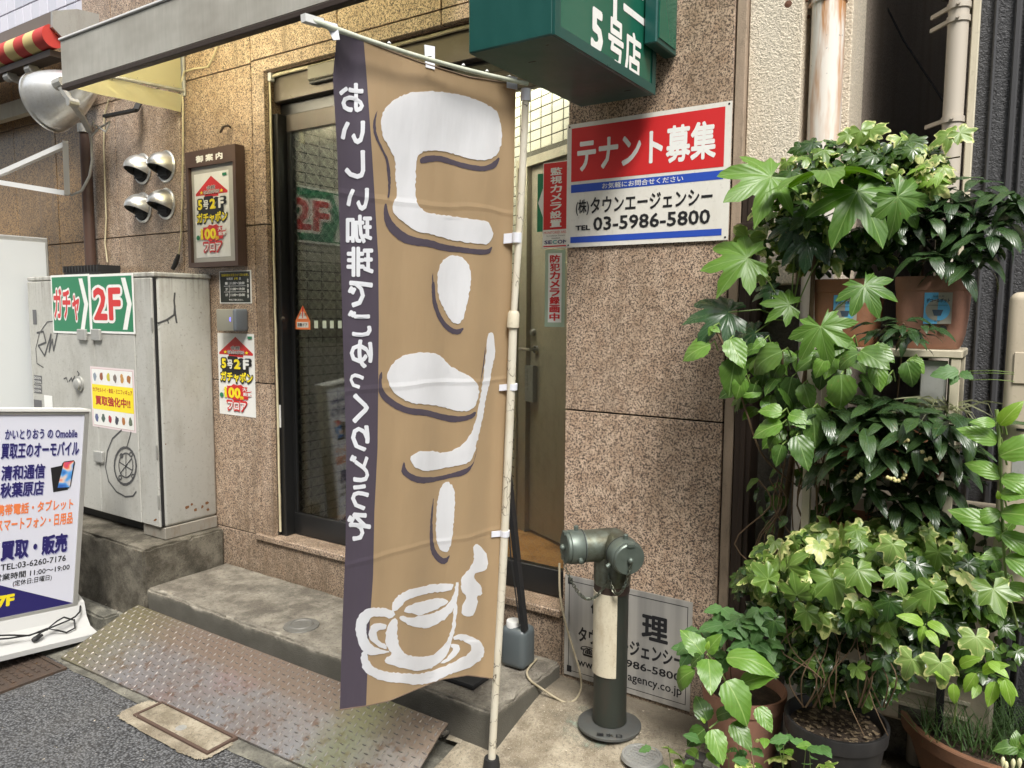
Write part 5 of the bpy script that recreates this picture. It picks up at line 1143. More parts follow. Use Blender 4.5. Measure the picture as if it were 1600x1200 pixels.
mb.m=[0]*len(mb.f); mb.build('plate',steel,rm,smooth=30)
mb=MB(); Ls=(C4[1]-C4[0]).length; Lt=(C4[3]-C4[0]).length; pit=.0295; n_s=int(Ls/pit); n_t=int(Lt/pit)
for j in range(n_t):
    for i in range(n_s):
        s=(i+.5)/n_s; t=(j+.5)/n_t; c_=rpt(s,t,.0003); a_=rpt(s+.004,t,.0003)-c_; b_=rpt(s,t+.01,.0003)-c_
        a_.normalize(); b_.normalize(); u_=a_ if (i+j)%2 else b_; w_=b_ if (i+j)%2 else a_; n_=a_.cross(b_)
        if n_.z<0: n_=-n_
        l_=.0128; q_=.0033
        mb.add([c_-u_*l_,c_+w_*q_,c_+u_*l_,c_-w_*q_,c_+n_*.0029+u_*.006,c_+n_*.0029-u_*.006],[(0,3,5),(0,5,1),(2,1,4),(2,4,3),(1,5,4),(3,4,5)])
mb.build('raised_tread',worn('polished_tread',(.42,.39,.37),.3,.8,(.2,.13,.09),.6,1.2,1),rm,kind='stuff',fix=False)
# drain lid, manhole covers
dl=thing('drain_lid','rectangular concrete drain lid with rusty frame below the ramp','drain cover',(-2.6,1.6,0))
a,b,c_,d_=onZ(210,1119,.01),onZ(319,1177,.01),onZ(368,1160,.01),onZ(248,1098,.01)
x0_,x1_=(a.x+d_.x)/2,(b.x+c_.x)/2; y0_,y1_=(a.y+b.y)/2,(c_.y+d_.y)/2+.02
mb=MB(); 
for q in ((x0_,x1_,y0_,y0_+.012),(x0_,x1_,y1_-.012,y1_),(x0_,x0_+.012,y0_+.012,y1_-.012),(x1_-.012,x1_,y0_+.012,y1_-.012)): mb.box(q[0],q[1],q[2],q[3],.002,.016)
mb.build('lid_frame',mat('rusty_frame',(.09,.055,.04),.8),dl)
mb=MB(); mb.bbox(x0_+.015,x1_-.015,y0_+.015,y1_-.015,.0,.0145,.002); mb.build('lid',M['pave'],dl)
mb=MB(); q=onZ(283,1137,.0146); mb.lathe([(0,.0004),(.018,.0004),(.021,.0002)],q,(0,0,1),18); mb.box(q.x-.014,q.x+.014,q.y-.003,q.y+.003,q.z,q.z+.0015); mb.build('lift_hole',M['galv'],dl)
mh=thing('iron_manhole','rusty rectangular cast iron manhole cover under the floor sign','manhole cover',(-3.6,1.5,0))
mb=MB(); a=onZ(94,1045,.006); x1m=a.x; y1m=a.y; x0m=x1m-.62; y0m=y1m-.36
mb.bbox(x0m,x1m,y0m,y1m,-.01,.009,.002); iron=worn('rusty_iron',(.10,.075,.06),.6,.5,(.16,.09,.05),.7,3,1,.5); mb.build('cover',iron,mh)
mb=MB()
for j in range(9):
    for i in range(15):
        x=x0m+.04+i*.038+(.019 if j%2 else 0); y=y0m+.035+j*.035
        if x<x1m-.04: mb.box(x,x+.026,y,y+.014,.009,.0125)
mb.build('raised_pattern',iron,mh,kind='stuff')
mb=MB(); 
for q in ((x0m-.02,x1m+.02,y0m-.02,y0m-.003),(x0m-.02,x1m+.02,y1m+.003,y1m+.02),(x1m+.003,x1m+.02,y0m-.003,y1m+.003)): mb.box(*q,-.01,.0105)
mb.build('frame',iron,mh)
rc=thing('round_manhole','small round ribbed grey cover in the pavement by the hydrant','manhole cover',(-1.0,2.2,.05))
q=onZ(1003,1188,.085); mb=MB(); zr_=pz(q.x,q.y); mb.lathe([(0,.008),(.058,.008),(.060,.012),(.068,.012),(.072,.0),],(q.x,q.y,zr_+.004),(0,0,1),32); mb.build('cover',M['galv'],rc,smooth=30)
mb=MB(); mb.bar((q.x-.015,q.y,zr_+.015),(q.x+.015,q.y,zr_+.015),.012,.006)
for k in range(7): mb.bar((q.x-.045,q.y-.045+k*.015,zr_+.0135),(q.x+.045,q.y-.045+k*.015,zr_+.0135),.005,.003)
mb.build('rib',M['galv'],rc)
sc=thing('step_floor_cap','loose round metal cap lying on the step','cap',(-2.61,2.23,S0))
q=onZ(471,978,S0); mb=MB(); mb.lathe([(0,.006),(.045,.006),(.05,.010),(.055,.006),(.078,.004),(.08,.0)],(q.x,q.y,S0+.001),(0,0,1),36); mb.build('disc',worn('dull_grey_cap',(.17,.165,.15),.5,.3,(.09,.08,.065),.6,3,1),sc,smooth=30)
# ================================================================== fire department inlet (siamese standpipe)
HX,HY=onZ(952,1138,.10).xy; HZ=pz(HX,HY)
hy=thing('fire_hose_inlet','bronze twin fire hose inlet on a short dark standpipe with chains','fire hydrant',(HX,HY,HZ))
bz=mat('tarnished_bronze',(.12,.13,.10),.33,.75); g=N(bz); n1=g.noise(g.pos(),18,5,.65); g.col(g.mix(g.ramp(n1,[(.35,0),(.7,1)]),(.10,.095,.065),(.20,.235,.20))); g.rough(n1,.24,.5)
verd=mat('green_patina',(.20,.25,.22),.45,.5); g=N(verd); n1=g.noise(g.pos(),30,4,.6); g.col(g.mix(n1,(.085,.105,.09),(.165,.195,.17)))
pipe_m=worn('dark_green_pipe',(.035,.04,.032),.45,.3,(.07,.045,.035),.6,2,.4)
o=Vector((HX,HY,HZ)); ZT=HZ+.60
mb=MB(); mb.lathe([(0,.018),(.070,.018),(.085,.013),(.108,.011),(.114,.008),(.115,.0)],o,(0,0,1),40); mb.build('base_plate',worn('worn_iron',(.13,.135,.13),.4,.6,(.14,.11,.08),.5,2,1),hy,smooth=35)
mb=MB(); mb.lathe([(.062,.02),(.060,.06),(.060,.40),(.060,.56)],o,(0,0,1),32); mb.build('standpipe',pipe_m,hy,smooth=35)
mb=MB(); mb.lathe([(.0625,.50),(.0635,.505),(.0635,.545)],o,(0,0,1),32); mb.build('red_band',worn('faded_red_band',(.045,.028,.022),.5,.1,(.05,.045,.04),.6,2,1),hy,smooth=35)
toC=(CAM-o); toC.z=0; toC.normalize()
mb=MB(); xl=Vector((-toC.y,toC.x,0))  # sideways axis seen from the camera
rt=Vector((0,0,1)).cross(toC).normalized()      # screen right
# shell arc from screen left to just right of centre
ang=[]
mb.lathe([(.0615,.165),(.0655,.166),(.0655,.392),(.0615,.394)],o,(0,0,1),22,0,(math.radians(-165),math.radians(35-25)),xa=(toC*.0+ (-toC.cross(Vector((0,0,1))))*0 + toC).normalized() if False else rt*-1*0+toC)
mb2=MB()
def arcshell(m,r0,r1,z0,z1,a0,a1,n=20):
    V0=[];
    for k in range(n+1):
        a=math.radians(a0+(a1-a0)*k/n); dv=toC*math.cos(a)+rt*math.sin(a)
        for r_,z_ in ((r0,z0),(r1,z0),(r1,z1),(r0,z1)): V0.append(o+dv*r_+Vector((0,0,z_)))
    fs=[]
    for k in range(n):
        for j in range(4): fs.append((k*4+j,k*4+(j+1)%4,(k+1)*4+(j+1)%4,(k+1)*4+j))
    fs+=[(0,3,2,1),(n*4,n*4+1,n*4+2,n*4+3)]; m.add(V0,fs)
arcshell(mb2,.0607,.0650,.205,.505,-105,18); mb2.build('cream_sleeve',worn('stained_cream_sleeve',(.55,.50,.38),.45,0,(.30,.22,.13),.8,2.2,.35),hy,smooth=35)
bl=mb2=None
fwd=-toC; dl_=( -rt*.93+toC*.36).normalized(); dr_=(rt*.42+toC*.90).normalized()
ctr=o+Vector((0,0,.643))
def blob_body():
    bm=bmesh.new()
    return bm
mb=MB(); mb.lathe([(.062,-.12),(.066,-.10),(.066,-.02),(.064,.01)],ctr,(0,0,1),32); 
pts=[ctr+Vector((0,0,-.03)),ctr+Vector((0,0,.0)),ctr+Vector((0,0,.02))]
# elbow to the left
def outlet(dv,L0,tilt,mbx):
    dv=(dv+Vector((0,0,tilt))).normalized(); c0=ctr+Vector((0,0,.028)); mbx.lathe([(.001,-.055),(.03,-.05),(.048,-.035),(.057,-.01),(.058,.02),(.056,L0)],c0,dv,28); return c0,dv
cL,vL=outlet(dl_,.115,0,mb); cR,vR=outlet(dr_,.075,-.10,mb)
bm=bmesh.new(); bmesh.ops.create_uvsphere(bm,u_segments=28,v_segments=18,radius=.064); mb.bm(bm,0,Matrix.Translation(ctr+Vector((0,0,.018)))); bm.free()
mb.build('inlet_body',bz,hy,smooth=60)
def coupling(c0,dv,L0,nm):
    m=MB(); m.lathe([(.056,L0-.004),(.0585,L0-.003),(.0585,L0+.002),(.0595,L0+.004),(.0595,L0+.046),(.058,L0+.050),(.052,L0+.052)],c0,dv,32); cp=m.build('coupling_ring',verd,hy,smooth=35)
    m=MB(); m.lathe([(.0598,L0+.001),(.0605,L0+.0012),(.0605,L0+.0038),(.0598,L0+.004)],c0,dv,32); m.build('groove',M['blackm'],cp)
    m=MB(); m.lathe([(.050,L0+.050),(.056,L0+.052),(.056,L0+.060),(.052,L0+.064),(0,L0+.064)],c0,dv,32)
    e=dv.orthogonal().normalized(); f_=dv.cross(e)
    up_=(Vector((0,0,1))-dv*dv.z).normalized(); sd_=dv.cross(up_)
    for a in (0,):
        q=c0+dv*(L0+.060)+up_*.052; m.bar(q-sd_*.013,q+sd_*.013,.018,.010,up=up_)
    cap=m.build('hose_cap',verd,hy,smooth=35)
    m=MB(); m.lathe([(0,L0+.080),(.007,L0+.079),(.011,L0+.073),(.010,L0+.066),(.006,L0+.062)],c0,dv,14); m.build('cap_knob',verd,cap,smooth=50)
    for a in (35,155,275):
        dvv=up_*math.cos(math.radians(a-35))+sd_*math.sin(math.radians(a-35)); q=c0+dv*(L0+.022)+dvv*.058
        m=MB(); m.lathe([(.0085,0),(.0085,.016),(.006,.018),(0,.018)],q,dvv,12); m.build('lug',verd,cp,smooth=40)
    return c0+dv*(L0+.078)
kL=coupling(cL,vL,.115,'l'); kR=coupling(cR,vR,.075,'r')
ring=o+toC*.068-rt*.012+Vector((0,0,.575)); mb=MB(); mb.lathe([(.010+.003*math.cos(a*PI/4),.003*math.sin(a*PI/4)) for a in range(9)],ring,rt,12); mb.build('chain_ring',verd,hy,smooth=50)
def chain(a,b,sag,name='chain'):
    m=MB(); Lc=(b-a).length+sag*1.6; n=int(Lc/.0115); bm=bmesh.new()
    tv=[];
    for i in range(n):
        t=(i+.5)/n; p=a.lerp(b,t)+Vector((0,0,-sag*4*t*(1-t))); t2=t+.01; q=a.lerp(b,t2)+Vector((0,0,-sag*4*t2*(1-t2))); d=(q-p).normalized()
        s_=d.orthogonal().normalized() if i%2 else d.cross(d.orthogonal().normalized()); 
        loop=[p+d*.0085*math.cos(2*PI*k/10)+s_*.0048*math.sin(2*PI*k/10) for k in range(11)]
        m.tube(loop,.0016,5,0,False)
    m.build(name,bz,hy,smooth=60)
chain(ring,kR,.085); chain(ring+Vector((0,0,-.005)),kL+Vector((0,0,-.01)),.12)
mb=MB(); put_text(mb,'送水口',Fr(o+Vector((0,0,0)),rt,toC*1.0),(-.07,.088,.07,.112),.0295*0+.001,0,.03)
mb=MB(); fh=Fr(o+Vector((0,0,.0125)),rt,-toC); put_text(mb,'送 水 口',fh,(-.045,-.104,.045,-.084),0.0012,0,.04); mb.build('base_lettering',M['ink'],hy)
# green stain on the pavement under the hydrant
mb=MB(); P=[]
for k in range(28):
    a=2*PI*k/28; q=.125+.025*math.sin(a*3+1)+random.uniform(-.01,.02); x,y=HX+q*math.cos(a)*1.15-.03,HY+q*math.sin(a)*.8-.03; P.append((x,y,pz(x,y)+.0035))
mb.add(P+[(HX,HY,HZ+.004)],[(i,(i+1)%28,28) for i in range(28)]); stn=mat('verdigris_stain',(.26,.33,.26),.9); g=N(stn); n1=g.noise(g.pos(),28,5,.7); g.col(g.mix(g.ramp(n1,[(.38,0),(.52,1)]),(.20,.235,.18),(.27,.245,.19)))
_t=stn.node_tree; _tr=_t.nodes.new('ShaderNodeBsdfTransparent'); _mx=_t.nodes.new('ShaderNodeMixShader'); _ge=g.n('ShaderNodeNewGeometry'); _vd=g.n('ShaderNodeVectorMath',operation='DISTANCE'); g.l(_ge.outputs['Position'],_vd.inputs[0]); _vd.inputs[1].default_value=(HX-.03,HY-.03,HZ); _fa=g.math('SUBTRACT',g.ramp(g.math('MULTIPLY',_vd.outputs['Value'],5.0),[(.45,.9),(.80,0)]),g.ramp(n1,[(.35,0),(.65,.7)]),True); g.l(_fa,_mx.inputs[0]); g.l(_tr.outputs[0],_mx.inputs[1]); g.l(g.b.outputs[0],_mx.inputs[2]); g.l(_mx.outputs[0],_t.nodes['Material Output'].inputs[0])
mb.build('verdigris_stain',stn,hy)
# ================================================================== water tank, tripod leg, cord
jg=thing('water_weight_tank','grey plastic water tank with white screw cap standing on the step behind the pole','water tank',(-1.65,2.35,S0))
q=onZ(806,1052,S0); jx,jy=q.x,q.y+.06; M_g=mat('grey_plastic',(.085,.10,.105),.4)
mb=MB(); mb.bbox(jx-.088,jx+.028,jy-.05,jy+.05,S0+.003,S0+.17,.026,seg=4); mb.build('tank',M_g,jg,smooth=60)
mb=MB(); q2=Vector((jx-.045,jy-.01,S0+.17)); mb.lathe([(.030,-.01),(.030,.012),(.028,.018),(0,.018)],q2,(0,0,1),20); mb.build('screw_cap',M['white'],jg,smooth=35)
st2=thing('black_stand_leg','slanting black steel leg leaning between the banner pole and the door','stand',(-1.6,2.3,.2))
mb=MB(); a=onY(786,640,2.30); b=onZ(823,1000,S0+.02); a=Vector((onY(784,650,2.32))); mb.bar(a,onY(820,985,2.44),.018,.026,up=(0,1,0)); mb.build('leg',M['blackm'],st2)
mb=MB(); mb.tube([onY(791,760,2.36),onY(798,870,2.38),onY(812,975,2.42)],.003,6); mb.build('wire',M['blackm'],st2)
fp=thing('black_foot_plate','flat black plate lying on the step behind the hem of the banner','plate',(-1.7,2.2,S0))
mb=MB(); a=onZ(739,1076,S0+.01); mb.bbox(a.x-.16,a.x,a.y-.0,a.y+.12,S0+.001,S0+.022,.006,seg=2); mb.build('plate',M['blackm'],fp,smooth=40)
cd=thing('loose_cable','dirty cream cable looping from the pillar to the step by the hydrant','cable',(-1.5,2.5,.2))
def gz(px,py,z): return onZ(px,py,z)
pts=[onY(874,880,2.57),onY(875,930,2.57),onY(884,975,2.57),onY(896,1015,2.565),onY(906,1050,2.55),onZ(908,1075,.13),onZ(900,1092,.125),onZ(885,1098,.115),onZ(868,1090,.13),onZ(845,1075,.16),onZ(828,1062,.2),onZ(824,1048,.205),onZ(838,1030,.2)]
mb=MB(); sm_=[]
for i in range(len(pts)-1):
    p0,p1,p2,p3=pts[max(i-1,0)],pts[i],pts[i+1],pts[min(i+2,len(pts)-1)]
    for k in range(5):
        t=k/5; sm_.append(.5*((2*p1)+(-p0+p2)*t+(2*p0-5*p1+4*p2-p3)*t*t+(-p0+3*p1-3*p2+p3)*t**3))
sm_.append(pts[-1]); mb.tube(sm_,.0046,7); mb.build('sheath',worn('dirty_cable',(.36,.31,.21),.7,0,(.10,.07,.045),.8,4,1),cd,smooth=60)
db=thing('wood_scrap','weathered wood scrap and tape at the right corner of the ramp','scrap',(-1.6,2.05,.03))
for k in range(4):
    a=onZ(676+k*5,1154-k*1.5,.035+.006*k); b=onZ(700+k*4,1137-k,.035+.006*k); mb=MB(); mb.bar(a,b,.012,.008); mb.build('splinter',worn('weathered_wood',(.10,.09,.075),.9,0,(.2,.17,.13),.6,4,1) if k==0 else bpy.data.materials['weathered_wood'],db)
mb=MB(); a=onZ(712,1150,.035); mb.add([onZ(697,1155,.04),onZ(720,1162,.04),onZ(724,1152,.045),onZ(703,1146,.045)],[(0,1,2,3)]); mb.build('paper_flap',M['pave'],db)
# litter: small bright chips and dry leaves scattered on the asphalt and pavement
lt=MB(); random.seed(12)
for k in range(70):
    px,py=random.choice([(random.uniform(0,420),random.uniform(1060,1200)),(random.uniform(780,1090),random.uniform(1090,1200)),(random.uniform(140,220),random.uniform(925,960))])
    q=onZ(px,py,.012); s_=random.uniform(.0015,.0062); a=random.uniform(0,6.28)
    zz=(pz(q.x,q.y) if q.x>-1.6 and q.y>1.63 else .010)+.0045
    lt.add([(q.x+s_*math.cos(a+k2*2.1)*random.uniform(.6,1.4),q.y+s_*math.sin(a+k2*2.1),zz+random.uniform(0,.002)) for k2 in range(3)],[(0,1,2)])
o_=lt.build('litter',mat('pale_litter',(.55,.48,.38),.8)); prop(o_,'tiny pale litter flakes scattered over asphalt and pavement','litter',kind='stuff')
# ================================================================== leaves
def leafmat(name,dark,light,vein,rough=.38,margin=None,trans=.3,lat=26,var=.5,mth=.72):
    m=bpy.data.materials.new(name); m.use_nodes=True; t=m.node_tree; b=t.nodes['Principled BSDF']; g=N(m)
    uv=g.n('ShaderNodeUVMap'); s=g.n('ShaderNodeSeparateXYZ'); g.l(uv.outputs[0],s.inputs[0])
    oi=g.n('ShaderNodeObjectInfo'); ps=g.pos(True); n1=g.noise(ps,28,4,.6)
    f=g.math('ADD',g.math('MULTIPLY',oi.outputs['Random'],var),g.math('MULTIPLY',n1,1-var*.6),True)
    c=g.mix(g.ramp(f,[(.2,0),(.85,1)]),dark,light)
    ax=g.math('ABSOLUTE',s.outputs[0]); mid=g.ramp(ax,[(.015,1),(.06,0)])
    w_=g.math('SINE',g.math('MULTIPLY',g.math('SUBTRACT',s.outputs[1],g.math('MULTIPLY',ax,.75)),lat)); sv=g.ramp(w_,[(.92,0),(.995,.30)])
    vv=g.math('MAXIMUM',mid,g.math('MULTIPLY',sv,.75))
    if margin:
        at=g.n('ShaderNodeAttribute',attribute_name='edge'); n2=g.noise(ps,60,3,.6)
        e=g.math('ADD',at.outputs['Fac'],g.math('MULTIPLY',g.math('SUBTRACT',n2,.5),.9)); e=g.math('ADD',e,g.math('MULTIPLY',g.math('SUBTRACT',oi.outputs['Random'],.5),.5))
        c=g.mix(g.ramp(e,[(mth,0),(mth+.1,1)]),c,margin)
    sp=g.noise(ps,120,3,.6); c=g.mix(g.ramp(sp,[(.66,0),(.70,.55)]),c,(.16,.13,.04)); pt=g.noise(ps,9,2,.5); c=g.mix(g.math('MULTIPLY',g.ramp(pt,[(.55,0),(.75,.5)]),.8),c,light)
    c=g.mix(vv,c,vein); g.col(c); g.rough(n1,rough-.08,rough+.14)
    hb=g.math('ADD',g.math('MULTIPLY',w_,.5),g.math('MULTIPLY',mid,-1.2)); g.bump(hb,.16,.003)
    q=t.nodes.new('ShaderNodeBsdfTranslucent'); mx_=t.nodes.new('ShaderNodeMixShader'); mx_.inputs[0].default_value=trans
    hs_=g.n('ShaderNodeHueSaturation'); hs_.inputs['Saturation'].default_value=1.2; hs_.inputs['Value'].default_value=1.5; g.l(c,hs_.inputs['Color']); g.l(hs_.outputs[0],q.inputs[0])
    g.l(b.outputs[0],mx_.inputs[1]); g.l(q.outputs[0],mx_.inputs[2]); g.l(mx_.outputs[0],t.nodes['Material Output'].inputs[0]); return m
LM=dict(
 fat=leafmat('fatsia_leaf',(.045,.115,.014),(.105,.21,.028),(.18,.29,.08),.38,trans=.2),
 fatd=leafmat('fatsia_dark_leaf',(.016,.045,.018),(.030,.070,.026),(.06,.11,.05),.24,trans=.10),
 hyd=leafmat('serrated_leaf',(.030,.082,.014),(.085,.165,.024),(.16,.26,.08),.34,trans=.2),
 hydl=leafmat('young_leaf',(.085,.19,.024),(.14,.27,.04),(.24,.36,.10),.34,trans=.25),
 ard=leafmat('coral_ardisia_leaf',(.016,.038,.013),(.045,.085,.026),(.06,.11,.06),.24,trans=.15),
 ivy=leafmat('ivy_leaf',(.014,.040,.010),(.050,.10,.016),(.08,.14,.04),.22,trans=.15,lat=0),
 ivyv=leafmat('variegated_ivy_leaf',(.075,.145,.022),(.19,.29,.055),(.22,.32,.09),.34,(.50,.53,.20),.2,0,.8,.80),
 ivyp=leafmat('pale_ivy_leaf',(.15,.25,.06),(.28,.37,.10),(.36,.44,.16),.36,(.54,.55,.23),.28,0,.6,.66),
 boston=leafmat('compound_leaf',(.055,.14,.035),(.10,.21,.06),(.14,.24,.10),.5),
 lime=leafmat('lime_leaf',(.16,.30,.03),(.26,.42,.06),(.36,.5,.14),.36,trans=.4),
 grass=leafmat('grass_blade',(.055,.12,.03),(.12,.20,.06),(.10,.18,.06),.45,lat=0))
stemg=mat('green_stem',(.16,.24,.06),.5); stemb=worn('brown_stem',(.12,.075,.04),.75,0,(.22,.15,.09),.6,4,1)
def finish(name,V,Fs,UV,E,m):
    me=bpy.data.meshes.new(name); me.from_pydata(V,[],Fs); me.materials.append(m)
    ul=me.uv_layers.new(name='UVMap')
    for p in me.polygons:
        for li in p.loop_indices: ul.data[li].uv=UV[me.loops[li].vertex_index]
    at=me.attributes.new('edge','FLOAT','POINT')
    for i,e in enumerate(E): at.data[i].value=e
    me.shade_smooth(); return me
def blade(m,w=.5,peak=.42,droop=.9,foldv=.25,serr=0.0,wave=0.0,nt=9,tipp=1.0,seed=0):
    rnd=random.Random(seed); V=[];Fs=[];UV=[];E=[]; y=z=0; ds=1/nt
    for i in range(nt+1):
        t=i/nt; a=droop*t-.12
        if i: y+=math.cos(a)*ds; z-=math.sin(a)*ds
        k=math.log(.5)/math.log(peak); pr=math.sin(PI*min(1,t**k))**.85 if 0<t<1 else 0
        ww=w/2*pr+ (.008 if t<1 else 0)
        if serr and 0<i<nt: ww*=1+serr*(1 if i%2 else -1)
        for s in (-1,-.5,0,.5,1):
            x=s*ww; zz=z+foldv*abs(x)-foldv*.9*abs(x)*abs(s)*.6+wave*math.sin(t*15+ (2 if s>0 else 0))*abs(s)*w*.25
            yy=y-(abs(s)*ww*.25)+(.0)
            V.append((x,yy,zz)); UV.append((s*(ww/(w/2)),t*1.0)); E.append(abs(s) if 0<i<nt else 1)
    for i in range(nt):
        for j in range(4): Fs.append((i*5+j,i*5+j+1,i*5+j+6,i*5+j+5))
    return finish('leaf',V,Fs,UV,E,m)
def palm(m,lobes,r0=.3,p=.7,droop=.25,foldv=.22,per=8,base=-.0,seed=0,jit=.04):
    rnd=random.Random(seed); th=set()
    for a,L,h in lobes:
        for k in (-1,-.72,-.45,-.2,0,.2,.45,.72,1): th.add(round(a+k*h,2))
    A=min(a-h for a,L,h in lobes); B=max(a+h for a,L,h in lobes); th=[x for x in sorted(th)]
    q=[th[0]]
    for x in th[1:]:
        if x-q[-1]>1.6: q.append(x)
    th=q; V=[(0,0,0)];UV=[(0,0)];E=[0];rings=(.22,.5,.78,1.0)
    rr=[]
    for x in th:
        best=r0*rnd.uniform(.9,1.1); ba=x; bl=1
        nearest=min(lobes,key=lambda l:abs(x-l[0])/l[2]); 
        for a,L,h in lobes:
            d=abs(x-a)/h
            if d<1:
                v=(r0+(L-r0)*(1-d)**.85) if p<0 else L*(math.cos(d*PI/2)**p)*(1+.10*max(0,1-d*4))
                if v>best: best=v
        rr.append((best*(1+rnd.uniform(-jit,jit)),nearest))
    for ri,fr_ in enumerate(rings):
        for x,(r_,l) in zip(th,rr):
            R_=r_*fr_; X=math.sin(math.radians(x))*R_; Y_=math.cos(math.radians(x))*R_
            d=math.sin(math.radians(x-l[0]))*R_
            Z_=foldv*abs(d)-droop*R_*R_*.9+ (.05*math.sin(x*.09+seed*2.1)+.035*math.sin(x*.21+seed))*fr_*R_*(1.6 if p<0 else 1)
            V.append((X,Y_,Z_)); UV.append((min(1,abs(d)*4+(0 if abs(x-l[0])<1 else .05)),R_*math.cos(math.radians(x-l[0])))); E.append(fr_)
    n=len(th); Fs=[(0,i+2,i+1) for i in range(n-1)]
    for ri in range(3):
        for i in range(n-1):
            a=1+ri*n+i; Fs.append((a,a+1,a+n+1,a+n))
    return finish('leaf',V,Fs,UV,E,m)
FL_=[(0,1,27),(44,.96,27),(-44,.96,27),(88,.84,26),(-88,.84,26),(128,.60,22),(-128,.60,22)]
IV=[(0,1,40),(58,.88,38),(-58,.82,38),(120,.70,40),(-120,.66,40)]
IV2=[(0,1,38),(52,.76,34),(-56,.84,36),(116,.70,42),(-112,.60,40)]
LV={}
LV['fat']=[palm(LM['fat'],FL_,.50,.55,.35,.20,seed=i) for i in range(3)]
LV['fatd']=[palm(LM['fatd'],FL_,.50,.55,.5,.20,seed=i+9) for i in range(2)]
LV['hyd']=[blade(LM['hyd'],.66,.40,d,.30,.045,.10,13,seed=i) for i,d in enumerate((.5,1.0,1.4))]
LV['tall']=[blade(LM['hydl'],.44,.42,d,.25,.03,.14,13,seed=i+3) for i,d in enumerate((.6,1.1,1.6))]
LV['hydl']=[blade(LM['hydl'],.66,.40,d,.35,.045,.10,13,seed=i) for i,d in enumerate((.4,.9))]
LV['ard']=[blade(LM['ard'],.30,.48,d,.45,0,.20,10,seed=i) for i,d in enumerate((.6,1.1,1.5))]
LV['ivy']=[palm(LM['ivy'],l,.34,-1,.35,.09,seed=i+20) for i,l in enumerate((IV,IV2,IV))]
LV['ivyv']=[palm(LM['ivyv'],l,.36,-1,d,.09,seed=i+30,jit=.06) for i,(l,d) in enumerate(((IV,.3),(IV2,.5),(IV,.7),(IV2,.1)))]
LV['ivyp']=[palm(LM['ivyp'],l,.36,-1,d,.1,seed=i+40,jit=.07) for i,(l,d) in enumerate(((IV,.4),(IV2,.7)))]
LV['boston']=[blade(LM['boston'],.62,.45,.5,.15,.12,.1,8,seed=i) for i in range(2)]
LV['lime']=[blade(LM['lime'],.46,.42,d,.3,.03,.1,9,seed=i) for i,d in enumerate((.4,1.0))]
def P3(px,py,Y): return onY(px,py,Y)
LCNT={}; LOVER={}
def putleaf(par,me,base,tdir,nrm,size,label=None):
    y=Vector(tdir).normalized(); n_=Vector(nrm); n_=n_-y*n_.dot(y)
    if n_.length<1e-3: n_=y.orthogonal()
    n_.normalize(); x=y.cross(n_)
    LCNT[par.name]=LCNT.get(par.name,0)+1
    if LCNT[par.name]>285:
        LOVER.setdefault(par.name,[]).append((me,Matrix.Translation(Vector(base)-wloc(par))@Matrix((x,y,n_)).transposed().to_4x4()@Matrix.Scale(size,4))); return None
    o=bpy.data.objects.new('leaf',me); C.objects.link(o); o.parent=par
    o.matrix_local=Matrix.Translation(Vector(base)-wloc(par))@Matrix((x,y,n_)).transposed().to_4x4()@Matrix.Scale(size,4)
    return o
TOC=lambda p:(CAM-Vector(p)).normalized()
def hand(par,kind,L,Y,stem=None,up=.55):
    """leaves read off the photograph: base px, tip px, depth of base, tip nearer or farther"""
    for it in L:
        bx,by,tx,ty=it[:4]; Yb=it[4] if len(it)>4 and it[4] is not None else Y; dz=it[5] if len(it)>5 else -.03; k=it[6] if len(it)>6 else None; fs=it[7] if len(it)>7 else 1.0
        b=P3(bx,by,Yb); t=P3(tx,ty,Yb+dz); d=t-b; nr=TOC(b)*.8+Vector((0,0,up))+Vector((random.uniform(-.2,.2),random.uniform(-.2,.2),0))
        me=random.choice(LV[k or kind]); putleaf(par,me,b,d,nr,d.length*1.06*fs)
        if stem is not None:
            s=P3(*stem[:2],stem[2]) if not callable(stem) else stem(b); 
            m_=MB(); mid_=b.lerp(s,.5)+Vector((0,0,.02)); m_.tube([b,mid_,s],.0022,5); m_.build('petiole',stemg,par,smooth=60)
def cloud(par,kinds,n,cx,cy,rx,ry,Y,dY,size,seed,shell=.55,droop=.2,mask=None,facing=.8,spread=1.0):
    """individual leaves spread through a volume, facing outwards, up and to the light"""
    rnd=random.Random(seed); k=0; tr=0
    O=P3(cx,cy,Y); sc_=(P3(cx+100,cy,Y)-O).length/100
    while k<n and tr<n*30:
        tr+=1; a=rnd.uniform(0,2*PI); r_=rnd.uniform(shell*.3,1)**.6; px=cx+rx*r_*math.cos(a); py=cy+ry*r_*math.sin(a)
        if mask and not mask(px,py,rnd): continue
        bulge=math.sqrt(max(0,1-min(1,r_*r_)))
        y_=Y-dY*bulge*rnd.uniform(.2,1.0)+dY*.35*rnd.random()
        p=P3(px,py,y_)
        out=Vector(((px-cx)/rx*.8,-.35-.4*bulge,(cy-py)/ry*.8)); nr=(out*.6+TOC(p)*facing*.7+Vector((0,0,.75))+Vector((rnd.uniform(-.5,.5),rnd.uniform(-.5,.5),rnd.uniform(-.3,.3)))*spread).normalized()
        td=Vector((rnd.uniform(-1,1)+(px-cx)/rx*.8,rnd.uniform(-1,.3),-.45+rnd.uniform(-.5,.4)-droop))
        kd=kinds(px,py,y_,rnd) if callable(kinds) else rnd.choice(kinds)
        putleaf(par,rnd.choice(LV[kd]),p,td,nr,size*rnd.uniform(.65,1.2)*1.0); k+=1
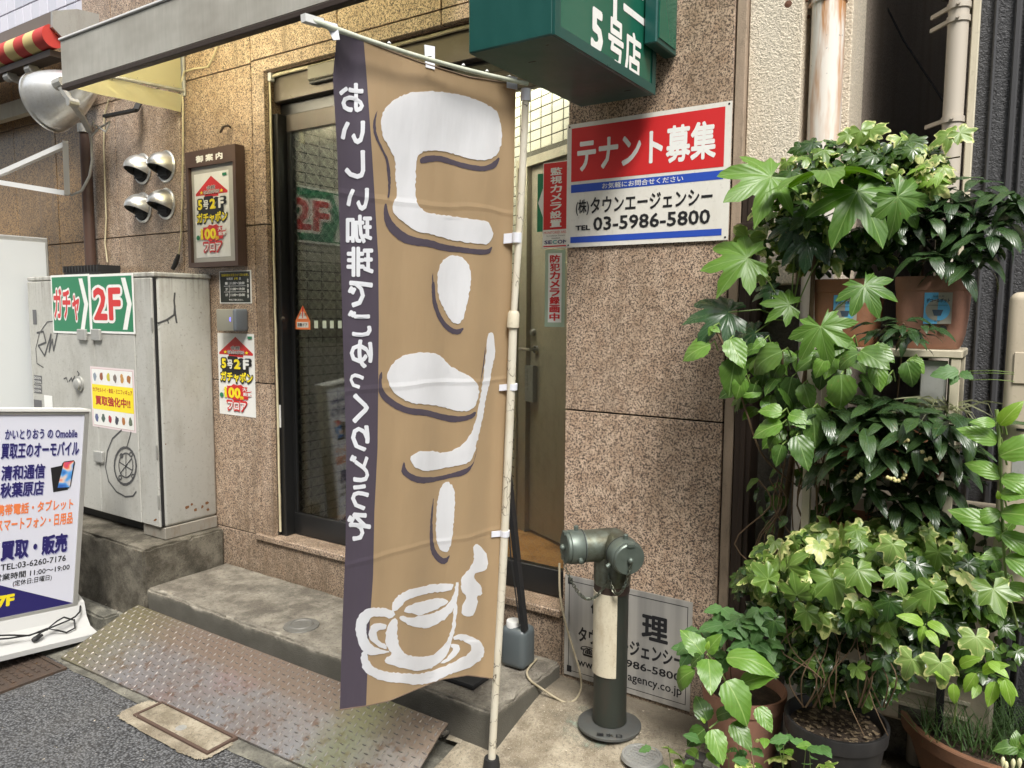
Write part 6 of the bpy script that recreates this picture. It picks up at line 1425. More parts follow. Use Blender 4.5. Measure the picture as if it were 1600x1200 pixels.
def whorls(par,kinds,cents,size,seed,n=(7,10),droop=.35):
    """rosettes of long leaves round each shoot tip"""
    rnd=random.Random(seed)
    for c in cents:
        px,py,Y=c[:3]; s=c[3] if len(c)>3 else 1.0; O=P3(px,py,Y); k=rnd.randint(*n); a0=rnd.uniform(0,6)
        for i in range(k):
            a=a0+i*2.4; el=rnd.uniform(-.35,.45)-droop*(i/k)
            d=Vector((math.cos(a),math.sin(a),el)); nr=Vector((0,0,1))+d*.15+TOC(O)*.35
            putleaf(par,rnd.choice(LV[rnd.choice(kinds)]),O+Vector((0,0,-.012*i/k*3))+d*.012,d,nr,size*s*rnd.uniform(.75,1.15))
def vine(par,pts,r=.003,m=None,name='stem'):
    mb=MB(); Q=[P3(*p) for p in pts]; S=[]
    for i in range(len(Q)-1):
        p0,p1,p2,p3=Q[max(i-1,0)],Q[i],Q[i+1],Q[min(i+2,len(Q)-1)]
        for k in range(4):
            t=k/4; S.append(.5*((2*p1)+(-p0+p2)*t+(2*p0-5*p1+4*p2-p3)*t*t+(-p0+3*p1-3*p2+p3)*t**3))
    S.append(Q[-1]); mb.tube(S,[r*(1-.4*i/len(S)) for i in range(len(S))],6); return mb.build(name,m or stemb,par,smooth=60)
# ================================================================== plant stand and pots
terra=worn('terracotta',(.30,.13,.065),.75,0,(.20,.12,.08),.6,1.5,.6,.3); terral=worn('pink_terracotta',(.34,.17,.115),.75,0,(.24,.16,.12),.5,1.5,.6,.3)
soil=concrete('potting_soil',(.045,.03,.02),(.10,.07,.045),.95,6,1.0); blackpot=worn('black_pot_plastic',(.018,.017,.017),.5,0,(.05,.045,.04),.5,2)
sh=thing('plant_stand','cream topped metal plant stand holding the two upper terracotta planters','plant stand',(-.3,2.45,.1))
ZSH=onY(1505,548,2.38).z; xr_=onY(1505,545,2.38).x; xl_=onY(1262,545,2.38).x
mb=MB(); mb.bbox(xl_,xr_,2.38,2.62,ZSH-.022,ZSH,.003); mb.build('top_board',M['cream'],sh)
for x in (xl_+.012,xr_-.016):
    for y in (2.392,2.605):
        mb=MB(); mb.bbox(x-.012,x+.012,y-.008,y+.008,.80,ZSH-.0225,.002); mb.build('leg',M['cream'],sh); 
        if y>2.5: mb=MB(); mb.bbox(x-.011,x+.011,y-.007,y+.007,.06,.7995,.002); mb.build('lower_leg',M['blackm'],sh)
for z in (1.13,.80):
    mb=MB(); mb.bbox(xl_+.026,xr_-.03,2.385,2.615,z-.02,z,.003); mb.build('shelf_board',M['cream'],sh)
mb=MB(); mb.bbox(xr_-.10,xr_-.035,2.40,2.41,ZSH-.20,ZSH-.03,.002); mb.build('tool_plate',M['galv'],sh)
def rpot(name,label,x0,x1,y0,y1,z0,z1,m,loc=None,sticker=None,taper=.16):
    t=thing(name,label,'potted plant',((x0+x1)/2,(y0+y1)/2,z0))
    mb=MB(); cx_,cy_=(x0+x1)/2,(y0+y1)/2; n=40
    def ring(z,f,w=1.0):
        P=[]
        for k in range(n):
            a=2*PI*k/n; c,s=math.cos(a),math.sin(a); e=.42; P.append((cx_+math.copysign(abs(c)**e,c)*(x1-x0)/2*f,cy_+math.copysign(abs(s)**e,s)*(y1-y0)/2*f,z))
        return P
    h=z1-z0; L=[(z0,.74),(z0+h*.06,.80),(z0+h*.2,.87),(z0+h*.5,.93),(z0+h*.80,.955),(z0+h*.81,.975),(z1-.004,1.0),(z1,.995),(z1,.955),(z1-.03,.94)]
    for z,f in L: mb.v+=ring(z,f)
    for i in range(len(L)-1):
        for k in range(n): mb.f.append((i*n+k,i*n+(k+1)%n,(i+1)*n+(k+1)%n,(i+1)*n+k))
    mb.f.append(tuple(range(n))[::-1]); mb.m=[0]*len(mb.f); mb.build('pot',m,t,smooth=35)
    mb=MB(); mb.v=ring(z1-.028,.945); mb.f=[tuple(range(n))]; mb.m=[0]; mb.build('soil',soil,t)
    if sticker:
        a,b=sticker; yy=y0+(y1-y0)*.5*(1-.955)-.001; fr=FY(cy_-(y1-y0)/2*.945-.0016); r=fr.rect(a[0],a[1],b[0],b[1]); r=(r[0],fr.uv((a[0]+b[0])/2,b[1])[1],r[2],fr.uv((a[0]+b[0])/2,a[1])[1])
        mb=MB(); quad(mb,fr,r,0); mb.build('sticker',mat('grey_paper',(.36,.34,.28),.6),t)
        mb=MB(); W=r[2]-r[0]; quad(mb,fr,(r[0],r[1],r[0]+W*.5,r[3]),.0004); mb.build('sticker_field',M['cyan'],t)
        for col_,a0,a1 in ((M['cyan'],-PI/2,PI/2),(bpy.data.materials['grey_paper'],PI/2,3*PI/2)):
            mb=MB(); c=((r[0]+r[2])/2,(r[1]+r[3])/2-.005); poly(mb,fr,[c]+[(c[0]+W*.44*math.cos(a0+(a1-a0)*k/14),c[1]+W*.44*math.sin(a0+(a1-a0)*k/14)) for k in range(15)],.0008); mb.build('sticker_disc',col_,t)
        mb=MB(); put_text(mb,'鉢植え用',fr,sub(r,.3,.09,.7,.15),.0014); put_text(mb,'デコールポット',fr,sub(r,.08,.18,.92,.32),.0014,0,.03); quad(mb,fr,sub(r,.15,.40,.85,.41),.0014); put_text(mb,'8号',fr,sub(r,.4,.88,.6,.93),.0014)
        poly(mb,fr,[(r[0]+W*a_,r[3]-(r[3]-r[1])*b_) for a_,b_ in ((.3,.55),(.7,.55),(.62,.74),(.38,.74))],.0014); mb.build('sticker_print',mat('slate_ink',(.06,.09,.13),.5),t)
    return t
q0=onY(1265,440,2.40); q1=onY(1368,440,2.40); zt1=onY(1300,436,2.40).z
ivp=rpot('potted_ivy','green ivy in the left upper terracotta planter with blue sticker',q0.x,q1.x+.01,2.40,2.60,ZSH+.001,zt1,terra,sticker=((1303,461),(1338,506)))
q0=onY(1394,432,2.385); q1=onY(1518,432,2.385); zt2=onY(1456,431,2.385).z
arp=rpot('potted_ardisia','dark long-leaved shrub in the right upper terracotta planter with blue sticker',q0.x,q1.x,2.385,2.60,ZSH+.001,zt2,terral,sticker=((1445,457),(1486,506)))
mb=MB(); q=onY(1473,514,2.39); mb.lathe([(0,.0006),(.010,.0006)],(q.x,2.3925,q.z),(0,-1,0),14); mb.build('drain_hole',M['blackm'],arp)
# lower long planters on the stand
x0_,x1_=onY(1288,660,2.40).x,onY(1492,660,2.40).x
ar2=rpot('shelf_ardisia','dark coral ardisia with pale yellow berries in the long middle shelf planter',x0_,x1_,2.395,2.60,1.131,onY(1390,657,2.40).z,terra)
lw=rpot('shelf_shrub','slender dark shrub in the long planter on the lower shelf',x0_+.01,x1_-.01,2.395,2.60,.801,.98,terra)
# bottom pots
def cpot(name,label,px,py,zr,R,h,m,rim=.012,tp=.78,cat='potted plant'):
    c=onZ(px,py,zr); z0=zr-h; t=thing(name,label,cat,(c.x,c.y,z0)); mb=MB()
    mb.lathe([(0,0),(R*tp*.96,0),(R*tp,.006),(R*.97,h-.05),(R*.975,h-.045),(R*1.03,h-.043),(R*1.05,h-.004),(R*1.04,h),(R*.98,h),(R*.95,h-.01),(R*.92,h-.05)],(c.x,c.y,z0),(0,0,1),44); mb.build('pot',m,t,smooth=32)
    mb=MB(); mb.lathe([(0,h-.032),(R*.5,h-.03),(R*.95,h-.036)],(c.x,c.y,z0),(0,0,1),30); mb.build('soil',soil,t); return t,c
hp,hc=cpot('potted_hydrangea','broad serrated light green leaves in the pink terracotta pot beside the steel plate',1163,1072,.385,.128,.25,terral)
bpv,bc=cpot('potted_variegated_ivy','cream edged variegated ivy spilling over the black plastic pot',1306,1120,.40,.140,.26,blackpot)
gpv,gc=cpot('potted_grass','wiry grass in the wide terracotta bowl at the bottom right',1562,1132,.34,.265,.20,worn('dark_terracotta',(.20,.095,.05),.75,0,(.12,.08,.055),.6,1.5,.6,.3))
rp2,rc2=cpot('potted_tall_hydrangea','tall upright stem with large bright serrated leaves at the right edge',1612,965,.52,.12,.24,terra)
# rack of dark slats and slab under the pots
rk=thing('pot_rack','low dark wooden slat rack standing under the flower pots','rack',(-.4,2.4,.1))
for k in range(9):
    mb=MB(); y=2.10+k*.066; mb.bbox(-.86,.35,y,y+.05,.095,.118,.003); mb.build('slat',worn('dark_slat',(.055,.05,.045),.8,0,(.12,.11,.10),.6,2,1) if k==0 else bpy.data.materials['dark_slat'],rk)
for x in (-.8,-.3,.2):
    mb=MB(); mb.box(x,x+.05,2.11,2.66,.02,.0945); mb.build('bearer',bpy.data.materials['dark_slat'],rk)
for nm,lb_,t,c,R,z in (('concrete_block','grey concrete block under the black ivy pot','x',bc,.12,.14),('terracotta_block','dark brick support under the tall plant at the right','x',rc2,.1,.28),('low_block','flat grey block under the pink terracotta pot','x',hc,.1,.135),('flat_block','flat grey block under the wide grass pot','x',gc,.14,.14)):
    b_=thing(nm,lb_,'block',(c.x,c.y,.119)); mb=MB(); mb.bbox(c.x-R,c.x+R,c.y-R,c.y+R,.119,z-.0005,.004); mb.build('block_body',M['gutter'],b_)
bb=thing('grey_slab','tilted grey concrete slab lying between the black pot and the grass pot','slab',(-.2,2.5,.12))
a=[onZ(1385,1010,.40),onZ(1440,1030,.40),onZ(1440,1110,.36),onZ(1378,1090,.36)]
mb=MB(); mb.add([tuple(q) for q in a]+[(q.x,q.y,q.z-.05) for q in a],[(0,1,2,3),(7,6,5,4),(0,4,5,1),(1,5,6,2),(2,6,7,3),(3,7,4,0)]); mb.build('slab_body',M['gutter'],bb)
mb=MB(); c_=(a[0]+a[2])/2; mb.box(c_.x-.1,c_.x+.1,c_.y-.05,c_.y+.06,.119,.30); mb.build('slab_support',M['gutter'],bb)
# meter box and outdoor unit at the right
mt=thing('meter_box','rounded beige meter box at the right edge in front of the charcoal siding','meter box',(.05,2.3,.9))
beige=worn('beige_steel',(.46,.40,.30),.5,0,(.30,.24,.16),.4,1.5)
a=onY(1578,456,2.30); b=onY(1572,880,2.30)
mb=MB(); mb.bbox(a.x,a.x+.40,2.30,2.45,.86,a.z,.022,seg=4); mb.build('housing',beige,mt,smooth=50)
q=onY(1585,550,2.298); q2=onY(1600,600,2.298); mb=MB(); mb.bbox(q.x,q.x+.2,2.2955,2.2995,q2.z,q.z,.0018); mb.build('hatch',beige,mt)
for y_ in (660,671):
    q=onY(1588,y_,2.299); mb=MB(); mb.box(q.x,q.x+.12,2.2985,2.2998,q.z-.003,q.z+.003); mb.build('vent_slot',M['blackm'],mt)
q=onY(1582,715,2.299); mb=MB(); mb.box(q.x,q.x+.1,2.2985,2.2998,q.z-.09,q.z); mb.build('rating_label',M['galv'],mt)
mb=MB(); mb.bbox(a.x+.18,a.x+.23,2.40,2.44,.02,.86,.002); mb.build('post',M['blackm'],mt)
ou=thing('outdoor_unit','beige air conditioner outdoor unit low behind the plants','outdoor unit',(-.1,2.62,.3))
a=onY(1232,760,2.64); mb=MB(); mb.bbox(-.48,.0,2.64,2.775,.30,a.z,.01); mb.build('casing',beige,ou)
for k in range(7):
    mb=MB(); mb.box(-.44,-.06,2.632,2.6395,.36+k*.05,.37+k*.05); mb.build('grille_bar',M['cream'],ou)
mb=MB(); mb.bbox(-.42,-.36,2.64,2.76,.02,.30,.003); mb.bbox(-.1,-.04,2.64,2.76,.02,.30,.003); mb.build('foot',M['blackm'],ou)
gp_=thing('grey_conduit','grey plastic conduit running across behind the shelf plants at right','conduit',(0,2.6,.95))
mb=MB(); mb.tube([onY(1485,738,2.66),onY(1540,740,2.66),onY(1600,742,2.66),onY(1680,745,2.66)],.022,12); mb.build('conduit_run',mat('grey_pvc',(.12,.12,.125),.4),gp_,smooth=50)
# rain pipes
def rain(name,label,pxl,pxr,yref,Y,ztop,zbot,m,bands):
    a=onY(pxl,yref,Y); b=onY(pxr,yref,Y); r_=(b.x-a.x)/2*.97; cx_=(a.x+b.x)/2; t=thing(name,label,'pipe',(cx_,Y,zbot))
    mb=MB(); mb.tube([(cx_,Y,zbot),(cx_,Y,ztop)],r_,24); mb.build('pipe_run',m,t,smooth=50)
    for py in bands:
        z=onY((pxl+pxr)/2,py,Y).z; mb=MB(); mb.tube([(cx_,Y,z-.009),(cx_,Y,z+.009)],r_+.004,24); mb.bar((cx_-r_-.0,Y,z),(cx_-r_-.05,Y+.06,z),.008,.012); mb.tube([(cx_,Y-r_-.012,z),(cx_,Y-r_,z)],.005,8); mb.build('pipe_clamp',worn('rusty_clamp',(.20,.10,.05),.7,.4,(.32,.28,.22),.6,3) if 'rusty' in label else m,t,smooth=35)
    return t,cx_,r_
rpm=mat('rust_streaked_pipe',(.72,.68,.62),.4); g=N(rpm); p=g.pos(False,(1,1,.12)); n1=g.noise(p,26,4,.6); n2=g.noise(g.pos(),45,3,.6); sx=g.n('ShaderNodeSeparateXYZ'); ge=g.n('ShaderNodeNewGeometry'); g.l(ge.outputs['Position'],sx.inputs[0])
hz=g.ramp(g.math('MULTIPLY',g.math('SUBTRACT',sx.outputs['Z'],1.9),.9),[(.0,0.1),(.55,.95)])
c=g.mix(g.math('MULTIPLY',g.ramp(n1,[(.45,0),(.62,1)]),hz),(.72,.67,.60),(.45,.20,.06)); c=g.mix(g.ramp(n2,[(.70,0),(.72,1)]),c,(.28,.26,.25)); g.col(c)
rain('rusty_rain_pipe','thick white rain pipe with rust streaks beside the stucco wall',1262,1315,180,2.665,4.6,.1,rpm,(3,))
rain('thin_rain_pipe','plain beige rain pipe at the corner of the charcoal siding',1472,1506,180,2.74,4.8,.1,mat('beige_pvc',(.46,.41,.34),.5),(12,33,188))
# bracket rods of the rusty pipe
rb=thing('pipe_bracket','rusty pipe bracket rods fixed to the cream stucco','bracket',(-.6,2.6,2.6))
mb=MB(); mb.tube([onY(1232,6,2.63),onY(1262,0,2.65)],.006,8); mb.tube([onY(1250,30,2.70),onY(1264,26,2.68)],.006,8); mb.lathe([(0,.006),(.012,.004),(.014,0)],onY(1232,7,2.629),(0,-1,0),12); mb.build('rod',mat('rust_rod',(.12,.05,.025),.8),rb)
# ================================================================== plants themselves
random.seed(21)
# -- ivy of the upper left planter
def m_iv(px,py,r): return not(py>415 and px>1385)
cloud(ivp,lambda px,py,y,r:r.choice(['ivy','ivy','ivyv']) if py<330 else r.choice(['ivy','ivy','ivy','ivy','ivyv']),250,1315,320,128,105,2.46,.16,.050,5,mask=m_iv,spread=1.5)
cloud(ivp,['ivy','ivy','ivyv'],75,1405,255,62,40,2.42,.10,.052,6,spread=1.5)
hand(ivp,'ivyv',[(1345,205,1352,228,2.42,-.01,None,1.5),(1325,210,1310,222,2.42,-.01,None,1.2),(1360,205,1385,198,2.42),(1500,207,1525,225,2.38,-.01,None,.85),(1485,210,1455,222,2.38,-.01,'ivyv',1.2),(1170,372,1162,402,2.36,-.01,'ivyv',1.4),(1385,262,1372,290,2.38,0,'ivy',1.4)],2.4)
cloud(ivp,['lime','ivyp'],16,1455,268,22,26,2.36,.05,.040,8)
cloud(ivp,['ivy','ivyv'],26,1185,400,34,60,2.42,.06,.034,9)
vine(ivp,[(1345,215,2.42),(1348,245,2.44),(1352,280,2.48)],.0022,stemg); vine(ivp,[(1500,245,2.4),(1465,252,2.42),(1430,268,2.46)],.002,stemb)
# -- ardisia in the upper right planter
rr=random.Random(4); cen=[(1400,300),(1430,292),(1465,285),(1500,290),(1535,292),(1560,300),(1590,300),(1415,330),(1450,325),(1490,320),(1525,330),(1565,325),(1430,365),(1470,360),(1510,365),(1550,350),(1450,395),(1490,400),(1525,395),(1400,350),(1480,340),(1540,375)]
whorls(arp,['ard'],[(x,y,2.46-.10*rr.random(),1.0) for x,y in cen],.105,31,(7,10))
for x in (1440,1462,1490): vine(arp,[(x,435,2.5),(x+rr.uniform(-15,15),380,2.48),(x+rr.uniform(-30,30),320,2.46)],.004)
# -- fatsia rising from behind, its own thing
ft=thing('fatsia','large palmate glossy leaves spreading in front of the upper planters','plant',(-.55,2.4,.12))
vine(ft,[(1210,900,2.5),(1240,700,2.48),(1262,560,2.46),(1268,480,2.42),(1272,400,2.40),(1277,345,2.38)],.010,stemb,'trunk')
nodeA=(1277,345,2.38); nodeB=(1210,530,2.36)
F1=[(1205,276,1125,305,2.32,-.10),(1287,268,1300,248,2.30,-.14,None,1.15),(1340,298,1392,376,2.30,-.06),(1402,308,1455,366,2.30,.03,None,.95),(1268,325,1230,322,2.36,-.05,'fat',.8)]
F1=[(a,b,a+(c-a)*.74,b+(d-b)*.74)+tuple(r) for a,b,c,d,*r in F1]; hand(ft,'fat',F1,2.35,nodeA)
F2=[(1244,350,1215,385,2.34,-.04),(1262,372,1258,415,2.34,-.05),(1300,372,1322,398,2.36,-.03),(1168,403,1090,412,2.28,-.04,'fat'),(1138,488,1064,487,2.30,-.05),(1208,452,1172,462,2.36,-.02),(1234,476,1188,468,2.34,-.03,'fat'),(1180,520,1140,545,2.36,-.02)]
F2=[(a,b,a+(c-a)*.84,b+(d-b)*.84)+tuple(r) for a,b,c,d,*r in F2]; hand(ft,'fatd',F2,2.34,(1235,500,2.40))
hand(ft,'fat',[(1282,510,1292,560,2.20,-.03,None,1.0),(1350,446,1372,482,2.26,-.03,None,1.0)],2.2,(1262,540,2.4))
# -- climbing hydrangea-like shrub, middle
hm=thing('middle_shrub','leafy shrub with serrated ovate leaves in front of the brown steel post','plant',(-.6,2.4,.12))
H=[(1149,560,1138,618,2.25,-.02,None,1.0),(1110,538,1060,556,2.25,-.03,'hydl',1),(1140,530,1162,572,2.25,-.03,'hydl',1),(1160,590,1150,625,2.25,-.02,'hydl',1),(1222,549,1155,572,2.26,-.03),(1222,567,1196,598,2.28,-.02),(1237,589,1226,642,2.28,-.02,None,1.1),(1314,585,1319,640,2.18,-.02,None,1.15),(1290,560,1272,590,2.2,-.02,'hydl'),(1343,552,1300,567,2.2,-.03),(1345,548,1388,572,2.2,-.04),(1365,541,1397,563,2.22,-.02),(1417,565,1430,603,2.22,-.02,None,1.1),(1369,571,1376,610,2.22,-.02,'hydl'),(1222,644,1184,637,2.22,-.02,'hydl'),(1233,648,1267,655,2.22,-.02,'hydl'),(1237,650,1258,668,2.22,-.02,'hydl'),(1222,662,1171,675,2.22,-.03,'hydl'),(1211,682,1199,702,2.24,-.02),(1244,681,1263,728,2.2,-.02,None,1.1),(1222,695,1211,728,2.22,-.02),(1270,637,1274,690,2.24,-.02,None,1.15),(1255,600,1268,640,2.26,-.02),(1195,530,1176,545,2.28,-.02,'hydl'),(1240,520,1262,535,2.26,-.02,'hydl'),(1115,510,1105,528,2.24,-.01,'hydl',.8),(1112,512,1128,520,2.24,-.01,'hydl',.8),(1330,530,1300,545,2.22,-.02),(1390,585,1372,605,2.24,-.02),(1424,560,1445,580,2.24,-.02,'hydl'),(1180,600,1168,640,2.28,-.01),(1200,640,1190,620,2.26,0),(1290,650,1300,690,2.26,-.02),(1310,620,1330,600,2.26,-.02)]
hand(hm,'hyd',H,2.24,lambda b:b+Vector((.02*random.uniform(.3,1),.04,-.02)))
V_=[[(1116,512,2.24),(1140,560,2.27),(1165,640,2.3),(1188,705,2.34),(1220,740,2.4),(1262,770,2.46)],[(1222,549,2.27),(1225,610,2.3),(1232,690,2.34),(1262,760,2.44)],[(1320,560,2.2),(1318,620,2.3),(1300,700,2.36),(1290,790,2.42)],[(1268,640,2.26),(1274,720,2.34),(1278,830,2.4),(1280,900,2.45)],[(1300,640,2.3),(1290,700,2.35),(1276,780,2.4)]]
for v in V_: vine(hm,v,.0042)
rv=random.Random(8)
for k in range(16):
    x=rv.uniform(1185,1330); vine(hm,[(x,rv.uniform(700,760),2.36+rv.random()*.1),(x+rv.uniform(-25,25),790,2.4),(x+rv.uniform(-40,30),850,2.42),(x+rv.uniform(-20,30),910,2.46)],rv.choice([.0018,.0025,.003]),rv.choice([stemb,stemb,stemg]))
cloud(hm,['hyd','ard','hyd'],50,1250,770,70,80,2.46,.08,.055,14)
cloud(hm,['hyd','hyd','hydl','hyd'],85,1265,598,105,92,2.36,.12,.082,15,facing=.5,spread=1.3)
# -- ardisia on shelf: small one in front of the upper planter and the large one below
whorls(ar2,['ard'],[(1375,508,2.30,.8),(1410,500,2.29,.9),(1440,505,2.30,.9),(1420,515,2.27,.85)],.085,33,(8,10),.2)
vine(ar2,[(1412,505,2.30),(1408,560,2.34),(1400,640,2.42)],.003)
c2=[(1290,640),(1330,632),(1370,625),(1405,628),(1440,640),(1480,645),(1515,655),(1310,665),(1350,655),(1395,655),(1430,665),(1470,675),(1330,700),(1370,690),(1410,700),(1450,710),(1490,700),(1300,720),(1350,730),(1390,735),(1430,745),(1470,740),(1340,760),(1400,770),(1440,780)]
whorls(ar2,['ard'],[(x,y,2.33-.10*rr.random()+(.08 if y>700 else 0),1.05) for x,y in c2],.108,37,(8,11),.4)
for x in (1330,1372,1400,1440): vine(ar2,[(x,700,2.42),(x+rr.uniform(-8,8),670,2.40),(x+rr.uniform(-20,20),635,2.36)],.0045)
bm_=mat('pale_berry',(.62,.56,.26),.4); 
for k,(x,y) in enumerate([(1341,744),(1345,741),(1392,748),(1397,748),(1399,751),(1404,751),(1411,747),(1414,742),(1412,689),(1418,688),(1441,706),(1447,718),(1453,716),(1338,747),(1387,746)]):
    q=onY(x,y,2.20); m_=MB(); bm=bmesh.new(); bmesh.ops.create_icosphere(bm,subdivisions=2,radius=.0055); m_.bm(bm,0,Matrix.Translation(q)); bm.free(); m_.build('berry',bm_,ar2,smooth=60)
for a_ in (((1341,744),(1350,725)),((1400,750),(1395,730)),((1447,717),(1440,700))):
    vine(ar2,[(a_[0][0],a_[0][1]-2,2.205),(a_[1][0],a_[1][1],2.24)],.0012,stemg)
# -- lower shelf shrub
whorls(lw,['ard'],[(1440,805,2.40,1.1),(1480,800,2.42,1.0),(1405,820,2.42,1),(1460,835,2.44,1.1),(1510,790,2.44,1.0),(1420,850,2.46,1)],.12,41,(6,8),.6)
for x in (1350,1385,1432,1478,1500): vine(lw,[(x,900,2.5),(x+4,840,2.47),(x+rr.uniform(-14,14),780,2.44),(x+rr.uniform(-14,14),735,2.42)],.0035,rr.choice([stemb,stemg]))
# -- spider plant like tuft on stand at right
tf=thing('spider_plant','thin striped spider plant blades arching towards the meter box','plant',(-.15,2.4,1.13))
pale=leafmat('striped_blade',(.16,.22,.08),(.40,.42,.24),(.4,.42,.25),.45,lat=0)
for k in range(34):
    rk_=random.Random(100+k); b=P3(1475+rk_.uniform(-15,12),645,2.42); a=rk_.uniform(-1.1,1.4); Lb=rk_.uniform(.08,.22)
    pts=[b+Vector((math.sin(a)*Lb*t,-.10*t*rk_.uniform(.3,1.2),Lb*(.75*t-.75*t*t*rk_.uniform(.7,1.5)))) for t in (0,.25,.5,.75,1)]
    m_=MB()
    for i,pz_ in enumerate(pts):
        w2=.0035*(1-i/5.2); m_.v+=[tuple(pz_+Vector((0,.0,-w2))),tuple(pz_+Vector((0,.001,w2)))]
    m_.f=[(2*i,2*i+1,2*i+3,2*i+2) for i in range(4)]; m_.m=[0]*4; m_.build('leaf',pale,tf,smooth=80,fix=False)
hand(tf,'boston',[(1498,580,1465,583,2.34,-.02,None,1.3),(1500,582,1520,590,2.34,-.02),(1496,585,1485,600,2.34,-.02)],2.34)
for y0_,y1_ in ((580,582),(584,585),(594,596)): vine(tf,[(1515,y0_,2.3),(1550,y0_-1,2.25),(1585,y1_,2.24)],.0011,stemg)
# -- tall right hydrangea
RH=[(1555,662,1515,640,2.1,-.04),(1560,668,1600,655,2.1,-.04),(1562,664,1575,640,2.1,-.03,'lime'),(1558,690,1502,660,2.12,-.05,None,1.1),(1560,722,1500,697,2.1,-.05,None,1.1),(1565,745,1510,720,2.12,-.04),(1562,712,1618,690,2.1,-.05,None,1.1),(1565,748,1625,740,2.1,-.05,None,1.0),(1563,800,1520,792,2.12,-.05,None,1.1),(1565,802,1630,812,2.1,-.05,None,1.1),(1566,830,1498,806,2.12,-.05,None,1.2),(1566,835,1620,845,2.1,-.04),(1562,780,1545,765,2.1,-.02,'lime'),(1570,860,1530,850,2.14,-.04),(1572,870,1620,880,2.1,-.04,None,1.1),(1574,905,1545,900,2.14,-.03),(1575,915,1618,925,2.12,-.03),(1565,770,1600,762,2.1,-.03,'hydl')]
random.seed(5); hand(rp2,'tall',[(a,b,a+(c-a)*1.05+random.uniform(-6,6)+10,b+(d-b)*1.1+random.uniform(-10,24))+tuple(r) for a,b,c,d,*r in RH if random.random()<.85],2.12,lambda b:b+Vector((.015,.03,-.025)),.3)
vine(rp2,[(1557,640,2.12),(1562,700,2.12),(1566,800,2.12),(1572,900,2.13),(1590,980,2.2)],.0045,stemg)
cloud(rp2,['hyd','ard'],26,1570,870,50,60,2.3,.08,.06,51)
# -- variegated ivy in the black pot
def kv(px,py,y,r):
    h=(py-830)/200
    if r.random()<.10: return 'ivyp'
    return 'ivyv' if r.random()<.88-.75*h else 'ivy'
def mv(px,py,r):
    top=850-35*math.sin((px-1155)/400*PI) if 1155<px<1560 else 900
    return py>top
cloud(bpv,kv,470,1355,908,205,95,2.36,.32,.053,61,mask=mv,facing=.5,spread=1.9)
cloud(bpv,['ivy','ivy','ivyv'],230,1330,1010,115,85,2.32,.18,.048,62,spread=1.6)
HV=[(1200,905,1180,882,2.08,-.02,'ivyv',1.15),(1195,905,1188,935,2.1,-.02,'ivyv',0.97),(1232,885,1245,862,2.14,-.02,'ivyv',0.92),(1395,850,1388,875,2.12,-.02,'ivyp',1.22),(1338,828,1322,838,2.14,-.02,'ivyv',1.10),(1300,905,1310,945,2.05,-.02,'ivyv',1.15),(1340,890,1352,920,2.02,-.03,'ivyv',1.22),(1400,895,1415,925,2.05,-.02,'ivyv',1.04),(1455,920,1450,950,2.04,-.02,'ivyv',1.15),(1552,920,1565,955,2.04,-.02,'ivyv',1.28),(1525,995,1530,1025,1.98,-.02,'ivyp',1.22),(1470,1035,1478,1072,1.95,-.02,'ivyp',1.10),(1425,1030,1412,1060,1.96,-.02,'ivyp',1.04),(1260,955,1258,985,2.1,-.02,'ivyv',1.04),(1245,930,1240,900,2.1,-.02,'ivyv',0.97),(1210,970,1205,1000,2.1,-.02,'ivy',0.92),(1390,940,1385,970,2.04,-.02,'ivy',0.97)]
hand(bpv,'ivyv',HV,2.1)
rv=random.Random(3)
for k in range(16):
    x=rv.uniform(1250,1385); vine(bpv,[(x,1105,2.22+rv.random()*.05),(x+rv.uniform(-25,25),1060,2.18),(x+rv.uniform(-50,50),1010,2.2),(x+rv.uniform(-60,60),950,2.2)],.0022,stemb)
for k in range(2):
    x=rv.uniform(1270,1370); vine(bpv,[(x,1080,2.13),(x+10,1108,2.07),(x+rv.uniform(10,30),1150,2.07)],.0018,stemb)
# lime young leaves hanging right of the ivy
ly=thing('lime_leaved_plant','lime green young leaves drooping over the grass pot','plant',(-.1,2.1,.3))
hand(ly,'lime',[(1443,975,1410,955,2.0),(1445,978,1435,1000,2.0),(1450,972,1482,985,2.0),(1448,985,1468,1005,1.98),(1525,1052,1508,1078,1.95,-.02,None,1.2),(1555,1065,1545,1100,1.92,-.02,None,1.1),(1560,1060,1590,1082,1.92),(1570,1062,1582,1105,1.9),(1545,1035,1575,1050,1.93),(1490,1068,1491,1103,1.94,-.02),(1535,1050,1560,1030,1.94),(1478,1060,1462,1050,1.96),(1500,1040,1520,1025,1.96),(1530,1070,1520,1090,1.95)],1.95)
vine(ly,[(1490,1130,2.1),(1500,1080,2.02),(1530,1050,1.96),(1575,1062,1.92)],.002,stemg); vine(ly,[(1448,1060,2.1),(1440,1010,2.05),(1446,975,2.0)],.002,stemg)
# dry leaf litter on the soil of the black pot
lm_=MB(); rv=random.Random(6)
for k in range(220):
    a=rv.uniform(0,6.28); q=bc+Vector((math.cos(a),math.sin(a),0))*.12*rv.random()**.5; z=.26+.119+.0*a; q.z=.375+rv.random()*.008; s=rv.uniform(.004,.010)
    lm_.add([q+Vector((s*math.cos(a*3+j*1.6),s*.6*math.sin(a*3+j*1.6),rv.uniform(-.003,.004))) for j in range(4)],[(0,1,2,3)])
lm_.build('leaf_litter',mat('dry_leaf',(.17,.125,.075),.8),bpv,kind='stuff',fix=False)
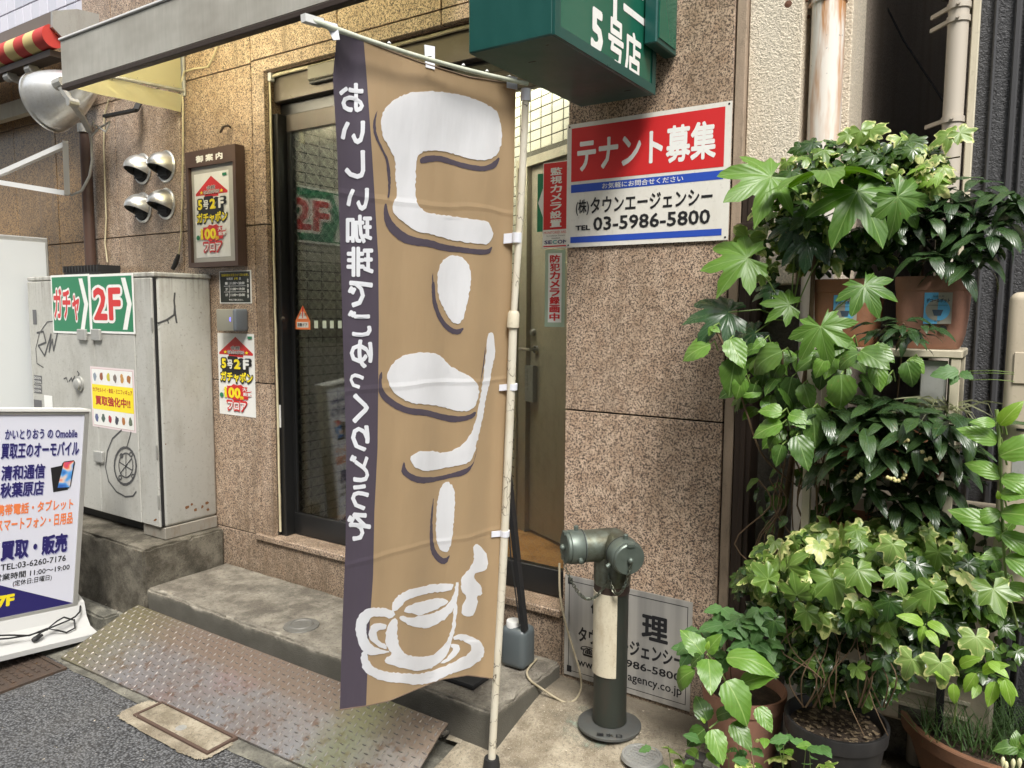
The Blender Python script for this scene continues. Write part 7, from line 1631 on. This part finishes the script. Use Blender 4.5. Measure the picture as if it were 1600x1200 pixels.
# grass in the wide pot
gm_=MB(); rv=random.Random(17)
for k in range(900):
    b=Vector((gc.x+rv.uniform(-.2,.2),gc.y+rv.uniform(-.2,.2),.315)); a=rv.uniform(0,6.28); Lb=rv.uniform(.08,.24); ln=rv.uniform(.2,.9)
    pts=[b+Vector((math.cos(a)*Lb*ln*t,math.sin(a)*Lb*ln*t,Lb*(t-.7*t*t*ln))) for t in (0,.33,.66,1)]; sd_=Vector((-math.sin(a),math.cos(a),0))
    o0=len(gm_.v)
    for i,q in enumerate(pts):
        w2=.0022*(1-i/3.3); gm_.v+=[tuple(q-sd_*w2),tuple(q+sd_*w2)]
    gm_.f+=[(o0+2*i,o0+2*i+1,o0+2*i+3,o0+2*i+2) for i in range(3)]; gm_.m+=[0]*3
gm_.build('grass',LM['grass'],gpv,smooth=80,kind='stuff',fix=False)
# -- hydrangea of the lower left pot
HL=[(1107,1030,1110,1064,2.02,-.05,None,1.5),(1135,1028,1212,1021,2.05,-.02,'tall',1.0),(1086,1047,1027,1074,2.05,-.03,'tall',1.0),(1135,1064,1177,1133,2.0,-.03,None,1.0),(1157,1069,1213,1048,2.08,-.02,'tall',.9),(1184,1105,1206,1143,2.02,-.02),(1105,1126,1090,1084,2.02,-.0,'hyd',1.0),(1112,1140,1130,1193,1.95,-.03,None,1.0),(1144,1129,1175,1171,2.0,-.02,'hyd'),(1101,1139,1071,1165,2.0,-.02,'hyd'),(1098,1022,1070,985,2.08,-.01,None,1.1),(1105,1018,1125,992,2.1,0,None,1),(1095,1025,1078,1040,2.05,0,'hyd',1.1),(1120,1120,1145,1105,2.03,0,'hyd'),(1104,1015,1108,1002,2.05,-.01,'lime',.8),(1102,1130,1095,1118,2.0,-.01,'lime',.8)]
hand(hp,'hydl',HL,2.04)
vine(hp,[(1140,1075,2.24),(1125,1050,2.15),(1105,1022,2.06)],.004,stemg); vine(hp,[(1150,1080,2.2),(1128,1120,2.05),(1108,1138,2.0)],.0035,stemg); vine(hp,[(1172,1165,2.0),(1180,1210,1.95)],.003,stemb)
# -- compound-leaved climber behind it
bo=thing('compound_leaf_climber','soft green climber with toothed leaflets above the pink terracotta pot','plant',(-.7,2.4,.2))
rv=random.Random(29)
for k in range(26):
    px,py=rv.uniform(1080,1205),rv.uniform(935,1035)
    if py<960-.12*(px-1080)*0+ (15 if px<1120 else -10): continue
    b=P3(px,py,2.16+rv.random()*.14); a0=rv.uniform(-.6,.6)
    for j,da in enumerate((-1.1,0,1.1)):
        a=-PI/2+a0+da; d=Vector((math.cos(a),-.5+.2*rv.random(),math.sin(a)*.7+.1)); putleaf(bo,rv.choice(LV['boston']),b,d,TOC(b)*.6+Vector((0,0,.9)),.064*rv.uniform(.8,1.2)*(1.15 if j==1 else 1))
for k in range(6):
    x=rv.uniform(1110,1200); vine(bo,[(x,1060,2.32),(x-5,1010,2.28),(x-rv.uniform(0,30),965,2.22)],.002,stemb)
# -- small weeds along the bottom edge
wd_=thing('bottom_weeds','small toothed weeds growing at the foot of the pots near the bottom edge','plant',(-.8,2.0,.05))
rv=random.Random(41)
for k in range(46):
    px,py=rv.uniform(1005,1290),rv.uniform(1150,1205)
    if px<1090 and py<1165: continue
    b=P3(px,py,1.98+rv.random()*.12); d=Vector((rv.uniform(-1,1),-.5,rv.uniform(-.2,.5))); putleaf(wd_,rv.choice(LV[rv.choice(['boston','boston','hydl','ivyv'])]),b,d,TOC(b)*.5+Vector((0,0,1)),.045*rv.uniform(.7,1.3))
for k in range(10):
    x=rv.uniform(1020,1290); vine(wd_,[(x,1225,2.05),(x+rv.uniform(-5,5),1195,2.03),(x+rv.uniform(-12,12),1165,2.0)],.0015,stemg)
# -- pale leaves with buds at the bottom right corner
pl_=thing('budding_plant','pale green rounded leaves with cream buds in the bottom right corner','plant',(0,1.8,.1))
hand(pl_,'hyd',[(1590,1168,1552,1166,1.8,-.02,None,1.0),(1588,1170,1590,1150,1.8,-.0,None,1.3),(1592,1175,1612,1180,1.8,-.02,None,1.2),(1596,1160,1612,1150,1.8,0,None,1.1)],1.8)
bud=mat('cream_bud',(.60,.58,.34),.5)
for x,y in ((1567,1190),(1583,1193),(1593,1192),(1572,1197)):
    q=onY(x,y,1.78); m_=MB(); m_.lathe([(0,.011),(.003,.008),(.0045,.002),(.003,-.006),(.0012,-.012)],q,(0,0,1),8); m_.build('bud',bud,pl_,smooth=60)
vine(pl_,[(1580,1225,1.85),(1588,1195,1.81),(1590,1165,1.8)],.002,stemg)
# filler foliage deep behind, in shade
sh_=thing('shaded_undergrowth','dim green undergrowth in the shade behind the variegated ivy','plant',(-.3,2.6,.12))
cloud(sh_,['ard','hyd','ivy'],90,1380,860,200,70,2.56,.06,.06,71)
cloud(sh_,['hyd','ard','ivy'],60,1540,990,70,80,2.40,.10,.05,72)
vine(sh_,[(1400,1000,2.5),(1380,880,2.55),(1360,800,2.56)],.004); vine(sh_,[(1540,1060,2.36),(1545,990,2.38),(1530,940,2.4)],.003)
for pn,items in LOVER.items():
    bm=bmesh.new(); mats=[]
    for me,Mx in items:
        k=len(bm.faces); bm.from_mesh(me); bm.verts.ensure_lookup_table(); bm.faces.ensure_lookup_table()
        nv=len(me.vertices); bmesh.ops.transform(bm,matrix=Mx,verts=bm.verts[-nv:])
        mt_=me.materials[0]
        if mt_ not in mats: mats.append(mt_)
        for f in bm.faces[k:]: f.material_index=mats.index(mt_)
    me=bpy.data.meshes.new('inner_leaves'); bm.to_mesh(me); bm.free()
    for m_ in mats: me.materials.append(m_)
    o=bpy.data.objects.new('inner_leaves',me); C.objects.link(o); o.parent=bpy.data.objects[pn]; o['kind']='stuff'
# ------------------------------------------------------------------ opposite side of the lane: what shades the scene and shows in the glass
op=thing('opposite_building','plain grey building across the lane behind the camera','building',(-2,-5,0))
mb=MB(); mb.box(-16,9,-6.2,-5.0,0,9); mb.build('facade',mat('opposite_wall',(.32,.30,.27),.8),op)
for i in range(9):
    for k in range(3):
        mb=MB(); x=-15+i*2.7; z=1.0+k*2.9; mb.box(x,x+1.6,-4.985,-4.95,z,z+1.5); mb.build('window',mat('dark_window',(.05,.06,.07),.15) if i+k==0 else bpy.data.materials['dark_window'],op)
